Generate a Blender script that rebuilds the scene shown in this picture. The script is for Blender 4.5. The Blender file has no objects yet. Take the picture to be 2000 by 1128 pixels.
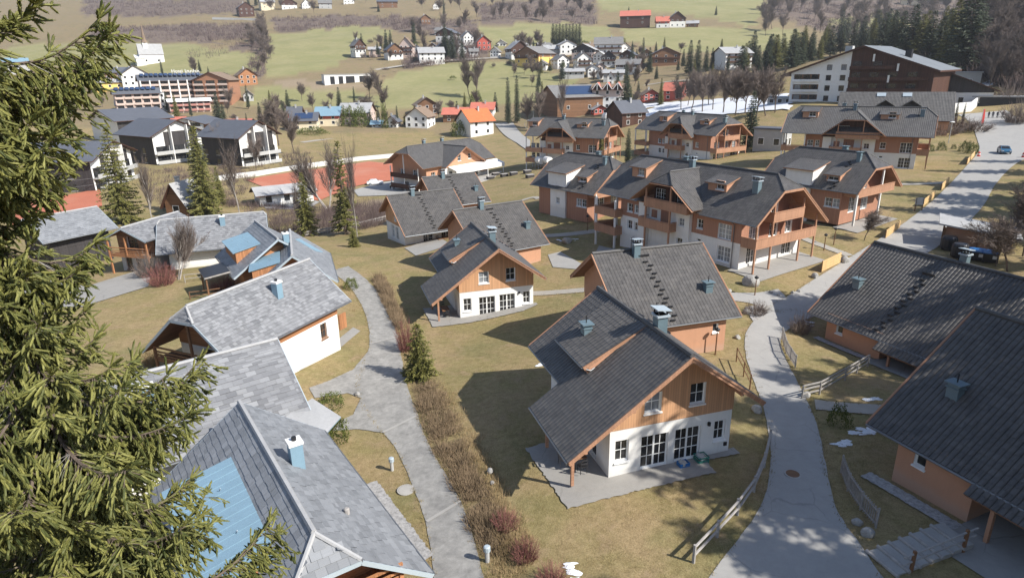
import bpy, math, random
import numpy as np
from mathutils import Vector, Matrix, noise as mnoise
S = bpy.context.scene
COL = S.collection
R = math.radians
PI = math.pi
# ---------------------------------------------------------------- camera model (photo is 2000 x 1128)
F0, TH, RO, CH = 1259.98674, 0.328065578, -0.0170932782, 22.0
CT, ST, CR, SR = math.cos(TH), math.sin(TH), math.cos(RO), math.sin(RO)
def ray(px, py):
    a, b = px-1000, py-564
    u, v = (CR*a+SR*b)/F0, (-SR*a+CR*b)/F0
    return np.array([u, CT-v*ST, -(ST+v*CT)])
def project(P):
    P = np.asarray(P, float); Z = P[..., 2]-CH
    zc = P[..., 1]*CT-Z*ST
    u = F0*P[..., 0]/zc; v = F0*(-Z*CT-P[..., 1]*ST)/zc
    return 1000+CR*u-SR*v, 564+SR*u+CR*v, zc
def tag(o, label=None, cat=None, group=None, kind=None):
    if label: o['label'] = label
    if cat: o['category'] = cat
    if group: o['group'] = group
    if kind: o['kind'] = kind
    return o
def thing(name, label, cat, loc=(0, 0, 0), rz=0, group=None):
    o = bpy.data.objects.new(name, None); COL.objects.link(o)
    o.location = loc; o.rotation_euler = (0, 0, rz); o.empty_display_size = .3
    return tag(o, label, cat, group)
def nrm(v):
    v = np.asarray(v, float); return v/np.linalg.norm(v)
class MB:
    """collects polygons; build() links them as ONE mesh object"""
    def __init__(s): s.v = []; s.f = []; s.m = []; s.uv = []; s.raw = []
    def poly(s, pts, m=0, uv=None):
        n = len(s.v); s.v += [tuple(map(float, p)) for p in pts]; s.f.append(list(range(n, n+len(pts)))); s.m.append(m)
        s.uv += list(uv) if uv is not None else [(p[0], p[1]) for p in pts]
    def mesh(s, V, Fq, m=0, UV=None):           # numpy block of quads / tris
        s.raw.append((np.asarray(V, float), np.asarray(Fq, int), m, UV))
    def box(s, a, b, m=0):
        x0, y0, z0 = a; x1, y1, z1 = b
        s.obox(((x0+x1)/2, (y0+y1)/2, (z0+z1)/2), (abs(x1-x0)/2, 0, 0), (0, abs(y1-y0)/2, 0), (0, 0, abs(z1-z0)/2), m)
    def obox(s, c, ex, ey, ez, m=0):
        c, ex, ey, ez = [np.array(q, float) for q in (c, ex, ey, ez)]
        if np.dot(np.cross(ex, ey), ez) < 0: ez = -ez
        lx, ly, lz = [2*np.linalg.norm(q) for q in (ex, ey, ez)]
        for A, B, N, la, lb in ((ex, ey, ez, lx, ly), (ey, ez, ex, ly, lz), (ez, ex, ey, lz, lx)):
            for sg in (1, -1):
                q = [c+sg*N-A-sg*B, c+sg*N+A-sg*B, c+sg*N+A+sg*B, c+sg*N-A+sg*B]
                u0 = float(np.dot(c, [.31, .57, .77])) % 7
                s.poly(q, m, [(u0, 0), (u0+la, 0), (u0+la, lb), (u0, lb)])
    def beam(s, p, q, w, h, m=0, up=(0, 0, 1)):  # box from p to q
        p, q = np.array(p, float), np.array(q, float); d = q-p
        if np.linalg.norm(d) < 1e-6: return
        side = np.cross(d, up)
        if np.linalg.norm(side) < 1e-6: side = np.array([1., 0, 0])
        side = nrm(side); u2 = nrm(np.cross(side, d))
        s.obox((p+q)/2, d/2, side*w/2, u2*h/2, m)
    def tube(s, pts, rad, n=6, m=0, cap=True):
        pts = [np.array(p, float) for p in pts]
        if not hasattr(rad, '__len__'): rad = [rad]*len(pts)
        rings = []
        for i, p in enumerate(pts):
            d = nrm(pts[min(i+1, len(pts)-1)]-pts[max(i-1, 0)])
            a = np.cross(d, (0, 0, 1.)) if abs(d[2]) < .9 else np.cross(d, (1., 0, 0))
            a = nrm(a); b = np.cross(d, a)
            rings.append([p+rad[i]*(math.cos(2*PI*k/n)*a+math.sin(2*PI*k/n)*b) for k in range(n)])
        for i in range(len(pts)-1):
            for k in range(n):
                k2 = (k+1) % n
                s.poly([rings[i][k], rings[i][k2], rings[i+1][k2], rings[i+1][k]], m)
        if cap: s.poly(rings[-1], m); s.poly(rings[0][::-1], m)
    def lathe(s, c, prof, n=12, m=0):            # prof: (radius, z)
        c = np.array(c, float)
        for (r0, z0), (r1, z1) in zip(prof, prof[1:]):
            for k in range(n):
                a, b = 2*PI*k/n, 2*PI*(k+1)/n
                P = [(r0*math.cos(a), r0*math.sin(a), z0), (r0*math.cos(b), r0*math.sin(b), z0), (r1*math.cos(b), r1*math.sin(b), z1), (r1*math.cos(a), r1*math.sin(a), z1)]
                if r0 < 1e-6: P = P[1:]
                elif r1 < 1e-6: P = P[:3]
                s.poly([c+np.array(p) for p in P], m)
    def slab(s, poly3, thick, m=0, ms=None, down=(0, 0, -1)):   # planar polygon extruded by thick along down
        d = np.array(down, float)*thick; P = [np.array(p, float) for p in poly3]
        ms = m if ms is None else ms
        s.poly(P, m); s.poly([p+d for p in P[::-1]], ms)
        for i in range(len(P)):
            a, b = P[i], P[(i+1) % len(P)]
            l = np.linalg.norm(b-a)
            s.poly([a, a+d, b+d, b], ms, [(0, 0), (0, thick), (l, thick), (l, 0)])
    def build(s, name, mats, parent=None, smooth=False, loc=None):
        me = bpy.data.meshes.new(name)
        mats = mats if isinstance(mats, (list, tuple)) else [mats]
        for q in mats: me.materials.append(q)
        if not s.raw:
            me.from_pydata(s.v, [], s.f)
            me.polygons.foreach_set('material_index', s.m)
            ul = me.uv_layers.new(name='UVMap')
            ul.data.foreach_set('uv', np.array(s.uv, np.float32).ravel())
        else:
            V = [np.array(s.v, float).reshape(-1, 3)]; n = len(s.v)
            li = [np.array([i for f in s.f for i in f], int)]; lt = [np.array([len(f) for f in s.f], int)]
            mi = [np.array(s.m, int)]; uv = [np.array(s.uv, float).reshape(-1, 2)]
            for v, f, m, UV in s.raw:
                V.append(v); li.append((f+n).ravel()); lt.append(np.full(len(f), f.shape[1])); mi.append(np.full(len(f), m) if np.isscalar(m) else m)
                uv.append(UV[f.ravel()] if UV is not None else v[f.ravel()][:, :2]); n += len(v)
            V = np.concatenate(V); li = np.concatenate(li); lt = np.concatenate(lt); mi = np.concatenate(mi); uv = np.concatenate(uv)
            me.vertices.add(len(V)); me.vertices.foreach_set('co', V.astype(np.float32).ravel())
            me.loops.add(len(li)); me.loops.foreach_set('vertex_index', li.astype(np.int32))
            me.polygons.add(len(lt)); me.polygons.foreach_set('loop_start', np.concatenate([[0], np.cumsum(lt)[:-1]]).astype(np.int32))
            me.polygons.foreach_set('material_index', mi.astype(np.int32))
            ul = me.uv_layers.new(name='UVMap'); ul.data.foreach_set('uv', uv.astype(np.float32).ravel())
            me.update(calc_edges=True)
        me.polygons.foreach_set('use_smooth', np.full(len(me.polygons), bool(smooth)))
        me.validate(); me.update()
        o = bpy.data.objects.new(name, me); COL.objects.link(o)
        if parent is not None: o.parent = parent
        if loc is not None: o.location = loc
        return o
def kids(o): return [c for c in bpy.data.objects if c.parent == o]
def copy_tree(o, parent=None, cache=None):
    c = o.copy(); COL.objects.link(c)
    if parent is not None: c.parent = parent
    for ch in list(o.children): copy_tree(ch, c)
    return c
# ---------------------------------------------------------------- materials
def _nt(name):
    m = bpy.data.materials.new(name); m.use_nodes = True; nt = m.node_tree; nt.nodes.clear()
    out = nt.nodes.new('ShaderNodeOutputMaterial'); b = nt.nodes.new('ShaderNodeBsdfPrincipled')
    nt.links.new(b.outputs[0], out.inputs[0]); return m, nt, b
class G:
    """tiny node helper"""
    def __init__(s, nt): s.nt = nt
    def n(s, t, **k):
        o = s.nt.nodes.new(t)
        for a, v in k.items(): setattr(o, a, v)
        return o
    def put(s, sock, v):
        if isinstance(v, bpy.types.NodeSocket): s.nt.links.new(v, sock)
        elif v is not None:
            if sock.type == 'RGBA' and not hasattr(v, '__len__'): v = (v, v, v)
            if sock.type == 'RGBA' and len(v) == 3: v = (*v, 1)
            sock.default_value = v
    def co(s, k='Object'): return s.n('ShaderNodeTexCoord').outputs[k]
    def mp(s, v, scale=(1, 1, 1), rot=(0, 0, 0), loc=(0, 0, 0)):
        o = s.n('ShaderNodeMapping'); s.put(o.inputs[0], v); o.inputs[1].default_value = loc; o.inputs[2].default_value = rot; o.inputs[3].default_value = scale; return o.outputs[0]
    def noise(s, v, scale, detail=3, rough=.55, dist=0, out='Fac'):
        o = s.n('ShaderNodeTexNoise'); s.put(o.inputs['Vector'], v); o.inputs['Scale'].default_value = scale; o.inputs['Detail'].default_value = detail
        o.inputs['Roughness'].default_value = rough; o.inputs['Distortion'].default_value = dist; return o.outputs[out]
    def vor(s, v, scale, feat='F1', out='Distance'):
        o = s.n('ShaderNodeTexVoronoi', feature=feat); s.put(o.inputs['Vector'], v); o.inputs['Scale'].default_value = scale; return o.outputs[out]
    def white(s, v, out='Value'):
        o = s.n('ShaderNodeTexWhiteNoise', noise_dimensions='3D'); s.put(o.inputs['Vector'], v); return o.outputs[out]
    def ramp(s, f, stops, mode='LINEAR'):
        o = s.n('ShaderNodeValToRGB'); s.put(o.inputs[0], f); e = o.color_ramp.elements; o.color_ramp.interpolation = mode
        while len(e) < len(stops): e.new(.5)
        for q, (p, c) in zip(e, stops):
            q.position = p; c = (c, c, c) if not hasattr(c, '__len__') else c; q.color = (*c, 1)
        return o.outputs[0]
    def mix(s, f, a, b, bt='MIX'):
        o = s.n('ShaderNodeMix', data_type='RGBA', blend_type=bt); s.put(o.inputs[0], f); s.put(o.inputs[6], a); s.put(o.inputs[7], b); return o.outputs[2]
    def math(s, op, a, b=None, c=None, clamp=False):
        o = s.n('ShaderNodeMath', operation=op, use_clamp=clamp); s.put(o.inputs[0], a)
        if b is not None: s.put(o.inputs[1], b)
        if c is not None: s.put(o.inputs[2], c)
        return o.outputs[0]
    def vm(s, op, a, b=None):
        o = s.n('ShaderNodeVectorMath', operation=op); s.put(o.inputs[0], a)
        if b is not None: s.put(o.inputs[1], b)
        return o.outputs[0]
    def sep(s, v): o = s.n('ShaderNodeSeparateXYZ'); s.put(o.inputs[0], v); return o.outputs
    def bump(s, h, st, d=.02): o = s.n('ShaderNodeBump'); s.put(o.inputs['Height'], h); o.inputs['Strength'].default_value = st; o.inputs['Distance'].default_value = d; return o.outputs[0]
    def geo(s, k): return s.n('ShaderNodeNewGeometry').outputs[k]
    def attr(s, n, out='Fac'): return s.n('ShaderNodeAttribute', attribute_name=n).outputs[out]
def setb(b, g, col=None, rough=None, nor=None, metal=None, spec=None):
    if col is not None: g.put(b.inputs['Base Color'], col)
    if rough is not None: g.put(b.inputs['Roughness'], rough)
    if nor is not None: g.put(b.inputs['Normal'], nor)
    if metal is not None: b.inputs['Metallic'].default_value = metal
    if spec is not None: b.inputs['Specular IOR Level'].default_value = spec
def plain(name, c, var=.18, scale=1.5, rough=.75, bump=.15, bscale=30, metal=0, stain=None, spec=.35, wall=0):
    m, nt, b = _nt(name); g = G(nt); co = g.co('Object')
    n1 = g.noise(co, scale, 4, .6); n2 = g.noise(co, bscale, 3, .6)
    f = g.math('MULTIPLY_ADD', n2, .35, g.math('MULTIPLY', n1, .65))
    lo = tuple(max(0, q*(1-var)) for q in c); hi = tuple(min(1, q*(1+var)) for q in c)
    colr = g.ramp(f, [(.28, lo), (.72, hi)])
    if wall:
        z = g.sep(co)[2]; st = g.noise(g.mp(co, (5, 5, .35)), 1, 4, .6); colr = g.mix(g.math('MULTIPLY', g.ramp(st, [(.5, 0), (.78, 1)]), .16), colr, tuple(q*.55 for q in c))
        sp = g.math('ADD', z, g.math('MULTIPLY', g.noise(co, 1.8, 4, .6), -.5)); colr = g.mix(g.ramp(sp, [(0, .28), (.22, .1), (.5, 0)]), colr, (.36, .33, .29))
    if stain: colr = g.mix(g.math('MULTIPLY', g.ramp(g.noise(co, scale*.6, 5, .65), [(.5, 0), (.75, 1)]), stain[1]), colr, stain[0])
    setb(b, g, colr, rough, g.bump(n2, bump, .02) if bump else None, metal, spec)
    return m
def boards(name, c, pitch=.14, var=.14, horiz=False, depth=.6, rough=.7):
    m, nt, b = _nt(name); g = G(nt); uv = g.co('UV'); x, y, _ = g.sep(uv)
    t = y if horiz else x; o = x if horiz else y
    q = g.math('DIVIDE', t, pitch); idx = g.math('FLOOR', q); fr = g.math('FRACT', q)
    cmb = g.n('ShaderNodeCombineXYZ'); g.put(cmb.inputs[0], idx); wn = g.white(cmb.outputs[0])
    grain = g.noise(g.mp(uv, (3, 45, 1) if horiz else (45, 3, 1)), 1, 4, .6); big = g.noise(g.co('Object'), .7, 4, .6)
    f = g.math('ADD', g.math('MULTIPLY', wn, .4), g.math('ADD', g.math('MULTIPLY', grain, .25), g.math('MULTIPLY', big, .35)))
    colr = g.ramp(f, [(.25, tuple(q*(1-var) for q in c)), (.75, tuple(min(1, q*(1+var)) for q in c))])
    gap = g.ramp(fr, [(0, 0), (.06, 1), (.94, 1), (1, 0)])
    colr = g.mix(gap, tuple(q*.4 for q in c), colr)
    setb(b, g, colr, rough, g.bump(gap, depth, .015), spec=.3); return m
M = {}
M['white'] = plain('white_plaster', (.78, .77, .74), .05, 1.2, .85, .12, 60, stain=((.55, .52, .47), .25), wall=1)
M['cream'] = plain('cream_plaster', (.72, .63, .45), .07, 1.2, .85, .1, 60)
M['yellow'] = plain('yellow_plaster', (.75, .52, .16), .08, 1.2, .85, .1, 60)
M['hotelwood'] = plain('hotel_timber', (.34, .17, .1), .15, .5, .8, .2, 8)
M['hotelroof'] = plain('hotel_sheet_roof', (.17, .185, .2), .12, .3, .7, .1, 4)
M['rosewall'] = plain('rose_wall', (.42, .2, .17), .1, 1, .85, .1)
M['pinkwall'] = plain('pink_plaster', (.56, .44, .38), .08, 1.2, .85, .1, 60)
M['redwall'] = plain('red_plaster', (.5, .11, .08), .1, 1.2, .85, .1, 60)
M['greywall'] = plain('grey_render', (.42, .42, .41), .1, 1.2, .85, .15, 60)
M['orange'] = plain('orange_plaster', (.51, .275, .17), .07, 1.0, .85, .12, 60, stain=((.42, .24, .15), .3), wall=1)
M['terracotta'] = boards('terracotta_boards', (.38, .195, .128), .22, .1, False, .3)
M['clad'] = boards('orange_board_cladding', (.55, .31, .17), .16)
M['timber'] = boards('orange_timber', (.41, .225, .14), .19, .16, True, .35)
M['soffit'] = boards('timber_soffit', (.35, .19, .115), .15, .2, True, .5)
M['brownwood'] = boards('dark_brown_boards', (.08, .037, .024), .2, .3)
M['oldwood'] = boards('old_brown_boards', (.2, .105, .055), .17, .3, True)
M['warmwood'] = boards('warm_larch_boards', (.4, .185, .085), .17, .25, True, .9)
M['paintwood'] = boards('dark_painted_boards', (.05, .045, .045), .2, .25)
M['greywood'] = plain('weathered_grey_wood', (.34, .32, .3), .3, 3, .85, .4, 25)
M['freshwood'] = boards('fresh_pine_planks', (.62, .42, .2), .17, .15, True, .9)
M['bark'] = plain('bark', (.13, .1, .08), .4, 3, .95, .9, 12)
M['palebark'] = plain('pale_bark', (.32, .29, .26), .4, 2, .95, .7, 12)
M['twig'] = plain('bare_twigs', (.17, .135, .115), .35, .6, .95, 0)
M['redtwig'] = plain('red_twigs', (.23, .1, .085), .45, .8, .95, 0)
M['strawtwig'] = plain('straw_twigs', (.34, .235, .125), .4, .8, .95, 0)
M['frame'] = plain('white_window_frame', (.82, .82, .8), .03, 2, .45, 0)
M['fascia'] = plain('zinc_gutter', (.2, .21, .22), .1, 2, .45, 0, metal=.6)
M['ridge'] = plain('ridge_tile', (.085, .082, .08), .3, 3, .6, .5, 14)
M['dark'] = plain('dark_plastic', (.02, .02, .022), .3, 2, .5, 0)
M['darkmetal'] = plain('dark_metal', (.05, .05, .055), .2, 3, .45, 0, metal=.5)
M['zinc'] = plain('blue_zinc_sheet', (.2, .31, .385), .1, .8, .45, .05, 8, spec=.5)
M['chimneymetal'] = plain('dark_chimney_metal', (.13, .185, .21), .12, .8, .45, .05, 8, spec=.5)
M['paleblue'] = plain('pale_zinc', (.38, .44, .48), .08, .8, .4, .05, 8)
M['concrete'] = plain('concrete', (.36, .345, .32), .14, .9, .9, .3, 22)
M['stone'] = plain('grey_stone', (.33, .32, .3), .35, 2.2, .9, .8, 9)
M['snow'] = plain('old_snow', (.72, .74, .77), .05, 2, .6, .5, 6)
M['red'] = plain('red_paint', (.52, .05, .04), .12, 2, .5, .05)
M['redmetal'] = plain('red_sheet_roof', (.5, .16, .11), .14, .4, .6, .1, 6)
M['redtile'] = plain('orange_red_tile', (.56, .15, .055), .16, .8, .75, .3, 8)
M['browntile'] = plain('brown_shingle', (.22, .16, .115), .25, .8, .85, .3, 8)
M['greytile'] = plain('grey_far_tile', (.19, .185, .18), .22, .6, .8, .3, 6)
M['palegrey'] = plain('pale_grey_roof', (.36, .36, .36), .18, .6, .75, .3, 6)
M['slateroof'] = plain('dark_slate_sheet', (.105, .112, .13), .14, .5, .6, .2, 6)
M['solar'] = plain('solar_panel', (.03, .055, .12), .15, 1, .2, 0, spec=.6)
M['bluepl'] = plain('blue_plastic', (.03, .16, .42), .1, 2, .4, 0)
M['greenpl'] = plain('green_plastic', (.02, .19, .15), .1, 2, .4, 0)
M['carwhite'] = plain('white_car_paint', (.8, .8, .8), .02, 2, .18, 0, spec=.6)
M['carblack'] = plain('black_car_paint', (.02, .02, .025), .1, 2, .15, 0, spec=.6)
M['carblue'] = plain('blue_car_paint', (.03, .12, .22), .1, 2, .2, 0, spec=.6)
M['skin'] = plain('skin', (.5, .3, .22), .05, 4, .6, 0)
M['cloth'] = plain('dark_clothing', (.035, .04, .055), .25, 5, .9, .2)
M['court'] = plain('clay_court', (.43, .145, .085), .14, .12, .95, .1, 3, stain=((.5, .27, .19), .6))
M['cone'] = plain('spruce_cone', (.3, .1, .05), .3, 8, .8, .6, 60)
def _glass():
    m, nt, b = _nt('window_glass'); g = G(nt); co = g.co('Object')
    setb(b, g, g.ramp(g.noise(co, 1.3, 2), [(.35, (.010, .011, .013)), (.7, (.05, .05, .05))]), .06, None, 0, .7); return m
M['glass'] = _glass(); M['curtainglass'] = plain('curtained_glass', (.22, .235, .25), .3, 2.5, .12, 0, spec=.6)
def _tile(name, lo, hi, pu, pv, bump=True, rough=.55, moss=None, wnf=.22):
    m, nt, b = _nt(name); g = G(nt); uv = g.co('UV'); x, y, _ = g.sep(uv)
    qx, qy = g.math('DIVIDE', x, pu), g.math('DIVIDE', y, pv)
    c = g.n('ShaderNodeCombineXYZ'); g.put(c.inputs[0], g.math('FLOOR', g.math('ADD', qx, .5))); g.put(c.inputs[1], g.math('FLOOR', qy)); wn = g.white(c.outputs[0])
    big = g.noise(uv, .55, 5, .65); fine = g.noise(uv, 28, 3, .6)
    f = g.math('ADD', g.math('MULTIPLY', wn, wnf), g.math('ADD', g.math('MULTIPLY', big, .8-wnf), g.math('MULTIPLY', fine, .2)))
    colr = g.ramp(f, [(.25, lo), (.75, hi)])
    if moss: colr = g.mix(g.ramp(g.noise(uv, .9, 6, .7), [(.56, 0), (.72, .55)]), colr, moss)
    nor = None
    if bump:
        fx = g.math('FRACT', qx); fy = g.math('FRACT', qy)
        roll = g.math('POWER', g.math('ABSOLUTE', g.math('SUBTRACT', fx, .5)), 2.0)
        colr = g.mix(g.ramp(fy, [(0, .0), (.86, 0), (.97, .75), (1, .75)]), colr, tuple(q*.45 for q in lo))
        nor = g.bump(g.math('ADD', g.math('MULTIPLY', roll, 4), fy), .9, .05)
    setb(b, g, colr, rough, nor, spec=.35); return m
M['tile'] = _tile('dark_concrete_tile', (.058, .055, .053), (.128, .12, .113), .30, .36, False, .42, moss=(.15, .135, .115))
M['tileflat'] = _tile('dark_concrete_tile_far', (.07, .067, .064), (.138, .131, .125), .30, .36, True)
M['shingle'] = _tile('silver_grey_shingle', (.135, .138, .147), (.275, .28, .29), .33, .33, False, .7, moss=(.19, .19, .185), wnf=.4)
M['slate'] = _tile('blue_grey_slate', (.155, .162, .172), (.28, .29, .305), .45, .34, False, .5, wnf=.3)
def _foliage(name, lo, hi, rough=.6, sub=.12):
    m, nt, b = _nt(name); g = G(nt)
    r = g.geo('Random Per Island'); n = g.noise(g.co('Object'), .9, 3, .6)
    f = g.math('ADD', g.math('MULTIPLY', r, .55), g.math('MULTIPLY', n, .45))
    setb(b, g, g.ramp(f, [(.2, lo), (.8, hi)]), rough, spec=.25); return m
M['needle'] = _foliage('spruce_needles', (.055, .062, .016), (.2, .185, .05))
M['needlenear'] = _foliage('near_spruce_needles', (.042, .055, .016), (.215, .21, .06))
M['needledark'] = _foliage('dark_spruce_needles', (.022, .034, .022), (.07, .085, .04))
M['leafgreen'] = _foliage('evergreen_leaves', (.035, .055, .012), (.14, .16, .03))
# ---------------------------------------------------------------- terrain
def at(px, py, z=0.0):
    d = ray(px, py); t = (z-CH)/d[2]; return np.array([d[0]*t, d[1]*t, z])
_ctl = [(7.6, 36, 0), (12, 28, 0), (2, 30, 0), (0, 41, -.4), (-2.9, 66.7, -2.24), (11.6, 52.5, .2), (-2.8, 81.8, -1.5), (-14, 100, -3), (-10.6, 112, -2.5),
        (32, 55, -.57), (26, 34, .9), (23, 77, 1.4), (12, 100, 1.6), (44, 90, 2.3), (16, 167, -.5), (45, 166, .3), (68, 129, 3.4), (-17.7, 168, -6.2),
        (-11, 26, -1), (-21.4, 35.8, -.7), (-21, 49.7, -.5), (-39, 84, -1.5), (-24, 69, -1.36), (-47.4, 83.6, -2.1), (0, 0, 0), (0, -40, 1), (60, 20, 2.5), (60, 70, 2), (-40, 20, -1),
        (-60, 50, -2), (-30, 106, -4.2), (-49, 110, -5), (-56, 134, -5.8), (-100, 120, -5), (-110, 200, -5), (-77, 147, -4.6), (-74, 180, -4.2), (-25, 138, -4.8), (-60, 230, -6), (0, 230, -5),
        (-20, 290, -6), (-120, 290, -3), (40, 235, -1), (30, 300, -2), (80, 290, 6), (85, 205, 10), (103, 205, 11), (140, 215, 9), (143, 320, 23), (200, 280, 26), (256, 364, 40), (170, 230, 17),
        (300, 250, 45), (150, 120, 9), (-200, 150, -3), (-230, 290, 3)]
_ctl += [(18.4, 86, -.1), (14, 90, -.2), (27, 63, 1.1)]
_ctl += [tuple(at(*q)) for q in [(1560, 900, .1), (1530, 760, 0), (1470, 640, .1), (1640, 530, .8), (1830, 360, 3), (1940, 270, 5), (1750, 440, 1.6), (1690, 610, 0), (840, 1000, -1.7), (740, 740, -1.9), (690, 570, -2.2), (780, 860, -1.8), (640, 790, -1.7),
          (1640, 930, .6), (1700, 1080, .4), (930, 1000, -.5), (900, 800, -.6), (620, 700, -1.4)]]
for Y, z in ((393, 7.5), (440, 15), (534, 30), (700, 58), (1062, 122), (1500, 210), (2500, 450), (4000, 800)):
    for k in (-1.3, -.85, -.4, 0, .4, .85, 1.3):
        _ctl.append((Y*k, Y, z+(14*(k > .3) if Y < 500 else 0)-(2 if k < -.3 and Y < 420 else 0)))
for a in (-1, 1): _ctl += [(a*900, 0, 200), (a*2500, 500, 600)]
_ctl += [(0, -300, 6), (0, -2000, 40)]
_C = np.array(_ctl, float)
_SC = 60.0
def _phi(dx, dy): return np.sqrt(dx*dx+dy*dy+10.0**2)/_SC
_n = len(_C)
_A = np.zeros((_n+3, _n+3)); _A[:_n, :_n] = _phi(_C[:, None, 0]-_C[None, :, 0], _C[:, None, 1]-_C[None, :, 1])+np.eye(_n)*-.02
_P = np.c_[np.ones(_n), _C[:, 0]/_SC, _C[:, 1]/_SC]; _A[:_n, _n:] = _P; _A[_n:, :_n] = _P.T
_W = np.linalg.solve(_A, np.r_[_C[:, 2], 0, 0, 0])
def T(x, y):
    x = np.asarray(x, float); y = np.asarray(y, float); sh = x.shape
    x = x.ravel(); y = y.ravel(); out = np.empty(len(x))
    for i in range(0, len(x), 20000):
        s = slice(i, i+20000)
        out[s] = _phi(x[s, None]-_C[None, :, 0], y[s, None]-_C[None, :, 1])@_W[:_n]+_W[_n]+_W[_n+1]*x[s]/_SC+_W[_n+2]*y[s]/_SC
    return out.reshape(sh)
_ts = 6*np.exp(np.linspace(0, math.log(600), 500))
def gp(px, py, dz=0.0):
    """point of the ground seen at a pixel of the photograph"""
    d = ray(px, py); X = d[0]*_ts; Y = d[1]*_ts; h = CH+d[2]*_ts-T(X, Y)
    i = np.argmax(h < 0) if (h < 0).any() else len(_ts)-1
    if i == 0: i = 1
    a = h[i-1]/(h[i-1]-h[i]+1e-9); t = _ts[i-1]+(_ts[i]-_ts[i-1])*a
    x, y = d[0]*t, d[1]*t
    return np.array([x, y, float(T(x, y))+dz])
def ppm(p):
    """photo pixels per metre at a world point"""
    return F0/(p[1]*CT-(p[2]-CH)*ST)
def inpoly(X, Y, poly):
    c = np.zeros(X.shape, bool); n = len(poly)
    for i in range(n):
        x0, y0 = poly[i]; x1, y1 = poly[(i+1) % n]
        if y0 == y1: continue
        k = ((y0 > Y) != (y1 > Y)) & (X < (x1-x0)*(Y-y0)/(y1-y0)+x0); c ^= k
    return c
GREEN = [[(735, 165), (780, 140), (930, 118), (1015, 122), (1075, 140), (1130, 152), (1122, 172), (1040, 198), (960, 206), (880, 212), (800, 205), (742, 180)],
         [(528, 66), (720, 48), (775, 60), (705, 92), (665, 120), (640, 138), (520, 152), (512, 92)],
         [(930, 48), (1080, 46), (1190, 52), (1200, 76), (1080, 88), (960, 96)],
         [(1212, 56), (1300, 52), (1480, 55), (1560, 60), (1570, 110), (1490, 98), (1330, 102), (1218, 80)],
         [(1150, -30), (1480, -30), (1500, 20), (1470, 52), (1330, 28), (1180, 26)], [(1600, 40), (1760, 20), (1790, 60), (1700, 75)],
         [(180, 80), (330, 82), (500, 105), (515, 140), (330, 150), (160, 130)], [(500, 170), (640, 165), (720, 185), (830, 190), (820, 215), (560, 215), (480, 200)], [(20, 90), (190, 84), (190, 130), (0, 120)]]
BRUSH = [[(170, 56), (330, 50), (500, 46), (520, 80), (330, 84), (180, 82)], [(530, 36), (700, 30), (830, 36), (820, 56), (720, 52), (540, 64)], [(760, 40), (930, 40), (930, 66), (860, 70), (770, 64)],
         [(930, 10), (1160, -10), (1165, 50), (1080, 46), (940, 50)], [(160, 0), (470, -5), (480, 24), (300, 34), (160, 30)], [(-600, -200), (930, -200), (930, -5), (480, -6), (0, -4), (-600, 20)],
         [(1480, -200), (2600, -200), (2600, 120), (2000, 130), (1760, 90), (1600, 60), (1510, 30)], [(490, 60), (530, 70), (515, 150), (480, 160)], [(1700, 60), (2600, 60), (2600, 190), (1960, 170), (1820, 130)], [(360, 108), (470, 85), (500, 92), (400, 125)],
         [(780, 110), (930, 60), (960, 100), (930, 118), (790, 135)]]
EARTH = [[(540, 152), (640, 160), (740, 165), (720, 180), (600, 172), (530, 168)], [(560, 455), (740, 385), (780, 395), (760, 440), (610, 462)]]
def terrain():
    NR, Rm = 235, 1700.0
    th = np.concatenate([np.radians(np.linspace(-57, 57, 420)), np.radians(np.linspace(60, 300, 50))])
    rr = 2.5*np.exp(np.linspace(0, math.log(Rm/2.5), NR))
    TH2, RR = np.meshgrid(th, rr); X = RR*np.sin(TH2); Y = RR*np.cos(TH2); Z = T(X, Y)
    rg = np.random.default_rng(4)
    # small relief: hummocks, larger far away
    def wob(x, y, s, k): return np.sin(x/s+k)*np.cos(y/s*1.3+2*k)+.6*np.sin((x+y)/s*.7+3*k)+.5*np.sin((x-1.7*y)/s*1.9+k)
    Z = Z+np.clip((RR-200)/600, 0, 1)*(wob(X, Y, 45, 1)*2.2+wob(X, Y, 17, 2)*.8)
    nt_ = len(th)
    V = np.c_[X.ravel(), Y.ravel(), Z.ravel()]; V = np.vstack([V, [[0, 0, float(T(0, 0))]]])
    i = np.arange(NR-1)[:, None]*nt_+np.arange(nt_)[None, :]; j = np.arange(NR-1)[:, None]*nt_+(np.arange(nt_)+1)[None, :] % nt_
    Fq = np.stack([i, i+nt_, j+nt_, j], -1).reshape(-1, 4)
    mb = MB(); mb.mesh(V, Fq)
    o = mb.build('ground', M['ground'], smooth=True)
    px, py, zc = project(V); ok = zc > 1
    jx = px+wob(V[:, 0], V[:, 1], 9, .4)*5; jy = py+wob(V[:, 0], V[:, 1], 7, 1.7)*2.0
    col = np.zeros((len(V), 4), np.float32); col[:, 3] = 1
    def grp(polys):
        r = np.zeros(len(V), bool)
        for p in polys: r |= inpoly(jx, jy, p)
        return (r & ok).astype(np.float32)
    col[:, 0] = grp(GREEN); col[:, 1] = grp(BRUSH)*(1-col[:, 0]); col[:, 2] = grp(EARTH)
    far = (V[:, 1] > 300) & (col[:, 0] == 0) & (col[:, 1] == 0); col[far, 1] = .35
    col[(V[:, 1] < 5) & (np.hypot(V[:, 0], V[:, 1]) > 250), 1] = 1
    a = o.data.color_attributes.new('zone', 'FLOAT_COLOR', 'POINT'); a.data.foreach_set('color', col.ravel())
    tag(o, kind='structure'); return o
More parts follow.
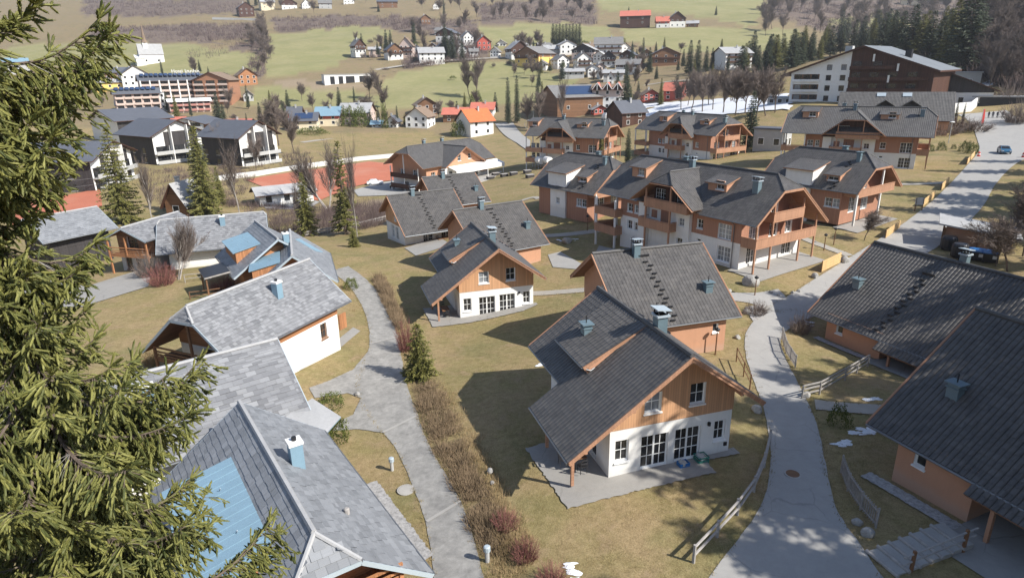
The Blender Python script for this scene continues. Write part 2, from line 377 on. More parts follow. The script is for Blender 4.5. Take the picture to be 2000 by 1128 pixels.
def _ground():
    m, nt, b = _nt('meadow_ground'); g = G(nt); co = g.co('Object')
    z = g.attr('zone', 'Color'); r_, g_, b_ = g.n('ShaderNodeSeparateColor').outputs[:3]
    sepn = b_.node; g.put(sepn.inputs[0], z)
    n0 = g.noise(co, .045, 5, .6); n1 = g.noise(co, .28, 5, .62, .4); n2 = g.noise(co, 2.2, 5, .7); n3 = g.noise(co, 14, 4, .7); n4 = g.noise(co, 60, 2, .6)
    fine = g.math('ADD', g.math('MULTIPLY', n2, .34), g.math('ADD', g.math('MULTIPLY', n3, .38), g.math('MULTIPLY', n4, .28)))
    lawn = g.mix(g.ramp(n1, [(.36, 0), (.62, 1)]), (.34, .245, .13), (.235, .2, .075))
    lawn = g.mix(g.ramp(g.noise(co, .13, 4, .6, .5), [(.5, 0), (.66, .9)]), lawn, (.16, .16, .055))
    lawn = g.mix(g.ramp(g.noise(co, .55, 5, .7), [(.54, 0), (.7, .85)]), lawn, (.28, .19, .12))
    lawn = g.mix(g.ramp(fine, [(.4, .0), (.6, 1)]), g.mix(.55, lawn, (.11, .08, .042)), g.mix(.3, lawn, (.52, .42, .25)))
    mead = g.mix(g.ramp(n0, [(.35, 0), (.65, 1)]), (.235, .228, .105), (.3, .27, .14))
    mead = g.mix(g.ramp(n1, [(.4, 0), (.7, .6)]), mead, (.205, .205, .09))
    br = g.mix(g.ramp(n2, [(.35, 0), (.65, 1)]), (.1, .075, .066), (.19, .145, .122))
    br = g.mix(g.ramp(n1, [(.48, 0), (.64, .55)]), br, (.24, .2, .125))
    ea = g.mix(g.ramp(n2, [(.3, 0), (.7, 1)]), (.2, .15, .1), (.36, .29, .2))
    c = g.mix(r_, lawn, mead); c = g.mix(g_, c, br); c = g.mix(b_, c, ea)
    nor = g.bump(g.math('ADD', g.math('MULTIPLY', n3, .6), n2), .55, .12)
    setb(b, g, c, .95, nor, spec=.1); return m
M['ground'] = _ground()
def _asphalt(name, lo, hi, tint=0, crack=.5, sc=.5):
    m, nt, b = _nt(name); g = G(nt); co = g.co('Object')
    n = g.noise(co, sc, 7, .74, .3); f = g.noise(co, 45, 3, .7); st = g.noise(g.mp(co, (1, 1, 1)), 2.5, 5, .7)
    c = g.ramp(g.math('ADD', g.math('MULTIPLY', n, .5), g.math('ADD', g.math('MULTIPLY', f, .22), g.math('MULTIPLY', st, .28))), [(.3, lo), (.7, hi)])
    wv = g.n('ShaderNodeMix', data_type='VECTOR'); g.put(wv.inputs[0], .35); g.put(wv.inputs[4], co); g.put(wv.inputs[5], g.noise(co, .7, 4, .65, out='Color'))
    e = g.vor(wv.outputs[1], .55, 'DISTANCE_TO_EDGE')
    ck = g.math('MULTIPLY', g.ramp(e, [(.0, 1), (.007, .8), (.014, 0)]), g.ramp(g.noise(co, .22, 3), [(.45, 0), (.6, crack)]))
    c = g.mix(ck, c, tuple(q*.35 for q in lo))
    setb(b, g, c, .9, g.bump(f, .35, .01), spec=.2); return m
M['road'] = _asphalt('pale_asphalt', (.29, .282, .268), (.40, .388, .365), crack=.3)
M['oldroad'] = _asphalt('patchy_old_asphalt', (.12, .117, .112), (.43, .415, .385), crack=0, sc=.9)
M['path'] = _asphalt('gravel_path', (.29, .265, .23), (.42, .39, .34), crack=0)
M['paving'] = _asphalt('patio_paving', (.25, .24, .225), (.36, .345, .32), crack=.3)
M['gravel'] = plain('grey_gravel', (.34, .33, .32), .55, 5, .95, .9, 14)
def crom(P, n):
    P = np.array(P, float); Q = np.vstack([2*P[0]-P[1], P, 2*P[-1]-P[-2]]); out = []
    for i in range(1, len(Q)-2):
        for k in range(n):
            t = k/n; a, b, c, d = Q[i-1:i+3]
            out.append(.5*((2*b)+(-a+c)*t+(2*a-5*b+4*c-d)*t*t+(-a+3*b-3*c+d)*t**3))
    out.append(P[-1]); return np.array(out)
def off(x, y): return .025+.0004*np.hypot(x, y)
EDGES = []
def ribbon(name, pairs, mat, lift=0, n=6, lat=6, world=False, wig=0.0, seed=0):
    """sheet draped on the ground between two edge lines given in photo pixels"""
    L = np.array([p[0] if world else gp(*p[0])[:2] for p in pairs]); Rr = np.array([p[1] if world else gp(*p[1])[:2] for p in pairs])
    L = crom(L, n); Rr = crom(Rr, n); rg = random.Random(seed)
    if wig:
        for A, B in ((L, Rr), (Rr, L)):
            for i in range(len(A)):
                d = A[i]-B[i]; A[i] = A[i]+d/np.linalg.norm(d)*rg.uniform(-wig, wig)
    EDGES.append((name, L, Rr)); V = []
    for a, b in zip(L, Rr):
        for k in range(lat+1): V.append(a+(b-a)*k/lat)
    V = np.array(V); z = T(V[:, 0], V[:, 1])+off(V[:, 0], V[:, 1])+lift
    w = lat+1; Fq = []
    for i in range(len(L)-1):
        for k in range(lat): q = i*w+k; Fq.append((q, q+1, q+w+1, q+w))
    mb = MB(); mb.mesh(np.c_[V, z], Fq); o = mb.build(name, mat, smooth=True)
    return tag(o, kind='structure')
def patch(name, pts, mat, lift=0, step=.7, world=False, kind='structure', wig=0.0):
    """polygonal sheet draped on the ground"""
    P = [tuple(p) if world else tuple(gp(*p)[:2]) for p in pts]
    if wig:
        Q = []; rg = random.Random(len(pts))
        for i in range(len(P)):
            a, b = np.array(P[i]), np.array(P[(i+1) % len(P)]); m_ = max(1, int(np.linalg.norm(b-a)/(wig*3)))
            for k in range(m_): Q.append(tuple(a+(b-a)*k/m_+np.array([rg.uniform(-wig, wig), rg.uniform(-wig, wig)])))
        P = Q
    import bmesh
    bm = bmesh.new(); vs = [bm.verts.new((x, y, 0)) for x, y in P]; bm.faces.new(vs)
    xs = [p[0] for p in P]; ys = [p[1] for p in P]; size = max(max(xs)-min(xs), max(ys)-min(ys)); st = max(step, size/40)
    for ax, lo, hi in ((0, min(xs), max(xs)), (1, min(ys), max(ys))):
        q = lo+st
        while q < hi:
            no = (1, 0, 0) if ax == 0 else (0, 1, 0); bmesh.ops.bisect_plane(bm, geom=bm.verts[:]+bm.edges[:]+bm.faces[:], plane_co=(q, q, 0), plane_no=no); q += st
    bmesh.ops.triangulate(bm, faces=bm.faces[:])
    for v in bm.verts: v.co.z = float(T(v.co.x, v.co.y))+off(v.co.x, v.co.y)+lift
    bm.normal_update()
    for f in bm.faces:
        if f.normal.z < 0: f.normal_flip()
    me = bpy.data.meshes.new(name); bm.to_mesh(me); bm.free(); me.materials.append(mat)
    o = bpy.data.objects.new(name, me); COL.objects.link(o)
    return tag(o, kind=kind) if kind else o
def line2(pts, hw):
    """edge pairs (world xy) either side of a centre line in photo pixels"""
    P = np.array([gp(*p)[:2] for p in pts]); out = []
    for i in range(len(P)):
        d = nrm(P[min(i+1, len(P)-1)]-P[max(i-1, 0)]); n = np.array([-d[1], d[0]]); out.append((P[i]+n*hw, P[i]-n*hw))
    return out
terrain()
ribbon('road', [((1300, 1290), (1850, 1290)), ((1385, 1128), (1725, 1128)), ((1440, 1055), (1680, 1062)), ((1490, 980), (1632, 990)), ((1505, 900), (1612, 905)), ((1497, 820), (1594, 825)), ((1478, 760), (1565, 760)), ((1458, 700), (1537, 705)),
     ((1455, 660), (1525, 662)), ((1468, 632), (1550, 637)), ((1500, 604), (1615, 606)), ((1560, 565), (1690, 560)), ((1640, 515), (1765, 520)), ((1700, 478), (1835, 480)), ((1760, 440), (1885, 440)), ((1815, 398), (1922, 400)), ((1855, 360), (1945, 360)),
     ((1890, 322), (1985, 320)), ((1912, 292), (2050, 285)), ((1905, 262), (2060, 250)), ((1895, 240), (1995, 234)), ((1870, 224), (1965, 216))], M['road'], wig=.03)
ribbon('access_road', [((850, 1190), (962, 1190)), ((845, 1100), (940, 1110)), ((830, 1015), (915, 1020)), ((805, 945), (890, 960)), ((775, 880), (855, 900)), ((745, 840), (830, 850)), ((715, 800), (812, 800)), ((700, 760), (796, 755)), ((712, 710), (785, 700)),
     ((722, 665), (777, 655)), ((716, 620), (764, 615)), ((700, 585), (744, 578)), ((675, 552), (714, 545)), ((645, 530), (680, 520))], M['oldroad'], wig=.04)
patch('driveway', [(728, 676), (690, 722), (640, 745), (604, 758), (615, 778), (680, 768), (705, 778), (690, 810), (665, 822), (650, 842), (700, 838), (752, 846), (806, 800), (782, 700)], M['oldroad'], .012, wig=.03)
ribbon('side_road', [((1520, 565), (1560, 605)), ((1478, 572), (1500, 606)), ((1435, 572), (1462, 592)), ((1390, 572), (1395, 586)), ((1320, 575), (1320, 588))], M['road'], .012)
for nm, pts, w in (('path', [(1030, 574), (1085, 571), (1150, 566)], .7), ('path', [(1560, 462), (1600, 478), (1660, 500)], .6), ('path', [(1052, 462), (1110, 458), (1175, 450)], .7), ('path', [(1722, 360), (1790, 360), (1850, 357)], .7), ('path', [(1592, 790), (1650, 796), (1745, 802)], .75), ('path', [(1010, 395), (1040, 386), (1055, 388)], .8)):
    ribbon(nm, line2(pts, w), M['path'], .01, world=True, lat=3, wig=.05)
for nm, pts, w, m_ in (('farm_track', [(590, 279), (700, 263), (800, 249), (880, 241)], 1.5, 'path'), ('village_road', [(640, 157), (740, 136), (850, 121), (940, 115), (1010, 112)], 2.5, 'path'), ('farm_track', [(1240, 170), (1330, 158), (1400, 160)], 1.5, 'path')):
    ribbon(nm, line2(pts, w), M[m_], .1, world=True, lat=3, wig=.1)
patch('village_road', [(965, 240), (1002, 240), (1036, 275), (1034, 296), (1010, 280)], M['road'], .05)
patch('parking_bay', [(1070, 498), (1095, 492), (1135, 515), (1125, 526), (1080, 522)], M['road'], .01)
patch('clay_court', [(480, 352), (600, 333), (720, 316), (786, 322), (786, 351), (730, 356), (680, 368), (625, 392), (575, 388), (520, 368)], M['court'], .05)
patch('clay_court', [(20, 400), (100, 388), (196, 369), (200, 404), (150, 427), (90, 434), (20, 442)], M['court'], .05)
patch('parking_area', [(505, 395), (560, 375), (625, 395), (600, 410), (520, 408)], M['road'], .05)
patch('parking_area', [(690, 372), (740, 358), (815, 345), (830, 372), (760, 382), (700, 384)], M['road'], .05)
patch('snow_strip', [(1195, 214), (1250, 204), (1340, 199), (1440, 191), (1540, 184), (1545, 216), (1440, 224), (1330, 228), (1210, 224)], M['snow'], .25, wig=.8)
for q in ([(1890, 112), (1925, 98), (1965, 84), (1970, 94), (1930, 110)], [(1915, 166), (1950, 152), (2000, 140), (2000, 152), (1950, 165), (1925, 172)]):
    patch('snow_strip', q, M['snow'], .25, wig=.6)
# ---------------------------------------------------------------- building kit (local frame: u along the ridge, w to its left, z up)
def clip(P, hp):
    for A, B, C in hp:
        out = []
        for i in range(len(P)):
            p, q = P[i], P[(i+1) % len(P)]; dp, dq = A*p[0]+B*p[1]-C, A*q[0]+B*q[1]-C
            if dp <= 1e-9: out.append(p)
            if (dp < -1e-9 and dq > 1e-9) or (dp > 1e-9 and dq < -1e-9):
                t = dp/(dp-dq); out.append((p[0]+(q[0]-p[0])*t, p[1]+(q[1]-p[1])*t))
        P = out
        if len(P) < 3: return []
    return P
def panel(mb, o, d, rng, zr, holes=(), hp=(), depth=.16, m=0, mrev=None):
    """wall in the vertical plane through o=(u,w) along d, with rectangular holes (a, z, w, h) and reveals; outward = right of d"""
    o = np.array(o, float); d = nrm(d); n = np.array([d[1], -d[0]])
    H = [(a, z, a+w, z+h) for a, z, w, h in holes]
    xs = sorted({rng[0], rng[1], *[q for h in H for q in (h[0], h[2]) if rng[0] < q < rng[1]]}); zs = sorted({zr[0], zr[1], *[q for h in H for q in (h[1], h[3]) if zr[0] < q < zr[1]]})
    p3 = lambda a, z, dd=0: (o[0]+d[0]*a-n[0]*dd, o[1]+d[1]*a-n[1]*dd, z)
    for i in range(len(xs)-1):
        for j in range(len(zs)-1):
            cx, cz = (xs[i]+xs[i+1])/2, (zs[j]+zs[j+1])/2
            if any(h[0] < cx < h[2] and h[1] < cz < h[3] for h in H): continue
            P = clip([(xs[i], zs[j]), (xs[i+1], zs[j]), (xs[i+1], zs[j+1]), (xs[i], zs[j+1])], hp)
            if P: mb.poly([p3(*q) for q in P], m, P)
    mr = m if mrev is None else mrev
    for a0, z0, a1, z1 in H:
        if not (zr[0]-.01 <= (z0+z1)/2 <= zr[1]+.01): continue
        for (A, B) in (((a0, z0), (a0, z1)), ((a0, z1), (a1, z1)), ((a1, z1), (a1, z0)), ((a1, z0), (a0, z0))):
            mb.poly([p3(*A), p3(*B), p3(*B, depth), p3(*A, depth)], mr)
def window(parent, o, d, a, z, w, h, nx=2, nz=2, depth=.19, sill=True, door=False, name='window', fw=.07, proud=None, leaves=1, glass='glass', frame='frame'):
    """a window: frame with bars, glass pane and sill as children"""
    o = np.array(o, float); d = nrm(d); n = np.array([d[1], -d[0]])
    dd = -depth if proud is None else proud
    def P(a_, z_, e): return np.array([o[0]+d[0]*a_+n[0]*(dd+e), o[1]+d[1]*a_+n[1]*(dd+e), z_])
    mb = MB(); D3 = np.array([d[0], d[1], 0.]); N3 = np.array([n[0], n[1], 0.]); Z3 = np.array([0, 0, 1.])
    def bar(a0, a1, z0, z1, t=.05, e=0): mb.obox(P((a0+a1)/2, (z0+z1)/2, e+t/2), D3*(a1-a0)/2, N3*t/2, Z3*(z1-z0)/2)
    bar(a, a+fw, z, z+h); bar(a+w-fw, a+w, z, z+h); bar(a+fw, a+w-fw, z, z+fw); bar(a+fw, a+w-fw, z+h-fw, z+h)
    lw = (w-2*fw)/leaves
    for l in range(1, leaves): q = a+fw+lw*l; bar(q-fw*.8, q+fw*.8, z+fw, z+h-fw)
    for l in range(leaves):
        for k in range(1, nx):
            q = a+fw+lw*l+lw*k/nx; bar(q-.018, q+.018, z+fw, z+h-fw, .03, .008)
    for k in range(1, nz):
        q = z+fw+(h-2*fw)*k/nz
        bar(a+fw, a+w-fw, q-.018, q+.018, .034, .006)
    if sill: mb.obox(P(a+w/2, z-.02, .13), D3*(w/2+.06), N3*.15+Z3*-.05, Z3*.035)
    f = mb.build(name, M[frame], parent)
    g_ = MB(); g_.poly([P(a+.02, z+.02, .012), P(a+w-.02, z+.02, .012), P(a+w-.02, z+h-.02, .012), P(a+.02, z+h-.02, .012)])
    g_.build('pane', M['curtainglass' if glass == 'glass' and (a*7.31+z*3.7+w*5.1) % 1 < .2 else glass], f); return f
def tiles(mb, poly, fn, pu=.30, pv=.36, prof=((0, 0), (.2, .022), (.5, .032), (.8, .022)), step=.02, m=0, seed=0, jit=0.0):
    """real overlapping tiles over polygon poly (u, v=distance down the slope); fn(u, v, h) -> xyz arrays"""
    P = np.array(poly, float); u0, u1 = P[:, 0].min(), P[:, 0].max(); v0, v1 = P[:, 1].min(), P[:, 1].max()
    nc = max(1, int(round((u1-u0)/pu))); pu = (u1-u0)/nc; nr = max(1, int(round((v1-v0)/pv))); pv = (v1-v0)/nr
    us, hs = [], []
    for k in range(nc):
        for x, h in prof: us.append(u0+(k+x)*pu); hs.append(h)
    us.append(u1); hs.append(prof[0][1]); us = np.array(us); hs = np.array(hs); n = len(us); rg = np.random.default_rng(seed)
    cell = np.repeat(np.arange(nc), len(prof))
    VV, FF, UU = [], [], []; base = 0
    for r in range(nr):
        a, b = v0+r*pv, v0+(r+1)*pv
        if jit:
            # every shingle its own height: separate quads
            e = rg.uniform(0, jit, nc); lo = b+rg.uniform(-.02, .03, nc)*(jit > 0)
            sh = (r % 2)*pu*.5
            l = np.clip(u0+np.arange(nc)*pu-sh+.004, u0, u1); rr_ = np.clip(u0+(np.arange(nc)+1)*pu-sh-.004, u0, u1); rr_[-1] = u1-.004
            q = np.stack([np.c_[l, np.full(nc, a), np.full(nc, .004)+e*.3], np.c_[rr_, np.full(nc, a), np.full(nc, .004)+e*.3], np.c_[rr_, lo, step+e], np.c_[l, lo, step+e], np.c_[l, lo, np.zeros(nc)], np.c_[rr_, lo, np.zeros(nc)]], 1).reshape(-1, 3)
            ctr = np.c_[(l+rr_)/2, np.full(nc, (a+b)/2)]; ok = inpoly(ctr[:, 0], ctr[:, 1], poly); ids = np.arange(nc)[ok]*6+base
            FF.append(np.c_[ids, ids+3, ids+2, ids+1]); FF.append(np.c_[ids+3, ids+4, ids+5, ids+2])
            VV.append(q); UU.append(np.c_[np.repeat(u0+(np.arange(nc)+.5)*pu+sh*0+(r*.37 % 1)*0, 6)+np.tile([-.02, .02, .02, -.02, -.02, .02], nc)*pu, np.tile([a+.02, a+.02, b-.02, b-.02, b-.02, b-.02], nc)]); base += len(q)
            continue
        up = np.c_[us, np.full(n, a), hs*.9+.004]; dn = np.c_[us, np.full(n, b+.02), hs+step]; lw = np.c_[us, np.full(n, b+.02), hs*.5-.01]
        ctr = (us[:-1]+us[1:])/2; ok = inpoly(ctr, np.full(n-1, (a+b)/2), poly); k = np.arange(n-1)[ok]+base
        FF.append(np.c_[k, k+n, k+n+1, k+1]); FF.append(np.c_[k+n, k+2*n, k+2*n+1, k+n+1])
        VV += [up, dn, lw]; uu = np.c_[us, np.full(n, a+.03)]; ul = np.c_[us, np.full(n, b-.03)]; UU += [uu, ul, ul]; base += 3*n
    if not VV: return
    V = np.concatenate(VV); UVv = np.concatenate(UU); Fq = np.concatenate(FF)
    X = fn(V[:, 0], V[:, 1], V[:, 2])
    mb.mesh(X, Fq, m, UVv)
class Roof:
    """gable (or half-hipped) roof; sides: dict of polygons in (u, w)"""
    def __init__(s, root, hr, sl, mat='tile', fine=2, name='roof', soffit='soffit', th=.16, shingle=False):
        s.root, s.hr, s.sl, s.mat, s.fine, s.name, s.soffit, s.th, s.sh = root, hr, sl, mat, fine, name, soffit, th, shingle
        s.mb = MB(); s.sb = MB(); s.cap = MB(); s.k = math.sqrt(1+sl*sl); s.seed = 1
    def plane(s, poly3, m=0):
        """generic planar patch (first edge = along the eave/ridge direction); tiled"""
        P = [np.array(p, float) for p in poly3]; n = np.cross(P[1]-P[0], P[2]-P[1]); n = nrm(n)
        if n[2] < 0: P = P[::-1]; n = -n
        down = np.array([n[0], n[1], 0.])
        down = nrm(np.array([n[0]*n[2], n[1]*n[2], -(n[0]**2+n[1]**2)])) if np.hypot(n[0], n[1]) > 1e-4 else np.array([0, -1., 0])
        al = np.cross(down, n); o = P[0]
        pv = [(float((p-o)@al), float((p-o)@down)) for p in P]
        s.seed += 1
        if s.fine and not s.sh:
            prof = ((0, -.024), (.14, .026), (.5, .046), (.86, .026)) if s.fine == 2 else ((0, -.012), (.14, .012), (.5, .018), (.86, .012))
            tiles(s.mb, pv, lambda u, v, h: o+np.outer(u, al)+np.outer(v, down)+np.outer(h+.015, n), prof=prof, step=.02 if s.fine == 2 else .014, seed=s.seed)
            s.sb.slab(P, s.th, 1, 0, down=-n)
        elif s.fine and s.sh:
            tiles(s.mb, pv, lambda u, v, h: o+np.outer(u, al)+np.outer(v, down)+np.outer(h+.012, n), pu=s.sh[0], pv=s.sh[1], prof=((0, 0),), step=.028, jit=.016, seed=s.seed)
            s.sb.slab(P, s.th, 1, 0, down=-n)
        else:
            s.sb.slab(P, s.th-.02, 0, down=-n)
            s.mb.slab([p+n*.03 for p in P], .028, 0, down=-n); 
            s.mb.uv[-sum(len(f) for f in s.mb.f[-(len(P)+2):]):][:0]
            c0 = sum(len(f) for f in s.mb.f[:-(len(P)+2)])
            for i, q in enumerate(pv): s.mb.uv[c0+i] = q
    def pt(s, u, w, dz=0): return np.array([u, w, s.hr-s.sl*abs(w)+dz])
    def side(s, poly):
        s.plane([s.pt(*p) for p in poly])
    def ridge(s, pts, r=.13):
        s.cap.tube([np.array(p)+(0, 0, .03) for p in pts], r, 6)
    def done(s, ridge='ridge'):
        o = s.mb.build(s.name, M[s.mat], s.root)
        if s.sb.v: s.sb.build('soffit', [M[s.soffit], M[s.mat]], o)
        if s.cap.v: s.cap.build('ridge_cap', M[ridge], o)
        s.obj = o; return o
def halfhip(rf, L, wl, wr, hip0, hip1, hd, ridge=True):
    """full roof with optional half hips at either end (u=-L/2 is end 0)"""
    h = L/2; hw = hd/rf.sl
    for sg, we in ((-1, wl), (1, wr)):
        P = [(-h+hip0, 0), (h-hip1, 0)]
        if hip1: P.append((h, sg*hw))
        P += [(h, sg*we), (-h, sg*we)]
        if hip0: P.append((-h, sg*hw))
        rf.side(P)
    for e, q in ((-1, hip0), (1, hip1)):
        if q:
            a = np.array([e*(h-q), 0, rf.hr]); b = rf.pt(e*h, -hw); c = rf.pt(e*h, hw)
            rf.plane([b, c, a])
            if ridge: rf.ridge([a, b], .1); rf.ridge([a, c], .1)
    if ridge: rf.ridge([(-h+hip0, 0, rf.hr+.03), (h-hip1, 0, rf.hr+.03)])
def bargeboards(root, rf, u, wl, wr, hw=0, t=.05, hgt=.26, mat='timber', out=1):
    mb = MB(); uu = u+out*t/2
    for sg, we in ((-1, wl), (1, wr)):
        a = rf.pt(uu, sg*hw, -.1); b = rf.pt(uu, sg*we, -.1); mb.beam(a, b, t, hgt)
        mb.beam(a+(out*.05, 0, .12), b+(out*.05, 0, .12), t, .1)
    if hw: mb.beam(rf.pt(uu, -hw, -.1), rf.pt(uu, hw, -.1), t, hgt)
    return mb.build('bargeboard', M[mat], root)
def gutters(root, rf, runs):
    for (u0, u1, w) in runs:
        mb = MB(); a, b = rf.pt(u0, w, -.06), rf.pt(u1, w, -.06); o = np.array([0, math.copysign(.07, w), 0]); mb.tube([a+o, b+o], .07, 8)
        mb.build('gutter', M['fascia'], root)
def chimney(rf, u, w, h=1.0, sx=.55, sy=.45, style='box', base=None):
    """metal-clad chimney standing on the slope; returns the part"""
    z = rf.hr-rf.sl*abs(w) if base is None else base; mb = MB(); c = MB()
    mb.box((u-sx/2, w-sy/2, z-.4), (u+sx/2, w+sy/2, z+h))
    mb.box((u-sx/2-.12, w-sy/2-.1, z-.45), (u+sx/2+.12, w+sy/2+.35*(1 if w > 0 else -1), z+.06-rf.sl*.2)) if False else None
    k = mb.build('chimney', M['zinc' if style == 'white' else 'chimneymetal'], rf.obj)
    if style == 'box':
        c.box((u-sx/2-.06, w-sy/2-.06, z+h*.62), (u+sx/2+.06, w+sy/2+.06, z+h*.7)); c.box((u-sx/2-.13, w-sy/2-.13, z+h), (u+sx/2+.13, w+sy/2+.13, z+h+.07))
        c.tube([(u, w, z+h), (u, w, z+h+.55)], .035, 5, 1)
    elif style == 'hood':
        for a in (-1, 1):
            for b_ in (-1, 1): c.box((u+a*(sx/2-.05)-.04, w+b_*(sy/2-.05)-.04, z+h), (u+a*(sx/2-.05)+.04, w+b_*(sy/2-.05)+.04, z+h+.3), 1)
        c.box((u-sx/2-.1, w-sy/2-.1, z+h-.12), (u+sx/2+.1, w+sy/2+.1, z+h)); c.slab([(u-sx/2-.15, w-sy/2-.15, z+h+.42), (u+sx/2+.15, w-sy/2-.15, z+h+.42), (u+sx/2+.15, w+sy/2+.15, z+h+.3), (u-sx/2-.15, w+sy/2+.15, z+h+.3)], .06)
        c.tube([(u-sx/2-.2, w, z-.2), (u-sx/2-.2, w, z+h+.5), (u-sx/2, w, z+h+.55)], .03, 5, 1)
    else:  # white rimmed open top
        c.box((u-sx/2-.05, w-sy/2-.05, z+h), (u+sx/2+.05, w+sy/2+.05, z+h+.16), 2); c.tube([(u, w, z+h+.1), (u, w, z+h+.34)], .12, 8, 1)
    c.build('chimney_cap', [M['paleblue' if style == 'hood' else 'chimneymetal'], M['dark'], M['white']], k); return k
def steps(rf, u, w0, w1, sg=-1, n=13, zig=.16):
    mb = MB()
    for i in range(n):
        w = sg*(w0+(w1-w0)*i/(n-1)); p = rf.pt(u+(zig if i % 2 else -zig), w, .13); mb.box(p-(.2, .1, .03), p+(.2, .1, .03)); mb.box(p-(.16, .03, .14), p+(.16, .03, 0))
    return mb.build('roof_steps', M['dark'], rf.obj)
def shed_dormer(root, rf, u0, u1, wtop, wend, sg, slope, face=None, cheek='orange', win=(), over=.35, eave='soffit', mat=None, fine=None, facew=None):
    """shed dormer rising from the slope: own flatter roof, cheeks, face wall with windows"""
    zt = rf.hr-rf.sl*wtop; ze = zt-slope*(wend-wtop); fw = wend-over if facew is None else facew; zf = zt-slope*(fw-wtop); zb = rf.hr-rf.sl*fw
    r2 = Roof(root, zt, slope, mat or rf.mat, rf.fine if fine is None else fine, 'dormer_roof', eave, .12, rf.sh)
    r2.plane([(u0, sg*wtop, zt+.05), (u1, sg*wtop, zt+.05), (u1, sg*wend, ze+.05), (u0, sg*wend, ze+.05)]); o = r2.done()
    i0, i1 = u0+.25, u1-.25
    for u in (i0, i1): mb = MB(); mb.slab([(u, sg*wtop, zt-.08), (u, sg*fw, zf-.08), (u, sg*fw, zb)], .06, down=(1 if u == i0 else -1, 0, 0)); mb.build('dormer_cheek', M[cheek], root)
    fb = MB(); a, b = (i0, i1) if sg < 0 else (i1, i0); d = (1, 0) if sg < 0 else (-1, 0)
    hs = [((q[0]-i0) if sg < 0 else (i1-q[0]-q[2]), q[1], q[2], q[3]) for q in win]
    panel(fb, (a, sg*fw), d, (0, i1-i0), (zb-.1, zf-.05), hs); fb.build('dormer_wall', M[face or cheek], root)
    for q in hs: window(root, (a, sg*fw), d, *q)
    return o
def house_root(name, label, cat, x, y, z, phi, group=None): return thing(name, label, cat, (x, y, z), R(phi), group)
def walls(root, L0, L1, al, ar, z0, hb, rf, holes, lo='white', up='clad', names=('wall', 'upper_wall'), proud=.03, deep=-1.2, eaves=None, hipclip=None):
    """four walls; holes: dict front/back/left/right -> list of (a, z, w, h, opts). left is w=-al, right is w=+ar. a runs left to right seen from outside"""
    A, B = MB(), MB(); top = rf.hr-rf.th*1.2
    sides = {'front': ((L1, -al), (0, 1), al+ar), 'back': ((L0, ar), (0, -1), al+ar), 'left': ((L0, -al), (1, 0), L1-L0), 'right': ((L1, ar), (-1, 0), L1-L0)}
    for nm, (o, d, w) in sides.items():
        hl = [h[:4] for h in holes.get(nm, ())]; n = np.array([d[1], -d[0]]); 
        if nm in ('front', 'back'):
            c = al if nm == 'front' else ar
            hp = [(rf.sl, 1, top+rf.sl*c), (-rf.sl, 1, top-rf.sl*c)]
            if hipclip: hp.append((0, 1, hipclip))
            zt = top
        else:
            we = al if nm == 'left' else ar; hp = []; zt = top-rf.sl*we
        panel(A, o, d, (0, w), (z0+deep, min(hb, zt)), [h for h in hl if h[1]+h[3]/2 < hb], hp, depth=.2, mrev=1)
        if zt > hb:
            o2 = np.array(o)+n*proud-np.array(d)*proud
            panel(B, o2, d, (0, w+2*proud), (hb, zt), [(h[0]+proud, *h[1:]) for h in hl if h[1]+h[3]/2 >= hb], [(q[0], q[1], q[2]+q[0]*proud) for q in hp], depth=.24, mrev=1)
        for h in holes.get(nm, ()):
            k = dict(h[4]) if len(h) > 4 else {}
            window(root, o, d, *h[:4], **k)
    # underside lip of the proud cladding
    A.build(names[0], [M[lo], M['frame']], root)
    if B.v:
        for (o, d, w) in sides.values():
            n = np.array([d[1], -d[0]]); o = np.array(o); d = np.array(d)
            p, q = o-d*proud, o+d*(w+proud); B.poly([(*p, hb), (*(p+n*proud), hb), (*(q+n*proud), hb), (*q, hb)])
        B.build(names[1], [M[up], M['frame']], root)
def post(mb, u, w, z0, z1, t=.16): mb.box((u-t/2, w-t/2, z0), (u+t/2, w+t/2, z1))
def balcony(root, u0, u1, w0, w1, z, rail=.95, sides='uUW', mat='timber', name='balcony', th=.18):
    """floor slab from w0 (wall) to w1 (outer edge) with boarded parapet on the chosen sides"""
    mb = MB(); a, b = min(w0, w1), max(w0, w1); mb.box((u0, a, z-th), (u1, b, z)); t = .05
    def pan(p, q):
        mb.beam((*p, z+rail/2-.05), (*q, z+rail/2-.05), t, rail-.1); mb.beam((*p, z+rail), (*q, z+rail), .14, .09); 
    i = .04 if w1 > w0 else -.04
    if 'W' in sides: pan((u0, w1-i), (u1, w1-i))
    if 'u' in sides: pan((u0+.04, w0), (u0+.04, w1-i*2))
    if 'U' in sides: pan((u1-.04, w0), (u1-.04, w1-i*2))
    return mb.build(name, M[mat], root)
OP_D = dict(nx=2, nz=3, leaves=2, sill=False)   # glazed double door
OP_W = dict(nx=2, nz=2)
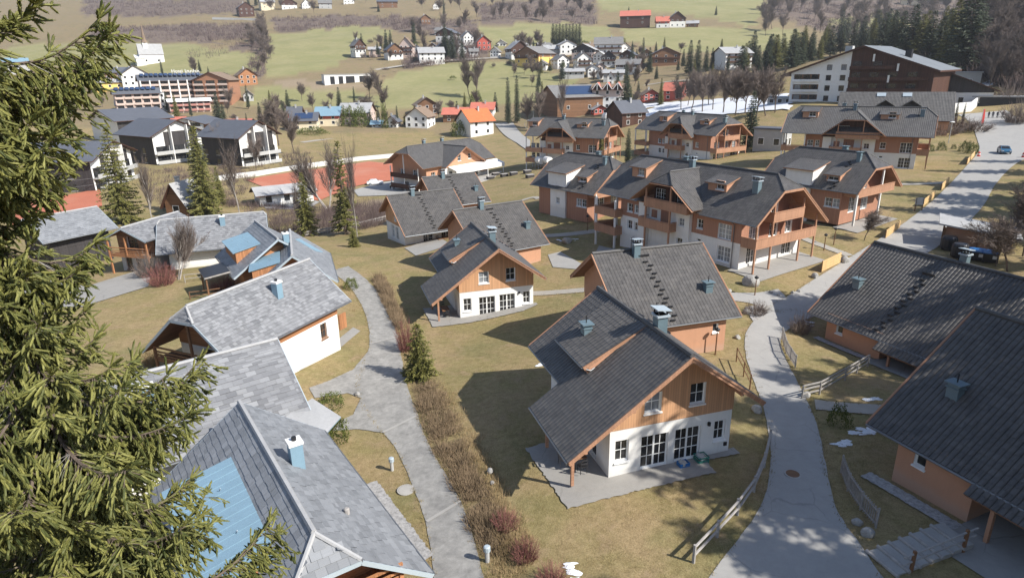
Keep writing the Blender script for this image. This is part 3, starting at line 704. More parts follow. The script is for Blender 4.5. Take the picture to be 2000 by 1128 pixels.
# ---------------------------------------------------------------- chalets with dark tiled roofs
def chalet_front(label, x, y, z, phi, near, flip=False, upper=True):
    """gable-front chalet: long left slope over a porch, shed dormer, glazed doors"""
    t = house_root('chalet', label, 'chalet', x, y, z, phi, 'gable fronted chalets')
    L, hr, s = 11.9, 7.6, .714; wl, wl2, wr, um = 6.9, 5.0, 4.87, -.23
    rf = Roof(t, hr, s, 'tile', 2 if near else 1)
    h = L/2
    rf.side([(-h, 0), (h, 0), (h, wr), (-h, wr)])
    rf.side([(-h, 0), (um, 0), (um, -wl2), (-h, -wl2)]); rf.side([(um, 0), (h, 0), (h, -wl), (um, -wl)])
    rf.ridge([(-h, 0, hr+.05), (h, 0, hr+.05)], .15); roof = rf.done()
    L0, L1, al, ar = -h+1.0, h-1.63, 3.78, 4.05
    walls(t, L0, L1, al, ar, 0, 2.98, rf, {
        'front': [(.36, .92, .84, 1.36, OP_W), (1.98, .12, 1.72, 2.12, OP_D), (4.15, .16, 1.68, 2.12, OP_D), (6.72, 1.04, .76, 1.3, OP_W), (2.04, 3.72, 1.06, 1.24, OP_W), (4.9, 3.74, 1.0, 1.34, OP_W)],
        'right': [(2.2, .9, 1.0, 1.2, OP_W), (5.4, .9, 1.0, 1.2, OP_W)], 'left': [(1.2, .9, 1.0, 1.2, OP_W), (6.6, .1, .95, 2.05, dict(nx=1, nz=3, sill=False))]})
    bargeboards(t, rf, h, wl, wr); bargeboards(t, rf, -h, wl2, wr, out=-1)
    gutters(t, rf, [(-h, h, wr), (um, h, -wl), (-h, um, -wl2)])
    for w in (0, -3.2, -5.9, 3.4): mb = MB(); q = rf.pt(h-.02, w, -.33); mb.beam((L1-.3, w, q[2]), q, .16, .2); mb.build('purlin', M['timber'], t)
    pb = MB(); post(pb, h-1.63, -6.0, 0, rf.pt(0, -6.0, -.2)[2], .17); pb.build('post', M['timber'], t); pb = MB(); post(pb, um+.5, -6.0, 0, rf.pt(0, -6.0, -.2)[2], .17); pb.build('post', M['timber'], t)
    pb = MB(); pb.beam(rf.pt(um, -6.0, -.3), rf.pt(h-.2, -6.0, -.3), .16, .22); pb.build('porch_beam', M['timber'], t)
    # shed dormer from the ridge, eave over the back left slope
    e0, e1 = -3.15, .62; sd = (hr-5.5)/4.0; r2 = Roof(t, hr, sd, 'tile', rf.fine, 'dormer_roof', 'soffit', .14)
    r2.plane([(e0-.5, 0, hr+.04), (e1+.6, 0, hr+.04), (e1+.5, -4.1, hr-sd*4.1+.04), (e0-.1, -4.1, hr-sd*4.1+.04)]); r2.done()
    mb = MB()
    for u in (e0+.1, e1+.42):
        mb.slab([(u, -.05, hr-.12), (u, -3.75, hr-sd*3.75-.1), (u, -3.75, hr-s*3.75+.0)], .1, down=(-1, 0, 0))
    mb.slab([(e0+.1, -3.75, hr-s*3.75), (e1+.42, -3.75, hr-s*3.75), (e1+.42, -3.75, hr-sd*3.75-.12), (e0+.1, -3.75, hr-sd*3.75-.12)], .1, down=(0, 1, 0)); mb.build('dormer_wall', M['orange'], t)
    mb = MB(); mb.tube([(e0-.1, -4.16, hr-sd*4.1), (e1+.45, -4.16, hr-sd*4.1)], .06, 8); mb.tube([(e1+.45, -4.16, hr-sd*4.1-.04), (e1+.5, -3.6, hr-sd*4.1-.25), (e1+.3, -3.0, hr-s*3.0-.05)], .04, 6); mb.build('dormer_gutter', M['fascia'], t)
    mb = MB(); mb.beam((e1+.52, -.6, hr-sd*.6-.08), (e1+.52, -4.05, hr-sd*4.05-.1), .05, .2); mb.build('bargeboard', M['timber'], t)
    rf.obj = roof
    chimney(rf, -1.9, -2.6, .7, .6, .5, 'box', base=hr-sd*2.6-.05); chimney(rf, 1.8, .42, 1.15, .62, .62, 'hood', base=hr-.25)
    steps(rf, -3.6, .9, 4.4, 1, 11)
    mb = MB(); mb.lathe((L1+.1, 2.5, 2.22), [(.09, 0), (.1, .2), (0, .24)]); mb.build('wall_lamp', M['dark'], t)
    mb = MB(); mb.box((L1, 3.68, .6), (L1+.07, 3.88, .82)); mb.build('meter_box', M['dark'], t)
    return t
def chalet_side(label, x, y, z, phi, fine, hr=7.3, L=10.3, wf=6.25, wb=4.6, a=5.86, oh=1.05, s=.71, ch=((-1.4, -.5), (3.4, -4.0)), st=(-.7, 1.2, 6.0), porch=None, front=(), leftwin=(), wl_mat='orange', win_r=True):
    """chalet seen from its eaves side"""
    t = house_root('chalet', label, 'chalet', x, y, z, phi, 'eaves fronted chalets'); h = L/2
    rf = Roof(t, hr, s, 'tile', fine); rf.side([(-h, 0), (h, 0), (h, -wf), (-h, -wf)]); rf.side([(-h, 0), (h, 0), (h, wb), (-h, wb)]); rf.ridge([(-h, 0, hr+.05), (h, 0, hr+.05)], .14)
    if porch:
        p0, p1, pw = porch; rf.side([(p0, -wf), (p1, -wf), (p1, -wf-pw), (p0, -wf-pw)])
    rf.done()
    fa = min(a, wf-.4)
    lf = {'left': list(front), 'back': list(leftwin)}
    if porch:
        # recessed porch: the wall steps back behind posts
        walls(t, -h+oh, porch[0]-.1, fa, wb-.8, 0, 2.7, rf, {'left': [q for q in front if q[0] < porch[0]+h], 'back': leftwin}, 'orange', 'orange')
        walls(t, porch[0]-.1, h-oh, fa-2.6, wb-.8, 0, 2.7, rf, {'left': [(.6, .1, 1.7, 2.1, OP_D), (3.4, .1, 1.7, 2.1, OP_D)]}, 'white', 'clad')
        mb = MB(); q = porch[1]-.6
        post(mb, porch[0]+1.2, -wf-porch[2]+.4, -.3, rf.pt(0, wf+porch[2]-.4, -.2)[2], .18); mb.build('post', M['timber'], t)
        mb = MB(); post(mb, q, -wf-porch[2]+.4, -.3, rf.pt(0, wf+porch[2]-.4, -.2)[2], .18); mb.build('post', M['timber'], t)
    else: walls(t, -h+oh, h-oh, fa, wb-.8, 0, 2.7, rf, lf, wl_mat, 'orange' if wl_mat == 'orange' else 'clad')
    bargeboards(t, rf, h, wf, wb); bargeboards(t, rf, -h, wf, wb, out=-1); gutters(t, rf, [(-h, h, -wf-(porch[2] if porch else 0)*0), (-h, h, wb)])
    for i, c in enumerate(ch): chimney(rf, *c, *((1.1, .55, .5, 'hood') if abs(c[1]) < 1 else (.72, .62, .5, 'box')))
    if st: steps(rf, *st, -1, 15); mb = MB(); p = rf.pt(st[0]-.1, -st[1]+.5, .2); mb.box(p-(.5, .05, .12), p+(.5, .05, .03)); mb.build('snow_guard', M['dark'], rf.obj)
    return t
hA = chalet_front('large foreground gable chalet with orange boarded gable above a white ground floor and porch', 7.647, 36.396, 0, -73.13, True)
hB = chalet_front('smaller looking gable fronted chalet in the middle of the lawn with sunlit white ground floor and four wheel rutted lawn below', -2.89, 66.723, -2.24, -73.77, True)
hB['label'] = 'gable fronted chalet farther back beyond the lawn, white ground floor brightly sunlit'
hA2 = chalet_side('tiled chalet directly behind the foreground gable chalet, sunlit orange wall beside the road', 11.56, 52.55, .2, 16.6, 1, front=[(7.0, 1.55, .5, .75, dict(nx=1, nz=1))], leftwin=[(3.6, 3.3, .9, 1.2, OP_W)])
chalet_side('tiled chalet tucked behind the sunlit middle gable chalet, orange wall beside the parking bay', -2.84, 81.82, -1.51, 32.2, 1, 6.95, ch=((-1.2, -.2), (3.5, -3.7)), st=(-.1, 1.1, 5.8), wf=6.24, wb=4.42, leftwin=[(3.4, 3.2, .9, 1.2, OP_W), (4.8, 3.2, .9, 1.2, OP_W)])
chalet_side('tiled chalet at the row\'s left end, white gable wall and red cushioned terrace', -13.95, 100.02, -3.03, 29.4, 1, 7.08, L=11.06, wf=6.8, wb=4.3, a=4.3, oh=.82, ch=((-1.5, -.3),), st=(-.55, 1.0, 6.2), leftwin=[(3.9, 3.3, .8, 1.2, OP_W), (2.2, .4, 1.3, 2.0, OP_D), (4.0, .4, 1.3, 2.0, OP_D)], wl_mat='white', front=[(3.0, .1, 1.6, 2.1, OP_D), (6.0, .1, 1.6, 2.1, OP_D)])
chalet_side('tiled chalet farthest back in its row, just below the clubhouse sun terrace', -10.62, 112.07, -2.47, 29.7, 1, 7.28, L=10.06, wf=5.9, wb=3.4, a=5.2, s=.70, ch=((-1.3, -.4), (3.4, -3.5)), st=(-.15, 1.0, 5.7))
# the two big chalets on the right
def along(phi, x, y, u): return x+u*math.cos(R(phi)), y+u*math.sin(R(phi))
cx, cy = along(-65.56, 31.975, 54.924, 7.5)
chalet_side('long tiled chalet right of the road bend with tree shadows across its dark roof', cx, cy, -.57, -65.56, 2, 7.605, L=15, wf=7.03, wb=5, a=7.07, oh=1.67, s=.756, ch=((-5.6, -3.9), (.0, .35)), st=(-1.3, 2.0, 6.5), porch=(-.7, 7.5, .75), front=[(.95, 1.3, .62, .85, dict(nx=1, nz=1))], leftwin=[(4, 3.3, .9, 1.2, OP_W)])
dx, dy = along(-67.8, 26.07, 33.816, 7)
chalet_side('big tiled chalet cut by the lower right edge, shaded orange wall above pale stones', dx, dy, .91, -67.8, 2, 7.906, L=14, wf=7.2, wb=5, a=7.23, oh=1.68, s=.771, ch=((-4.6, -4.3),), st=None, porch=(-1.2, 7, .6), front=[(.95, 1.3, .62, .75, dict(nx=1, nz=1))])
# ---------------------------------------------------------------- three storey holiday apartment houses with half-hipped roofs
def cross_gable(t, rf, uc, W, zc, ze, wfr, hip, hh, back='valley', fine=None, name='cross_gable_roof', sgn=-1):
    """roof of a gable standing across the main roof, with an optional half hip; returns (roof helper, slope)"""
    s2 = (zc-ze)/W; r2 = Roof(t, zc, s2, rf.mat, rf.fine if fine is None else fine, name, 'soffit', .16)
    wz = lambda z: max(0, (rf.hr-z)/rf.sl)-.25
    P = lambda du, w, dz=0: np.array([uc+du, sgn*w, zc-s2*abs(du)+dz])
    for sg in (-1, 1):
        q = [P(0, wz(zc)), P(0, wfr-hip)]
        if hip: q.append(P(sg*hh, wfr))
        q += [P(sg*W, wfr), P(sg*W, wz(ze))]
        r2.plane(q)
    if hip: r2.plane([P(-hh, wfr), P(hh, wfr), P(0, wfr-hip)])
    r2.ridge([P(0, wz(zc), .05), P(0, wfr-hip, .05)], .12)
    if hip:
        for sg in (-1, 1): r2.ridge([P(0, wfr-hip), P(sg*hh, wfr)], .1)
    r2.done()
    mb = MB(); w = sgn*(wfr+.03)
    for sg in (-1, 1):
        a = P(sg*(hh if hip else 0), wfr, -.12); b = P(sg*W, wfr, -.12); a[1] = b[1] = w; mb.beam(a, b, .05, .26, up=(0, 1, 0))
    if hip: a, b = P(-hh, wfr, -.12), P(hh, wfr, -.12); a[1] = b[1] = w; mb.beam(a, b, .05, .26, up=(0, 1, 0))
    mb.build('bargeboard', M['timber'], t)
    return r2, s2
def apartment(label, x, y, z, phi, L, hr, s, wf, wb, hip, hd, fine, k=1.0, fa=4.87, u0=0, chim=True, lwin=True):
    t = house_root('apartment_house', label, 'apartment house', x, y, z, phi, 'half hipped apartment houses'); h = L/2
    rf = Roof(t, hr, s, 'tile' if fine else 'tileflat', fine); halfhip(rf, L, wf, wb, hip, hip, hd); rf.done()
    L0, L1 = -h+4.0*k, h-2.3; fb = wb-1.4
    F1, F2 = 2.55*k, 5.15*k                       # floor levels
    bu0, bu1 = -3.6*k+u0, 1.3*k+u0                # balcony bay
    wu0, wu1 = -5.0*k+u0, 3.45*k+u0               # white projecting bay
    W = lambda u, z_, w_, h_, o=OP_W: (u-L0, z_*k, w_*k, h_*k, o)
    lf = [W(-7.6*k+u0, 3.3, 1.0, 1.1), W(-6.25*k+u0, 3.3, .7, 1.1), W(-7.5*k+u0, 1.0, .9, 1.15), W(-6.2*k+u0, 1.0, .75, 1.1),
          W(4.2*k+u0, 3.3, .9, 1.1), W(7.3*k+u0, 2.72, 1.85, 1.75, dict(nx=2, nz=3, leaves=2, sill=False)), W(7.35*k+u0, .15, 1.85, 1.75, dict(nx=2, nz=3, leaves=2)), W(4.3*k+u0, 1.7, .6, .35, dict(nx=1, nz=1))]
    lf = [q for q in lf if q[0]+q[2] < L1-L0-.2]
    walls(t, L0, L1, fa, fb, 0, F1+.1, rf, {'left': lf, 'back': [(fb-1.5, .2, 1.6, 2.1, OP_D)],
          'front': [(1.2, .1, 1.8, 2.1, OP_D), (fa+fb-3.2, .1, 1.8, 2.1, OP_D), (1.2, F1+.15, 1.7, 2.0, OP_D), (4.6, F1+.15, 1.5, 2.0, OP_D), (fa+fb-3.0, F1+.2, 1.2, 1.9, OP_D), (fa-.9, F2+.15, 1.8, 1.9, OP_D)]}, 'white', 'terracotta', deep=-3.2)
    # white bay
    wz = rf.hr-rf.sl*(fa)-.2; mb = MB(); hs = [(.75*k+u0-wu0+1.0, 3.2*k, .9*k, .95*k), (.6*k+u0-wu0+1.0, .7*k, .95*k, 1.0*k)]
    zb = F2-.1; panel(mb, (bu1, -fa-.5), (1, 0), (0, wu1-bu1), (-3, zb), [(q[0]-(bu1-wu0), *q[1:]) for q in hs]); panel(mb, (wu0, -fa-.5), (1, 0), (0, bu0-wu0), (-3, zb)); panel(mb, (wu0, -fa), (0, -1), (0, .5), (-3, zb)); panel(mb, (wu1, -fa-.5), (0, 1), (0, .5), (-3, zb))
    panel(mb, (bu0, -fa-.5), (0, 1), (0, .48), (-3, zb)); panel(mb, (bu1, -fa-.02), (0, -1), (0, .48), (-3, zb)); panel(mb, (bu0, -fa-.04), (1, 0), (0, bu1-bu0), (-3, zb), [(.5, .1*k, .9*k, 2*k), (2.0*k, 3.3*k-.55, 1.7*k, 1.9*k), (.4, 3.3*k, 1.0*k, 1.0*k)])
    mb.build('bay_wall', M['white'], t)
    for q in hs: window(t, (wu0, -fa-.5), (1, 0), *q)
    window(t, (bu0, -fa-.04), (1, 0), .5, .1*k, .9*k, 2*k, **OP_D); window(t, (bu0, -fa-.04), (1, 0), 2.0*k, 3.3*k-.55, 1.7*k, 1.9*k, **OP_D); window(t, (bu0, -fa-.04), (1, 0), .4, 3.3*k, 1.0*k, 1.0*k)
    # cross gable with its loggia
    uc = (bu0+bu1)/2+1.0*k+.1; Wg, zc, ze = 5.1*k, hr-.45, F2+.45; hh = 1.75*k
    r2, s2 = cross_gable(t, rf, uc, Wg, zc, ze, 6.9*k, 1.3, hh)
    wl = fa+.1; mb = MB(); top = lambda c: zc-.25
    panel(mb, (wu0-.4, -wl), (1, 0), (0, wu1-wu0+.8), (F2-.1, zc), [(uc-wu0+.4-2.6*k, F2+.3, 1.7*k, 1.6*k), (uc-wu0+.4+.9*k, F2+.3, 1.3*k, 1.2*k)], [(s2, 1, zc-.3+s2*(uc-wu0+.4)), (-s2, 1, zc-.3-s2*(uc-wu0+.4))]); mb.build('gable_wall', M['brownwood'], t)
    window(t, (wu0-.4, -wl), (1, 0), uc-wu0+.4-2.6*k, F2+.3, 1.7*k, 1.6*k, **OP_D); window(t, (wu0-.4, -wl), (1, 0), uc-wu0+.4+.9*k, F2+.3, 1.3*k, 1.2*k)
    balcony(t, bu0+.7*k, wu1+.6*k, -fa-.1, -fa-1.75*k, F2, .95*k); balcony(t, bu0-.1, bu1+.2, -fa-.1, -fa-1.8*k, F1, .95*k)
    for u in (bu0+1.0*k, bu1+.1*k):
        mb = MB(); post(mb, u, -fa-1.65*k, -2.5, zc-s2*abs(u-uc)-.2, .18); mb.build('post', M['timber'], t)
    # left end loggias
    for zf in (F1, .15): balcony(t, -h+.15, L0+.3, -fa+2.6, -fa-1.3, zf, .9*k)
    for u, w in ((-h+.3, -fa-1.1), (L0+.1, -fa-1.1), (-h+.3, -fa+2.5)):
        mb = MB(); post(mb, u, w, -3.2, rf.hr-rf.sl*abs(w)-.2, .22); mb.build('post', M['white'], t)
    # right gable balconies
    for zf, ww in ((F1, 1.0), (F2, .52)):
        mb = MB(); a, b = -fa*ww+.2*(ww < 1), fb*ww; u = L1+1.9; mb.box((L1, a, zf-.18), (u, b, zf))
        mb.beam((u, a, zf+.42), (u, b, zf+.42), .05, .84); mb.beam((u, a, zf+.9), (u, b, zf+.9), .14, .09)
        for w in (a+.03, b-.03): mb.beam((L1, w, zf+.42), (u, w, zf+.42), .05, .84); mb.beam((L1, w, zf+.9), (u, w, zf+.9), .14, .09)
        mb.build('balcony', M['timber'], t)
    for w in (-fa+.1, -fa*.45, fb*.5, fb-.1):
        mb = MB(); post(mb, L1+1.8, w, -1.5, min(rf.hr-rf.sl*abs(w), hr-hd)-.25, .17); mb.build('post', M['timber'], t)
    bargeboards(t, rf, h, wf, wb, hd/s); bargeboards(t, rf, -h, wf, wb, hd/s, out=-1)
    gutters(t, rf, [(-h, uc-Wg, -wf), (uc+Wg, h, -wf), (-h, h, wb)])
    mb = MB(); mb.tube([(L1-.9, -wf, rf.pt(0, wf)[2]-.1), (L1-.9, -fa-.1, rf.pt(0, wf)[2]-.5), (L1-.9, -fa-.1, -1)], .05, 6); mb.build('downpipe', M['fascia'], t)
    # shed dormers
    for a, b, wt, we in ((-9.5*k+u0, -6.4*k+u0, .15, 4.1*k), (3.3*k+u0, 6.5*k+u0, .9, 4.1*k)):
        shed_dormer(t, rf, a, b, wt, we*.8, -1, s*.36, 'orange', 'orange', [(b-1.75*k, rf.hr-rf.sl*(we*.8-.35)+.28, 1.15*k, 1.0*k, 2, 2)], facew=we*.8-.35)
    if chim:
        chimney(rf, 10.3*k+u0-.6, -2.1, 1.2, .7, .6, 'hood'); chimney(rf, -.9*k+u0, -.8, 1.2, .6, .5, 'hood'); chimney(rf, -3.0, .5, .9, .6, .5, 'box')
    return t
apartment('nearest half hipped apartment house with shaded white bay and sunlit balconies on its right gable', 22.97, 77.42, 1.46, -57.3, 24.83, 9.47, .8, 5.57, 7.0, 2.06, 1.31, 1, .97)
apartment('left one of the two apartment houses side by side behind, young spruce before it', 16.28, 166.82, -.47, -30.2, 21.5, 10.6, .65, 6.2, 7.6, 1.5, 1.6, 0, 1.06, u0=-1.5)
apartment('right one of the two apartment houses side by side behind, dark spruce at its right', 45.36, 166.02, .04, -58, 27, 10.84, .7, 6.01, 7, 2.4, 1.9, 0, 1.06, u0=2.2)
apartment('apartment house below the dark wooden hotel with sunken windows and low lawn at its right', 67.93, 128.71, 3.37, -32.1, 25.5, 10.63, .64, 7.2, 7.0, 1.9, 1.46, 0, 1.06, fa=5.21)
def duplex(label, x, y, z, phi, L, hr, s, wf, wb, hip, hd, fine, a, oh, balc=False):
    t = house_root('double_house', label, 'house', x, y, z, phi, 'half hipped double houses'); h = L/2
    rf = Roof(t, hr, s, 'tile', fine); halfhip(rf, L, wf, wb, hip, hip, hd); rf.done(); L0, L1 = -h+oh, h-oh-.6
    walls(t, L0, L1, a, wb-1, 0, 2.7, rf, {'left': [(2.7-L0, 1.0, .95, 1.15, OP_W), (4.0-L0-.25, 1.0, .95, 1.15, OP_W)], 'front': [(2, .1, 1.7, 2.1, OP_D), (5.2, .1, 1.7, 2.1, OP_D), (a-.9, 2.9, 1.8, 2.0, OP_D)]}, 'terracotta', 'terracotta')
    b0, b1 = -2.6, .6; mb = MB(); hz = [(1.25, 3.25, .75, .95), (1.25, .85, .75, .95)]
    panel(mb, (b0, -a-.3), (1, 0), (0, b1-b0), (-1.5, 5.0), hz); panel(mb, (b0, -a), (0, -1), (0, .3), (-1.5, 5.0)); panel(mb, (b1, -a-.3), (0, 1), (0, .3), (-1.5, 5.0)); mb.build('bay_wall', M['white'], t)
    for q in hz: window(t, (b0, -a-.3), (1, 0), *q)
    shed_dormer(t, rf, -3.4, 1.0, 1.7, a+.65, -1, s*.28, 'white', 'white', facew=a+.25); shed_dormer(t, rf, 1.9, 4.2, 2.3, 4.9, -1, s*.4, 'orange', 'orange', [(2.35, hr-s*4.4+.15, 1.4, .85, 3, 2)], facew=4.45)
    mb = MB(); post(mb, h-.35, -a+.1, -1, hr-s*a-.2, .22); mb.build('post', M['white'], t)
    mb = MB(); post(mb, h-.35, a*.2, -1, hr-s*a*.2-hd*.6, .2); mb.build('post', M['white'], t)
    balcony(t, L1, h-.2, -a+.6, wb-2.2, 2.75, .95, 'U') if False else None
    mb = MB(); mb.box((L1, -a+.2, 2.55), (h-.2, wb-1.6, 2.72)); mb.beam((h-.25, -a+.2, 3.15), (h-.25, wb-1.6, 3.15), .05, .86); mb.beam((L1, -a+.23, 3.15), (h-.25, -a+.23, 3.15), .05, .86); mb.beam((h-.25, -a+.2, 3.6), (h-.25, wb-1.6, 3.6), .14, .09); mb.build('balcony', M['timber'], t)
    bargeboards(t, rf, h, wf, wb, hd/s); bargeboards(t, rf, -h, wf, wb, hd/s, out=-1); gutters(t, rf, [(-h, h, -wf), (-h, h, wb)])
    chimney(rf, 4.4, -1.2, 1.1, .5, .45, 'box'); chimney(rf, 1.5, .6, 1.0, .6, .5, 'box'); steps(rf, 3.6, 1.6, 5.4, -1, 13)
    return t
duplex('double house left of the nearest apartment house, shaded white bay between orange walls', 12.1, 100.33, 1.61, -49.6, 13.48, 7.75, .76, 5.98, 6, 2.37, 1.5, 1, 5.3, 1.3)
duplex('double house right of the nearest apartment house, its orange balcony facing the wide road', 43.89, 89, 3.3, -54.3, 14.2, 7.6, .78, 5.6, 6, 2.4, 1.6, 1, 5.1, 1.6, True)
# community house with the sun terrace
def clubhouse():
    t = house_root('clubhouse', 'clubhouse with white awning, orange front gable and sun terrace above the clay court', 'clubhouse', -17.74, 167.84, -6.24, 50); L, hr, s, wf, wb = 26, 10.9, .64, 7.3, 7; h = L/2
    rf = Roof(t, hr, s, 'tileflat', 0); halfhip(rf, L, wf, wb, 1.8, 1.8, 1.5); rf.done()
    walls(t, -h+2, h-2, 6.2, 6, 0, 3, rf, {'left': [(1.5, 3.6, 1.4, 1.3, OP_W), (5.2, 3.6, 1.2, 1.3, OP_W)], 'back': [(3, 3.4, 1.6, 2, OP_D), (7.5, 3.4, 1.6, 2, OP_D), (4, .3, 1.6, 2, OP_D)]}, 'white', 'orange', deep=-3)
    r2, s2 = cross_gable(t, rf, .3, 7.3, 10.3, 6.0, 8.9, 0, 0); mb = MB()
    panel(mb, (-6, -7.6), (1, 0), (0, 12.6), (-3, 6.4)); panel(mb, (-6, -6.2), (0, -1), (0, 1.4), (-3, 6.4)); panel(mb, (6.6, -7.6), (0, 1), (0, 1.4), (-3, 6.4)); mb.build('front_wall', M['white'], t)
    mb = MB(); panel(mb, (-6.1, -7.64), (1, 0), (0, 12.8), (5.6, 10.3), [(4.5, 6.9, 1.2, 1.5), (8.3, 7.1, 1.1, 1.3)], [(s2, 1, 10.1+s2*6.4), (-s2, 1, 10.1-s2*6.4)]); mb.build('gable_wall', M['orange'], t)
    window(t, (-6.1, -7.64), (1, 0), 4.5, 6.9, 1.2, 1.5); window(t, (-6.1, -7.64), (1, 0), 8.3, 7.1, 1.1, 1.3)
    for i in range(5): window(t, (-6, -7.6), (1, 0), 1.2+i*2.3, 2.6, 1.2, 2.2, nx=2, nz=3, proud=.02, sill=False)
    mb = MB(); mb.slab([(-5.2, -7.7, 5.9), (12.8, -7.7, 6.0), (12.8, -10.6, 5.2), (-5.2, -10.6, 5.1)], .12); mb.box((-5.2, -10.62, 4.3), (12.8, -10.55, 5.2)); mb.build('awning', M['white'], t)
    mb = MB(); mb.box((-5.5, -14.5, 2.0), (14.5, -7.7, 2.4)); mb.box((-5.3, -14.2, -3), (14.3, -7.8, 2.0)); mb.build('terrace', M['concrete'], t)
    for u in (6.4, 12.5): mb = MB(); post(mb, u, -10.4, 2.3, 5.1, .14); mb.build('post', M['white'], t)
    for zf in (1.0, 3.6): mb = MB(); mb.box((-h+.2, -5, zf-.15), (-h+2, 5, zf)); mb.beam((-h+.25, -5, zf+.5), (-h+.25, 5, zf+.5), .06, 1.0); mb.build('balcony', M['brownwood'], t)
    for w in (-5, 0, 5): mb = MB(); post(mb, -h+.4, w, -3, hr-s*abs(w)-1.6, .2); mb.build('post', M['white'], t)
    bargeboards(t, rf, h, wf, wb, 1.5/s); bargeboards(t, rf, -h, wf, wb, 1.5/s, out=-1)
    chimney(rf, -5, .6, 1.3, .7, .6, 'hood'); chimney(rf, 1.5, .8, 1.3, .7, .6, 'hood')
clubhouse()
# ---------------------------------------------------------------- grey shingled chalets on the left
def metal_dormer(t, rf, u0, u1, wt, we, sg, slope=.3, zoff=.0):
    """raised blue sheet-metal panel roof on the slope with standing seams and snow hooks"""
    zt = rf.hr-rf.sl*wt; r2 = Roof(t, zt, slope, 'zinc', 0, 'metal_dormer_roof', 'zinc', .1)
    ze = zt-slope*(we-wt); P = [(u0, sg*wt, zt+.06), (u1, sg*wt, zt+.06), (u1, sg*we, ze+.06), (u0, sg*we, ze+.06)]
    r2.plane(P); o = r2.done(); mb = MB()
    n = max(2, int((u1-u0)/.62))
    for i in range(1, n): u = u0+(u1-u0)*i/n; mb.beam((u, sg*wt, zt+.1), (u, sg*we, ze+.1), .025, .04)
    mb.build('standing_seams', M['zinc'], o); mb = MB()
    for i in range(2):
        for j in range(2):
            f = .3+.4*j; u = u0+(u1-u0)*(.28+.42*i); w = wt+(we-wt)*f; z = zt-slope*(w-wt)+.1; mb.tube([(u-.18, sg*w, z), (u, sg*(w+.02), z+.03), (u+.12, sg*w, z+.2)], .02, 5)
    mb.build('snow_hooks', M['paleblue'], o); mb = MB(); i0, i1 = u0+.15, u1-.15; zb = rf.hr-rf.sl*(we-.3)
    for u in (i0, i1): mb.slab([(u, sg*wt, zt-.05), (u, sg*(we-.3), ze), (u, sg*(we-.3), zb)], .06, down=(1 if u == i0 else -1, 0, 0))
    a, d = ((i0, sg*(we-.3)), (1, 0)) if sg < 0 else ((i1, sg*(we-.3)), (-1, 0)); panel(mb, a, d, (0, i1-i0), (zb-.1, ze+.0)); mb.build('dormer_wall', M['warmwood'], t)
    window(t, a, d, .5, zb+.35, 1.0, .75, proud=.01, sill=False) if ze-zb > 1.3 else None
    return o
def shingle_house(label, x, y, z, phi, L, hr, s, wf, wb, hip, hd, mat='shingle', sh=(.36, .34), fine=1, a=3.8, b=3.9, oh0=1.6, oh1=1.6, win={}, chim=(), lo='white', up='warmwood', hb=2.45, ends=True, hipmat=None):
    t = house_root('shingled_chalet', label, 'chalet', x, y, z, phi, 'grey shingled chalets'); h = L/2
    rf = Roof(t, hr, s, mat, fine, soffit='oldwood', shingle=sh); halfhip(rf, L, wf, wb, hip[0], hip[1], hd); rf.done('palegrey')
    walls(t, -h+oh0, h-oh1, a, b, 0, hb, rf, win, lo, up, hipclip=None)
    for e, q in ((-1, hip[0]), (1, hip[1])):
        mb = MB(); hw = hd/s if q else 0; u = e*(h+.03)
        for sg, we in ((-1, wf), (1, wb)): mb.beam(rf.pt(u, sg*hw, -.09), rf.pt(u, sg*we, -.09), .05, .2)
        if hw: mb.beam(rf.pt(u, -hw, -.09), rf.pt(u, hw, -.09), .05, .2)
        mb.build('bargeboard', M['paleblue'], t)
    gutters(t, rf, [(-h, h, -wf), (-h, h, wb)])
    for c in chim: chimney(rf, c[0], c[1], c[2], .6, .6, 'white')
    t['_'] = 0; del t['_']
    return t, rf
def open_gable(t, rf, u, e, w0, w1, zf, hd, mat='oldwood'):
    """timber truss, posts and boarded balcony in the shade of an overhanging gable (e=+-1)"""
    mb = MB(); post(mb, u, 0, zf, rf.hr-max(.4, hd+.25), .16); mb.build('king_post', M[mat], t)
    mb = MB(); zz = zf+1.0; mb.beam((u, w0, zz), (u, w1, zz), .1, .12); mb.beam((u, w0, zz-.35), (u, w1, zz-.35), .05, .12); mb.beam((u, w0, zz-.6), (u, w1, zz-.6), .05, .12); mb.beam((u, w0, zz-.85), (u, w1, zz-.85), .05, .2)
    mb.box((u-(1.5 if e > 0 else 0), w0, zf-.2), (u+(0 if e > 0 else 1.5), w1, zf)); mb.build('balcony', M[mat], t)
    for w in (w0+.1, w1-.1): mb = MB(); post(mb, u, w, -1.5, rf.hr-rf.sl*abs(w)-.42, .18); mb.build('post', M[mat], t)
OLDW = dict(nx=2, nz=2, frame='oldwood')
# L1: nearest, ridge running towards the camera
t, rf = shingle_house('nearest slate roofed chalet at the bottom with blue metal dormer on its shaded side', -11.23, 25.94, -1.03, -56.3, 14.38, 5.79, .75, 5.0, 4.35, (0, 1.36), 1.0, 'slate', (.42, .36), 1, 3.8, 3.3, 1.0, 1.7,
    {'right': [(2.0, .9, .9, 1.1, OLDW), (7, .9, .9, 1.1, OLDW)], 'front': [(2.5, 3.1, 1.6, 1.4, OLDW)]}, [(-.6, 1.15, 1.25)])
metal_dormer(t, rf, -3.4, 5.0, 1.35, 4.6, -1, .22); open_gable(t, rf, 7.0, 1, -3.6, 3.1, 2.6, 1.0, 'warmwood')
mb = MB(); p = rf.pt(3.4, 2.1, .12); mb.lathe(p, [(.14, -.1), (.13, .16), (.08, .2), (0, .2)], 8); mb.build('vent_cap', M['greywood'], rf.obj)
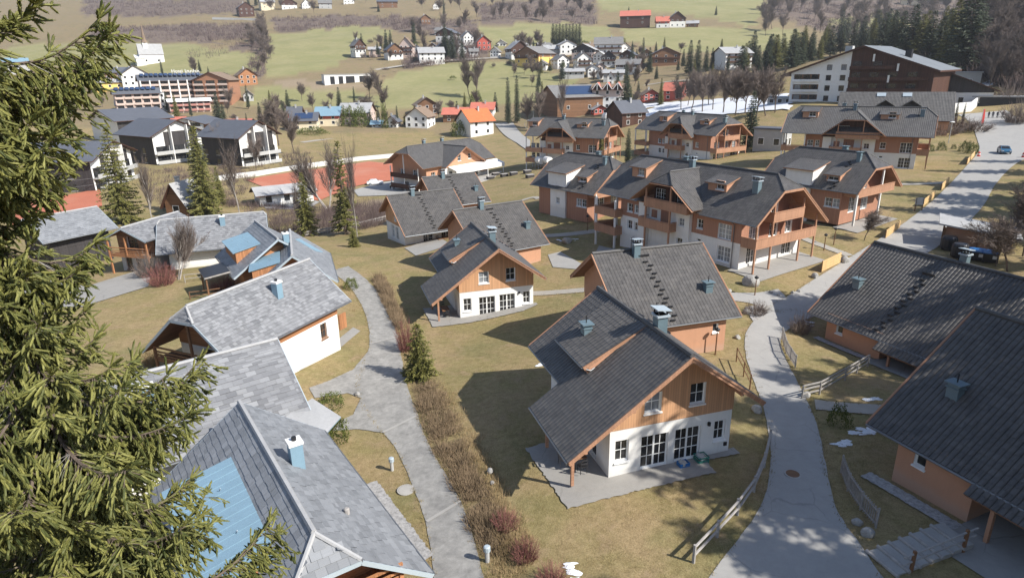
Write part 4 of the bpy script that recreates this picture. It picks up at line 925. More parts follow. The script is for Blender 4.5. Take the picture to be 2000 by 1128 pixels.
# L2: ridge across, behind L1
t, rf = shingle_house('shingled chalet with blue metal chimney, tucked behind the nearest slate roof', -21.36, 35.78, -.62, 37.5, 14, 5.7, .68, 5.15, 5, (0, 0), 1, 'shingle', (.62, .36), 1, 4.0, 4, 1.5, 1.3, {'front': [(1, .9, 1.0, 1.2, OLDW)]}, [(-1.2, -2.0, 1.3)])
r3 = Roof(t, 3.6, .35, 'palegrey', 0, 'annex_roof', 'zinc', .1); r3.plane([(5.2, -5.0, 2.55), (7.6, -3.6, 2.55), (8.4, -6.2, 2.05), (7.0, -7.4, 2.05)]); r3.done()
# L3: long shingled roof with open half-hipped gable towards the left
t, rf = shingle_house('long shingled chalet with white sunlit wall and open dark gable on its left end', -21.05, 49.71, -.55, 65.5, 13.79, 6.63, .82, 4.13, 5.0, (.62, 0), .96, 'shingle', (.32, .30), 1, 3.72, 4.0, 2.6, 1.5,
    {'left': [(7.4, .9, .8, 1.35, OLDW)], 'back': [(2.5, .3, 1.2, 2.0, OLDW)], 'front': [(1.0, .5, 2.2, 1.9, dict(nx=1, nz=1, frame='warmwood'))]}, [(1.0, -1.6, 1.1)])
open_gable(t, rf, -6.5, -1, -3.4, 4.2, 1.9, .96)
mb = MB(); mb.box((5.45, -3.9, .9), (6.35, -3.74, 2.3)); mb.build('shutter', M['warmwood'], t)
# L4 and its two slate roofed wings
t, rf = shingle_house('shingled chalet farthest left of the courtyard, bare birch before its long pale roof', -39.39, 84.01, -1.57, 19.3, 13.24, 5.83, .7, 4.76, 5.0, (.3, .3), .4, 'shingle', (.4, .36), 1, 3.7, 4, 1.2, 1.2,
    {'left': [(6.0, .9, 1.2, 1.2, OLDW)], 'back': [(2.5, .9, 1, 1.2, OLDW)]}, [(1.2, -1.3, 1.0)])
t, rf = shingle_house('slate wing with raised blue metal dormer, joined to the long pale shingle roof', -28.01, 72.12, -.54, -57.2, 10.69, 5.64, .7, 5, 4.6, (0, 0), 1, 'slate', (.42, .36), 1, 3.8, 3.4, .8, 1.2, {'front': [(2.2, .5, 1.2, 1.9, OLDW)]}, [(4.6, 1.0, 1.0)], lo='warmwood')
metal_dormer(t, rf, -3.9, 2.6, 1.3, 4.3, -1, .22)
r3 = Roof(t, 2.4, .15, 'darkmetal', 0, 'porch_roof', 'greywood', .18); r3.plane([(-.5, -5.0, 2.5), (3.6, -5.0, 2.5), (3.6, -7.6, 2.2), (-.5, -7.6, 2.2)]); r3.done()
for u in (-.2, 3.3): mb = MB(); post(mb, u, -7.4, -1, 2.1, .14); mb.build('post', M['oldwood'], t)
t, rf = shingle_house('slate chalet behind the long shingled roof with blue metal strip and two roof slopes', -24.27, 69.05, -1.36, -71.3, 11.94, 5.77, .77, 5.0, 4.24, (0, 0), 1, 'slate', (.42, .36), 1, 3.8, 3.4, .8, 1.2, {'right': [(3, .9, 1, 1.2, OLDW)]}, ())
metal_dormer(t, rf, -2.6, 4.6, 1.25, 4.4, -1, .22); mb = MB(); mb.slab([rf.pt(-3.9, 1.0, .12), rf.pt(-2.3, .5, .12), rf.pt(-2.3, 2.6, .12), rf.pt(-3.9, 3.4, .12)], .08); mb.build('metal_sheet', M['zinc'], rf.obj)
# L5 with warm wooden balcony, and its blue roofed neighbour behind the spruce
t, rf = shingle_house('wooden balconied chalet at the left behind the big spruce, orange balcony facing the camera', -47.41, 83.63, -2.1, -104.6, 10, 6.11, .45, 2.9, 3.4, (0, 0), 1, 'shingle', (.4, .36), 1, 2.6, 2.9, 1.0, 1.7, {'front': [(.6, .2, 1.0, 2.0, OLDW), (2.2, .2, 1.0, 2.0, OLDW), (4.0, .2, 1.0, 2.0, OLDW), (1.5, 2.9, 1.6, 1.7, OLDW)]}, (), 'greywall', 'oldwood')
open_gable(t, rf, 4.8, 1, -2.8, 3.2, 2.5, 1, 'warmwood')
t, rf = shingle_house('slate chalet with pale blue metal roof panel, half hidden by the foreground spruce', -63.5, 90, -2.8, -120, 10, 6.6, .62, 4.4, 4.4, (0, 0), 1, 'slate', (.42, .36), 1, 3.4, 3.4, 1, 1.2, {'front': [(2, 1, 1, 1.2, OLDW)]}, (), lo='paintwood', up='paintwood')
metal_dormer(t, rf, -3.0, 4.2, 1.2, 4.3, -1, .22)
# ---------------------------------------------------------------- the village, hotels and farms beyond
def far_house(label, px, py, wpx, hpx, roof='greytile', wall='white', side='f', rot=0, up=None, dr=1.0, rf=.42, win=(3, 2), bal=0, sidem=None, group='village houses', over=.9, name='village_house', cat='house', chim=True, dz=0, upf=.62, solar=False, flat=False):
    """house whose base centre is seen at pixel (px, py); width and height in photo pixels; side 'f' shows its gable, 's' its eaves"""
    p = gp(px, py); k = ppm(p); W = wpx/k; Hh = hpx/k*1.04; az = math.atan2(-p[1], -p[0]); t = thing(name, label, cat, (p[0], p[1], p[2]+dz), az+R(rot)+(0 if side == 'f' else PI/2), group)
    a, b = (W*dr/2, W/2) if side == 'f' else (W/2, W*dr/2)         # half length along the ridge, half width across
    hr = Hh; he = Hh*(1-rf); s = (hr-he)/b; ov = min(over, .2*b+.3)
    wl = MB(); ub = MB(); zs = he*upf if up else 99
    for o, d, w, gab in (((a, -b), (0, 1), 2*b, 1), ((-a, b), (0, -1), 2*b, 1), ((-a, -b), (1, 0), 2*a, 0), ((a, b), (-1, 0), 2*a, 0)):
        hp = [(s, 1, hr-.15+s*b), (-s, 1, hr-.15-s*b)] if gab and not flat else []
        zt = hr-.15 if gab and not flat else he
        panel(wl, o, d, (0, w), (-3, min(zs, zt)), hp=hp, m=1 if (sidem and not gab) else 0)
        if up: panel(ub, o, d, (0, w), (zs, zt), hp=hp)
    wl.build('wall', [M[wall], M[sidem or wall]], t)
    if up: ub.build('upper_wall', M[up], t)
    th = .22; rb = MB(); e = ov
    if flat: rb.box((-a-.3, -b-.3, he), (a+.3, b+.3, he+.35))
    else:
        for sg in (-1, 1): rb.slab([(-a-e, 0, hr+.12), (a+e, 0, hr+.12), (a+e, sg*(b+e), hr+.12-s*(b+e)), (-a-e, sg*(b+e), hr+.12-s*(b+e))], th, 0, 1)
    ro = rb.build('roof', [M[roof], M['brownwood']], t)
    if chim and not flat: c = MB(); c.box((a*.2-.35, -.35-.2*b, hr-s*.2*b-.6), (a*.2+.35, .35-.2*b, hr+.9)); c.box((a*.2-.45, -.45-.2*b, hr+.9), (a*.2+.45, .45-.2*b, hr+1.05)); c.build('chimney', M['greywall'], ro)
    if solar:
        c = MB(); c.slab([(-a*.7, -.15*b, hr-s*.15*b+.3), (a*.7, -.15*b, hr-s*.15*b+.3), (a*.7, -.85*b, hr-s*.85*b+.3), (-a*.7, -.85*b, hr-s*.85*b+.3)], .08); c.build('solar_panel', M['solar'], ro)
    nx, nz = win; fl = he/nz if nz else 1
    for (o, d, w, on) in (((a, -b), (0, 1), 2*b, nx), ((-a, -b), (1, 0), 2*a, max(2, nx-1)), ((a, b), (-1, 0), 2*a, max(2, nx-1))):
        n = np.array([d[1], -d[0]]); 
        for j in range(nz):
            for i in range(on):
                ww = min(1.25, w/on*.5); hh = min(1.45, fl*.52); c = w*(i+.5)/on; z = fl*j+fl*.28
                P = lambda aa, zz, e_: (o[0]+d[0]*aa+n[0]*e_, o[1]+d[1]*aa+n[1]*e_, zz)
                m = MB(); m.slab([P(c-ww/2-.12, z-.12, .05), P(c+ww/2+.12, z-.12, .05), P(c+ww/2+.12, z+hh+.12, .05), P(c-ww/2-.12, z+hh+.12, .05)], .04, 0, down=(-n[0], -n[1], 0)); m.poly([P(c-ww/2, z, .06), P(c+ww/2, z, .06), P(c+ww/2, z+hh, .06), P(c-ww/2, z+hh, .06)], 1); m.build('window', [M['frame'], M['glass']], t)
    for j in range(bal):
        z = fl*(nz-1-j)+.05; m = MB()
        if side == 'f': m.box((a, -b*.96, z), (a+1.2, b*.96, z+.16)); m.box((a+1.1, -b*.96, z), (a+1.2, b*.96, z+1.0))
        else: m.box((-a*.96, -b-1.2, z), (a*.96, -b, z+.16)); m.box((-a*.96, -b-1.2, z), (a*.96, -b-1.1, z+1.0))
        m.build('balcony', M['brownwood'], t)
    t['dims'] = (a, b, hr); d_ = (a, b, hr, he, s); del t['dims']; return t, d_
FH = far_house
B_ = 'brownwood'
for a in [  # ---- village on the slope in the middle
    ('small white house with grey roof left of a tall dark spruce at the meadow edge', 700, 105, 22, 26, 'greytile', 'white', 'f', 25, B_),
    ('low white garden house right of the tall spruce at the meadow edge', 732, 104, 22, 11, 'palegrey', 'pinkwall', 's', 0),
    ('broad house with dark gable and white ground floor at the left of the lane', 769, 114, 30, 26, 'slateroof', 'white', 'f', 15, 'oldwood'),
    ('tall rose coloured house with rounded gable and two balconies', 796, 110, 26, 33, 'browntile', 'pinkwall', 'f', -10, 'pinkwall'),
    ('long pale roofed house with white wall beside the village lane', 842, 119, 48, 24, 'palegrey', 'white', 's', 5),
    ('blackened timber house right of the long pale roof', 861, 112, 26, 24, 'slateroof', 'paintwood', 'f', 10),
    ('dark roofed house with white base above the rest, among bare trees', 876, 80, 38, 22, 'slateroof', 'white', 'f', -20, B_),
    ('small white cottage below the dark roofed house among bare trees', 912, 84, 20, 20, 'greytile', 'white', 'f', 20),
    ('bright red house on the village slope', 944, 97, 26, 24, 'greytile', 'redwall', 'f', 8),
    ('little white house with red shutters below the bright red house', 968, 111, 17, 17, 'greytile', 'white', 'f', -15),
    ('white house with dark half hip at the left end of the upper village row', 1010, 114, 36, 30, 'palegrey', 'white', 'f', 20, B_),
    ('long brown house whose gable glows yellow orange in the sun', 1045, 124, 56, 30, 'greytile', 'yellow', 'f', -35, 'oldwood'),  # sun's glow on the gable is put into the yellow wall colour
    ('white house with steep grey roof before the clipped conifer block', 1106, 106, 32, 24, 'palegrey', 'white', 'f', 15),
    ('broad pale roofed house with dark front in the middle of the village', 1143, 113, 44, 24, 'palegrey', 'pinkwall', 'f', -12, 'paintwood'),
    ('big white guest house with brown balconies and row of roof windows', 1188, 106, 52, 30, 'greytile', 'white', 's', 0),
    ('white balconied house in front of the broad pale roofed house', 1137, 129, 28, 24, 'greytile', 'white', 'f', 18),
    ('house with black upper storey over white arched ground floor', 1188, 128, 28, 26, 'slateroof', 'white', 'f', 0, 'paintwood'),
    ('small dark hip roofed house right of the black and white house', 1228, 120, 30, 20, 'slateroof', B_, 'f', -15),
    ('wide dark wooden barn between two dark spruces', 1297, 124, 54, 28, 'slateroof', 'oldwood', 'f', 6),
    ('low brown roofed house at the right end of the lower village row', 1228, 140, 44, 22, 'greytile', 'white', 's', -8, B_),
    ('white cottage under the hedge at the lower edge of the village', 1094, 129, 26, 20, 'greytile', 'white', 'f', 30),
    ('low pale roofed garage row beside the meadow below the village', 1118, 148, 42, 13, 'palegrey', 'greywall', 's', 4),
    ('white gabled house right of the pale garage row', 1158, 146, 24, 18, 'greytile', 'white', 'f', 10),
    ('flat pale roofed hall below the village street', 1198, 156, 38, 18, 'palegrey', 'greywall', 's', 0),
    ('dim small house behind the yellow gabled house', 1075, 106, 26, 16, 'palegrey', 'greywall', 's', 10),
    ('white apartment block with rows of balconies among the dark spruces', 1428, 132, 54, 36, 'palegrey', 'white', 's', 28),
    ('small house squeezed between the larger roofs of the village', 1016, 96, 26, 14, 'palegrey', 'white', 'f', -25),
    ('small house squeezed between the larger roofs of the village', 1062, 98, 24, 13, 'greytile', 'white', 's', 12),
    ('small house squeezed between the larger roofs of the village', 1118, 92, 22, 15, 'greytile', 'cream', 'f', -1),
    ('small house squeezed between the larger roofs of the village', 1172, 118, 22, 16, 'palegrey', 'white', 'f', -14),
    ('small house squeezed between the larger roofs of the village', 1216, 104, 22, 18, 'greytile', 'white', 'f', 23),
    ('small house squeezed between the larger roofs of the village', 1150, 100, 20, 14, 'browntile', 'white', 's', 10),
    ('small house squeezed between the larger roofs of the village', 1212, 130, 20, 14, 'palegrey', 'cream', 'f', -3),
    ('small house squeezed between the larger roofs of the village', 1060, 132, 18, 12, 'greytile', 'white', 'f', -16),
    ('small house squeezed between the larger roofs of the village', 1170, 138, 18, 13, 'greytile', 'pinkwall', 'f', 21),
    ('small house squeezed between the larger roofs of the village', 1242, 132, 18, 14, 'slateroof', 'white', 'f', 8),
    ('small house squeezed between the larger roofs of the village', 815, 104, 18, 14, 'greytile', 'white', 'f', -5),
    ('small house squeezed between the larger roofs of the village', 886, 98, 22, 16, 'slateroof', 'white', 's', -18),
    ('small house squeezed between the larger roofs of the village', 900, 104, 18, 15, 'greytile', 'greywall', 'f', 19),
    ('small house squeezed between the larger roofs of the village', 925, 108, 16, 12, 'greytile', 'white', 's', 6),
    ('small house squeezed between the larger roofs of the village', 980, 92, 18, 12, 'palegrey', 'white', 'f', -7),
    ('small house squeezed between the larger roofs of the village', 862, 68, 20, 13, 'greytile', 'white', 's', -20),
    ('small house squeezed between the larger roofs of the village', 1180, 150, 24, 12, 'palegrey', 'white', 's', 17),
    ('small house squeezed between the larger roofs of the village', 1262, 112, 20, 14, 'slateroof', 'oldwood', 'f', 4),
    ('small house squeezed between the larger roofs of the village', 846, 100, 16, 14, 'slateroof', 'oldwood', 'f', -9),
    ('small house squeezed between the larger roofs of the village', 1088, 96, 16, 12, 'palegrey', 'greywall', 'f', -22),
    ]:
    lab, px, py, w, h, ro, wa, sd, rt = a[:9]; up = a[9] if len(a) > 9 else None
    FH(lab, px, py, w, h, ro, wa, sd, rt, up, bal=2 if ('balcon' in lab) else (1 if h > 25 and sd == 'f' else 0), win=(5 if sd == 's' and w > 40 else 3, 3 if h > 30 else (1 if h < 15 else 2)), rf=.3 if 'flat' in lab or 'block' in lab else .42)
for a in [  # ---- farms and upper hamlets
    ('long barn with rust red roof, leftmost of the farm on the upper meadow', 1240, 50, 56, 26, 'redmetal', B_, 's', 0), ('small barn with bright red roof and white wall on the upper farm', 1293, 55, 24, 20, 'redmetal', 'white', 's', 5, 'redwall'),
    ('grey and white farmhouse at the right of the red roofed barns', 1320, 54, 30, 27, 'greytile', 'white', 'f', 10, B_), ('low shed at the right end of the upper farm', 1352, 54, 22, 12, 'palegrey', 'oldwood', 's', 0),
    ('dark chalet high on the left slope above the white rail', 480, 30, 28, 22, 'slateroof', B_, 'f', 10), ('cream house at the top edge, left of the hamlet', 522, 18, 26, 20, 'palegrey', 'cream', 's', 10), ('white house with dark gable in the top edge hamlet', 566, 20, 28, 20, 'slateroof', 'white', 'f', 0, B_), ('narrow white house second from right in the top edge hamlet', 598, 20, 16, 18, 'greytile', 'white', 'f', 10),
    ('grey house on the right of the top edge hamlet', 636, 18, 24, 16, 'greytile', 'greywall', 's', 0), ('little white house at the top edge beside bare trees', 682, 12, 20, 16, 'greytile', 'white', 'f', 0), ('dark timber house on the top edge above the bare wood', 757, 17, 38, 18, 'slateroof', 'oldwood', 's', 0), ('small white hut standing alone among trees near the top edge', 852, 18, 12, 11, 'greytile', 'white', 'f', 0), ('brown hut with white chimney among the upper bare trees', 830, 46, 18, 15, 'browntile', 'oldwood', 'f', 12),
    ('pale long building at the top right edge with dark windows', 1786, 11, 48, 16, 'palegrey', 'cream', 's', 0)]:
    lab, px, py, w, h, ro, wa, sd, rt = a[:9]; FH(lab, px, py, w, h, ro, wa, sd, rt, a[9] if len(a) > 9 else None, group='houses on the upper slope', win=(3, 1 if h < 16 else 2))
for a in [  # ---- valley floor
    ('house with steel blue roof and red orange upper wall on the valley floor', 645, 243, 44, 32, 'zinc', 'cream', 's', -12, 'redwall'), ('house with pale domed looking grey roof right behind the round evergreens', 700, 240, 56, 36, 'palegrey', 'pinkwall', 's', -15),
    ('low cream house with solar panels above a clipped hedge', 598, 252, 48, 30, 'slateroof', 'cream', 's', -8), ('white gabled house with bay and grey shingle roof beside the farm track', 822, 248, 44, 36, 'browntile', 'white', 'f', -22), ('steep brown shingled house behind the white gabled one', 832, 222, 42, 30, 'browntile', 'oldwood', 'f', 8),
    ('pale red roofed house at the left of the orange roofed one', 892, 236, 46, 24, 'redmetal', 'oldwood', 's', -8), ('white house with pale red roof behind the bare orchard', 945, 228, 42, 26, 'redmetal', 'white', 's', -8), ('house with bright orange red roof, white gable and lean to', 928, 262, 52, 46, 'redtile', 'white', 's', 32),
    ('small blue grey garage beside the yellow column tree', 738, 249, 20, 13, 'zinc', 'paleblue', 's', -10), ('little white gabled house right of the yellow column tree', 769, 249, 22, 22, 'slateroof', 'white', 'f', -20), ('dark red shed between bare trees', 578, 232, 24, 22, 'slateroof', 'redwall', 's', -10),
    ('red timber house at the foot of the forested bank', 1268, 196, 30, 20, 'browntile', 'redwall', 'f', 15), ('rose red house with white end wall before the snow strip', 1318, 194, 36, 30, 'redmetal', 'redwall', 's', -15), ('low house with rust red roof among the conifers left of the valley', 462, 252, 60, 18, 'redmetal', 'pinkwall', 's', -18), ('low reddish roofed shed below the white hotel entrance', 335, 244, 50, 14, 'redmetal', 'oldwood', 's', 0),
    ('orange brown chalet with balconies at the right of the brown gabled hotel', 482, 164, 34, 28, 'browntile', 'warmwood', 'f', 12), ('small grey cabin below the orange brown chalet', 486, 196, 18, 18, 'palegrey', 'greywall', 'f', 0), ('blue roofed pavilion left of the dark modern houses', 250, 214, 36, 16, 'zinc', 'greywall', 's', 0), ('kiosk with striped pale roof behind the left apartment house', 1168, 222, 26, 16, 'palegrey', 'redwall', 'f', 20), ('dark slate roofed house right behind the left apartment house', 1222, 244, 54, 44, 'slateroof', B_, 's', 35)]:
    lab, px, py, w, h, ro, wa, sd, rt = a[:9]; FH(lab, px, py, w, h, ro, wa, sd, rt, a[9] if len(a) > 9 else None, group='houses on the valley floor', win=(3, 1 if h < 20 else 2), solar='solar' in lab)
t, d = FH('white box like depot with big dark doorways between the meadows', 680, 165, 94, 19, 'palegrey', 'white', 's', 12, dr=.3, rf=.08, win=(0, 0), flat=True, name='depot', cat='depot', group=None)
for i, (x, w) in enumerate(((-.34, .09), (-.17, .09), (.02, .18), (.3, .18))):
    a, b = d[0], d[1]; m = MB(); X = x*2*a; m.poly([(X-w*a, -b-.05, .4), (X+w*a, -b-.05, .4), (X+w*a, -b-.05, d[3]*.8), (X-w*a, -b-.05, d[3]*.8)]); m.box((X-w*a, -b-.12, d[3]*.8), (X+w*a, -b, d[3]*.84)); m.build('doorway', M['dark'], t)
# white modern houses with low dark roofs at the left
for lab, px, py, w, h, sd, rt, wa, sm in (('modern white house with glass balconies under a low dark roof, nearest the tall spruce', 322, 312, 96, 74, 'f', 28, 'white', 'paintwood'), ('modern white house with dark timber side right of the tall spruce', 474, 318, 86, 78, 'f', 38, 'white', 'paintwood'),
        ('modern dark roofed house hidden behind the nearer white one', 262, 272, 96, 56, 's', 22, 'white', 'paintwood'), ('low modern house with dark gable at the back of the white houses', 385, 262, 70, 32, 'f', -25, 'white', 'oldwood'), ('modern house with broad dark roof and white walls beside the clay court', 160, 362, 130, 80, 's', -28, 'white', 'paintwood')):
    t, d = FH(lab, px, py, w, h, 'slateroof', wa, sd, rt, None, 1.25, .3, (0, 0), 0, sm, 'modern white houses', 1.4, chim=False); a, b, hr, he, s = d
    for j in range(2):
        for i in range(3):
            z = .3+j*2.9; y = -b+.6+i*(2*b-1)/3; m = MB(); m.poly([(a+.04, y, z), (a+.04, y+b*.52, z), (a+.04, y+b*.52, z+2.3), (a+.04, y, z+2.3)], 1); m.box((a, y-.08, z), (a+.07, y, z+2.1)); m.box((a, y+b*.52, z), (a+.07, y+b*.52+.08, z+2.3)); m.build('window', [M['frame'], M['glass']], t)
            m = MB(); x = -a+.8+i*a*.62; m.poly([(x, -b-.04, z), (x+1.6, -b-.04, z), (x+1.6, -b-.04, z+1.7), (x, -b-.04, z+1.7)], 1); m.box((x-.08, -b-.07, z-.08), (x+1.68, -b, z)); m.build('window', [M['frame'], M['glass']], t)
        m = MB(); m.box((a, -b, .05+j*2.9), (a+1.4, b, .25+j*2.9)); m.box((a+1.3, -b, .25+j*2.9), (a+1.4, b, 1.15+j*2.9)); m.build('balcony', M['greywall'], t)
    m = MB(); m.box((a+.005, -b*.55, .1), (a+.025, b*.8, he+(hr-he)*.15)); m.build('loggia_back', M['paintwood'], t)  # thin dark sheet on the flat wall, painting in a recess's shade behind the balconies
    for y in (-b*.33, b*.33): m = MB(); m.box((a, y-.12, 0), (a+1.5, y+.12, hr-s*abs(y)-.2)); m.build('fin_wall', M['white'], t)
t, d = FH('small wooden hut with steep grey roof and dark open gable among bare trees', 366, 418, 44, 62, 'palegrey', 'oldwood', 'f', -38, None, 1.3, .55, (1, 1), name='wooden_hut', cat='hut', group=None)
t, d = FH('long white service building beside the parked cars', 556, 394, 100, 32, 'palegrey', 'white', 's', 12, None, .5, .3, (4, 1), group=None, name='service_building', cat='building', chim=False)
# church
p = gp(300, 126); k = ppm(p); t, d = FH('white church with grey roof and slim reddish spire on the left hillside', 298, 126, 42, 36, 'palegrey', 'white', 's', 8, None, .45, .5, (3, 1), name='church', cat='church', group=None, chim=False, over=.3)
a, b, hr, he, s = d; m = MB(); tw = 1.7; tx = -a*.35; m.box((tx-tw, -tw, 0), (tx+tw, tw, hr+.8)); m.build('tower', M['white'], t); m = MB(); m.lathe((tx, 0, hr+.8), [(tw*1.45, 0), (tw*.85, 2.5), (.12, 34/k)], 8); m.build('spire', M['browntile'], t); m = MB(); m.box((-a*1.35, -b*1.5, -2), (-a*.6, b*.6, he*.6)); m.slab([(-a*1.4, -b*1.6, he*.6), (-a*.55, -b*1.6, he*.6), (-a*.55, b*.6, he*.95), (-a*1.4, b*.6, he*.95)], .2); m.build('sacristy', M['white'], t)
# hotel group on the left: long balconied block, brown gable block, lower front block, white entrance
def grid_block(label, px, py, wpx, hpx, nx, nz, wall, rail, roof, gable=False, rot=0, solar=0, dr=.35, name='hotel_block', pil=None):
    t, d = FH(label, px, py, wpx, hpx, roof, wall, 'f' if gable else 's', rot, None, dr, .26 if gable else .2, (0, 0), 0, None, 'hotel buildings on the left', 1.0, name, 'hotel', False); a, b, hr, he, s = d; W = b if gable else a; fl = he/nz
    for j in range(nz):
        for i in range(nx):
            c = -W+2*W*(i+.5)/nx; w = W/nx*.72; z = fl*j+.2
            def pt(u, e, zz): return (a+e, u, zz) if gable else (u, -b-e, zz)
            m = MB(); m.poly([pt(c-w, .05, z+.9), pt(c+w, .05, z+.9), pt(c+w, .05, z+fl*.86), pt(c-w, .05, z+fl*.86)]); m.build('window', M['glass'], t)
            m = MB(); q = [pt(c-w*1.15, .0, z), pt(c+w*1.15, .0, z), pt(c+w*1.15, 1.0, z), pt(c-w*1.15, 1.0, z)]; m.slab(q, .15); q = [pt(c-w*1.15, 1.0, z-.1), pt(c+w*1.15, 1.0, z-.1), pt(c+w*1.15, 1.0, z+.95), pt(c-w*1.15, 1.0, z+.95)]; m.slab(q, .1, down=(-1, 0, 0) if gable else (0, 1, 0)); m.build('balcony', M[rail], t)
        if pil and j == 0:
            for i in range(nx+1):
                c = -W+2*W*i/nx; m = MB(); (m.box((a, c-.3, 0), (a+1.2, c+.3, he+.0)) if gable else m.box((c-.3, -b-1.2, 0), (c+.3, -b, he))); m.build('pilaster', M[pil], t)
    if solar:
        for i in range(solar): x = -a*.95+1.9*a*i/solar; m = MB(); m.slab([(x, -b*.1, hr+.7), (x+1.5*a/solar, -b*.1, hr+.7), (x+1.5*a/solar, -b*.75, hr-.5), (x, -b*.75, hr-.5)], .1); m.build('solar_panel', M['solar'], t)
    return t, d
t, d = grid_block('long hotel block with white pilasters, pink balconies and roof sign', 342, 200, 112, 50, 7, 4, 'pinkwall', 'pinkwall', 'slateroof', rot=8, solar=13, pil='white')
a, b, hr, he, s = d
def sign(t, a, b, hr):
    c = bpy.data.curves.new('sign_letters', 'FONT'); c.body = 'Hotel'; c.size = 2.6; c.extrude = .12; o = bpy.data.objects.new('tmp', c); COL.objects.link(o); dg = bpy.context.evaluated_depsgraph_get(); me = bpy.data.meshes.new_from_object(o.evaluated_get(dg)); bpy.data.objects.remove(o); me.materials.clear(); me.materials.append(M['white']); n = bpy.data.objects.new('sign_letters', me); COL.objects.link(n); n.parent = t; n.rotation_euler = (R(80), 0, 0); n.location = (a*.05, 0, hr+.8)
    m = MB()
    for i in range(9): x = a*.05+7.2+i*.9; h = 1.8 if i in (0, 5) else 1.2; m.box((x, -.1, hr+.8), (x+.28, .1, hr+.8+h)); m.box((x, -.1, hr+.8+(.95 if i % 2 else 0)), (x+.75, .1, hr+1.05+(.95 if i % 2 else 0)))
    m.build('sign_letters', M['white'], t)
sign(t, a, b, hr)
grid_block('tall brown gabled hotel block with four rows of balconies', 428, 198, 68, 52, 3, 4, 'hotelwood', 'pinkwall', 'browntile', True, -22, dr=.8)
grid_block('lower hotel block with rose balconies and solar panels in front', 272, 216, 76, 40, 5, 3, 'pinkwall', 'pinkwall', 'slateroof', rot=6, solar=8)
FH('white stair tower at the right end of the lower hotel block', 314, 214, 20, 32, 'palegrey', 'white', 's', 6, None, .8, .06, (2, 3), flat=True, group='hotel buildings on the left', name='stair_tower', cat='tower')
grid_block('pink hotel entrance hall with long white canopy', 372, 216, 72, 22, 6, 2, 'pinkwall', 'rosewall', 'white', rot=6)
FH('white inn with dark curved gable behind the lower hotel block', 264, 168, 46, 36, 'slateroof', 'white', 'f', 8, None, .9, .4, (4, 2), group='hotel buildings on the left', name='inn', cat='inn'); FH('yellow house at the left of the white inn', 214, 174, 46, 18, 'palegrey', 'yellow', 's', 8, None, .5, .3, (4, 1), group='hotel buildings on the left'); FH('dark red house with grey blue roof behind the yellow house', 228, 158, 48, 24, 'slateroof', 'oldwood', 's', 6, None, .6, .35, (4, 1), group='hotel buildings on the left')
FH('blue roofed house at the far left edge seen past the spruce branches', 22, 140, 60, 24, 'zinc', 'greywall', 's', 0, None, .6, .4, (3, 1), group='houses on the valley floor')
# hall with solar panels and truss gabled house in the centre
t, d = FH('big hall with blue solar panels and sunlit timber front', 1132, 218, 130, 48, 'greytile', 'oldwood', 's', 24, None, .7, .4, (4, 1), group=None, name='hall', cat='hall', solar=True, chim=False)
t, d = FH('white hotel house with three truss gables and rose front beside the hall', 1188, 212, 58, 44, 'browntile', 'white', 's', -6, 'pinkwall', .8, .2, (4, 3), group=None, name='gabled_hotel', cat='hotel', chim=False); a, b, hr, he, s = d
for i in range(3):
    x = -a*.67+i*a*.67; m = MB(); w = a*.32
    for sg in (-1, 1): m.slab([(x, -b-1.2, hr+.9), (x, b*.3, hr+.9), (x+sg*w, b*.3, he-.2), (x+sg*w, -b-1.2, he-.2)], .2)
    m.build('gable_roof', M['redmetal'], t); m = MB(); m.beam((x-w, -b-1.15, he), (x, -b-1.15, hr+.7), .25, .3); m.beam((x+w, -b-1.15, he), (x, -b-1.15, hr+.7), .25, .3); m.beam((x, -b-1.15, he-.3), (x, -b-1.15, hr+.4), .25, .25, up=(0, 1, 0)); m.build('truss', M['white'], t)
t, d = FH('small bell turret house with red roof above the truss gables', 1192, 166, 12, 24, 'redtile', 'white', 'f', 0, None, 1, .35, (1, 2), group=None, name='turret', cat='turret', chim=False)
# white pointed tent
p = gp(1192, 236); k = ppm(p); t = thing('tent', 'white pointed tent behind the left apartment house', 'tent', tuple(p)); m = MB(); m.lathe((0, 0, 0), [(32/k*.6, 0), (30/k*.55, 12/k), (8/k, 22/k), (.05, 36/k)], 8); m.build('canopy', M['white'], t); m = MB(); m.tube([(0, 0, 0), (0, 0, 38/k)], .1, 6); m.build('pole', M['white'], t)
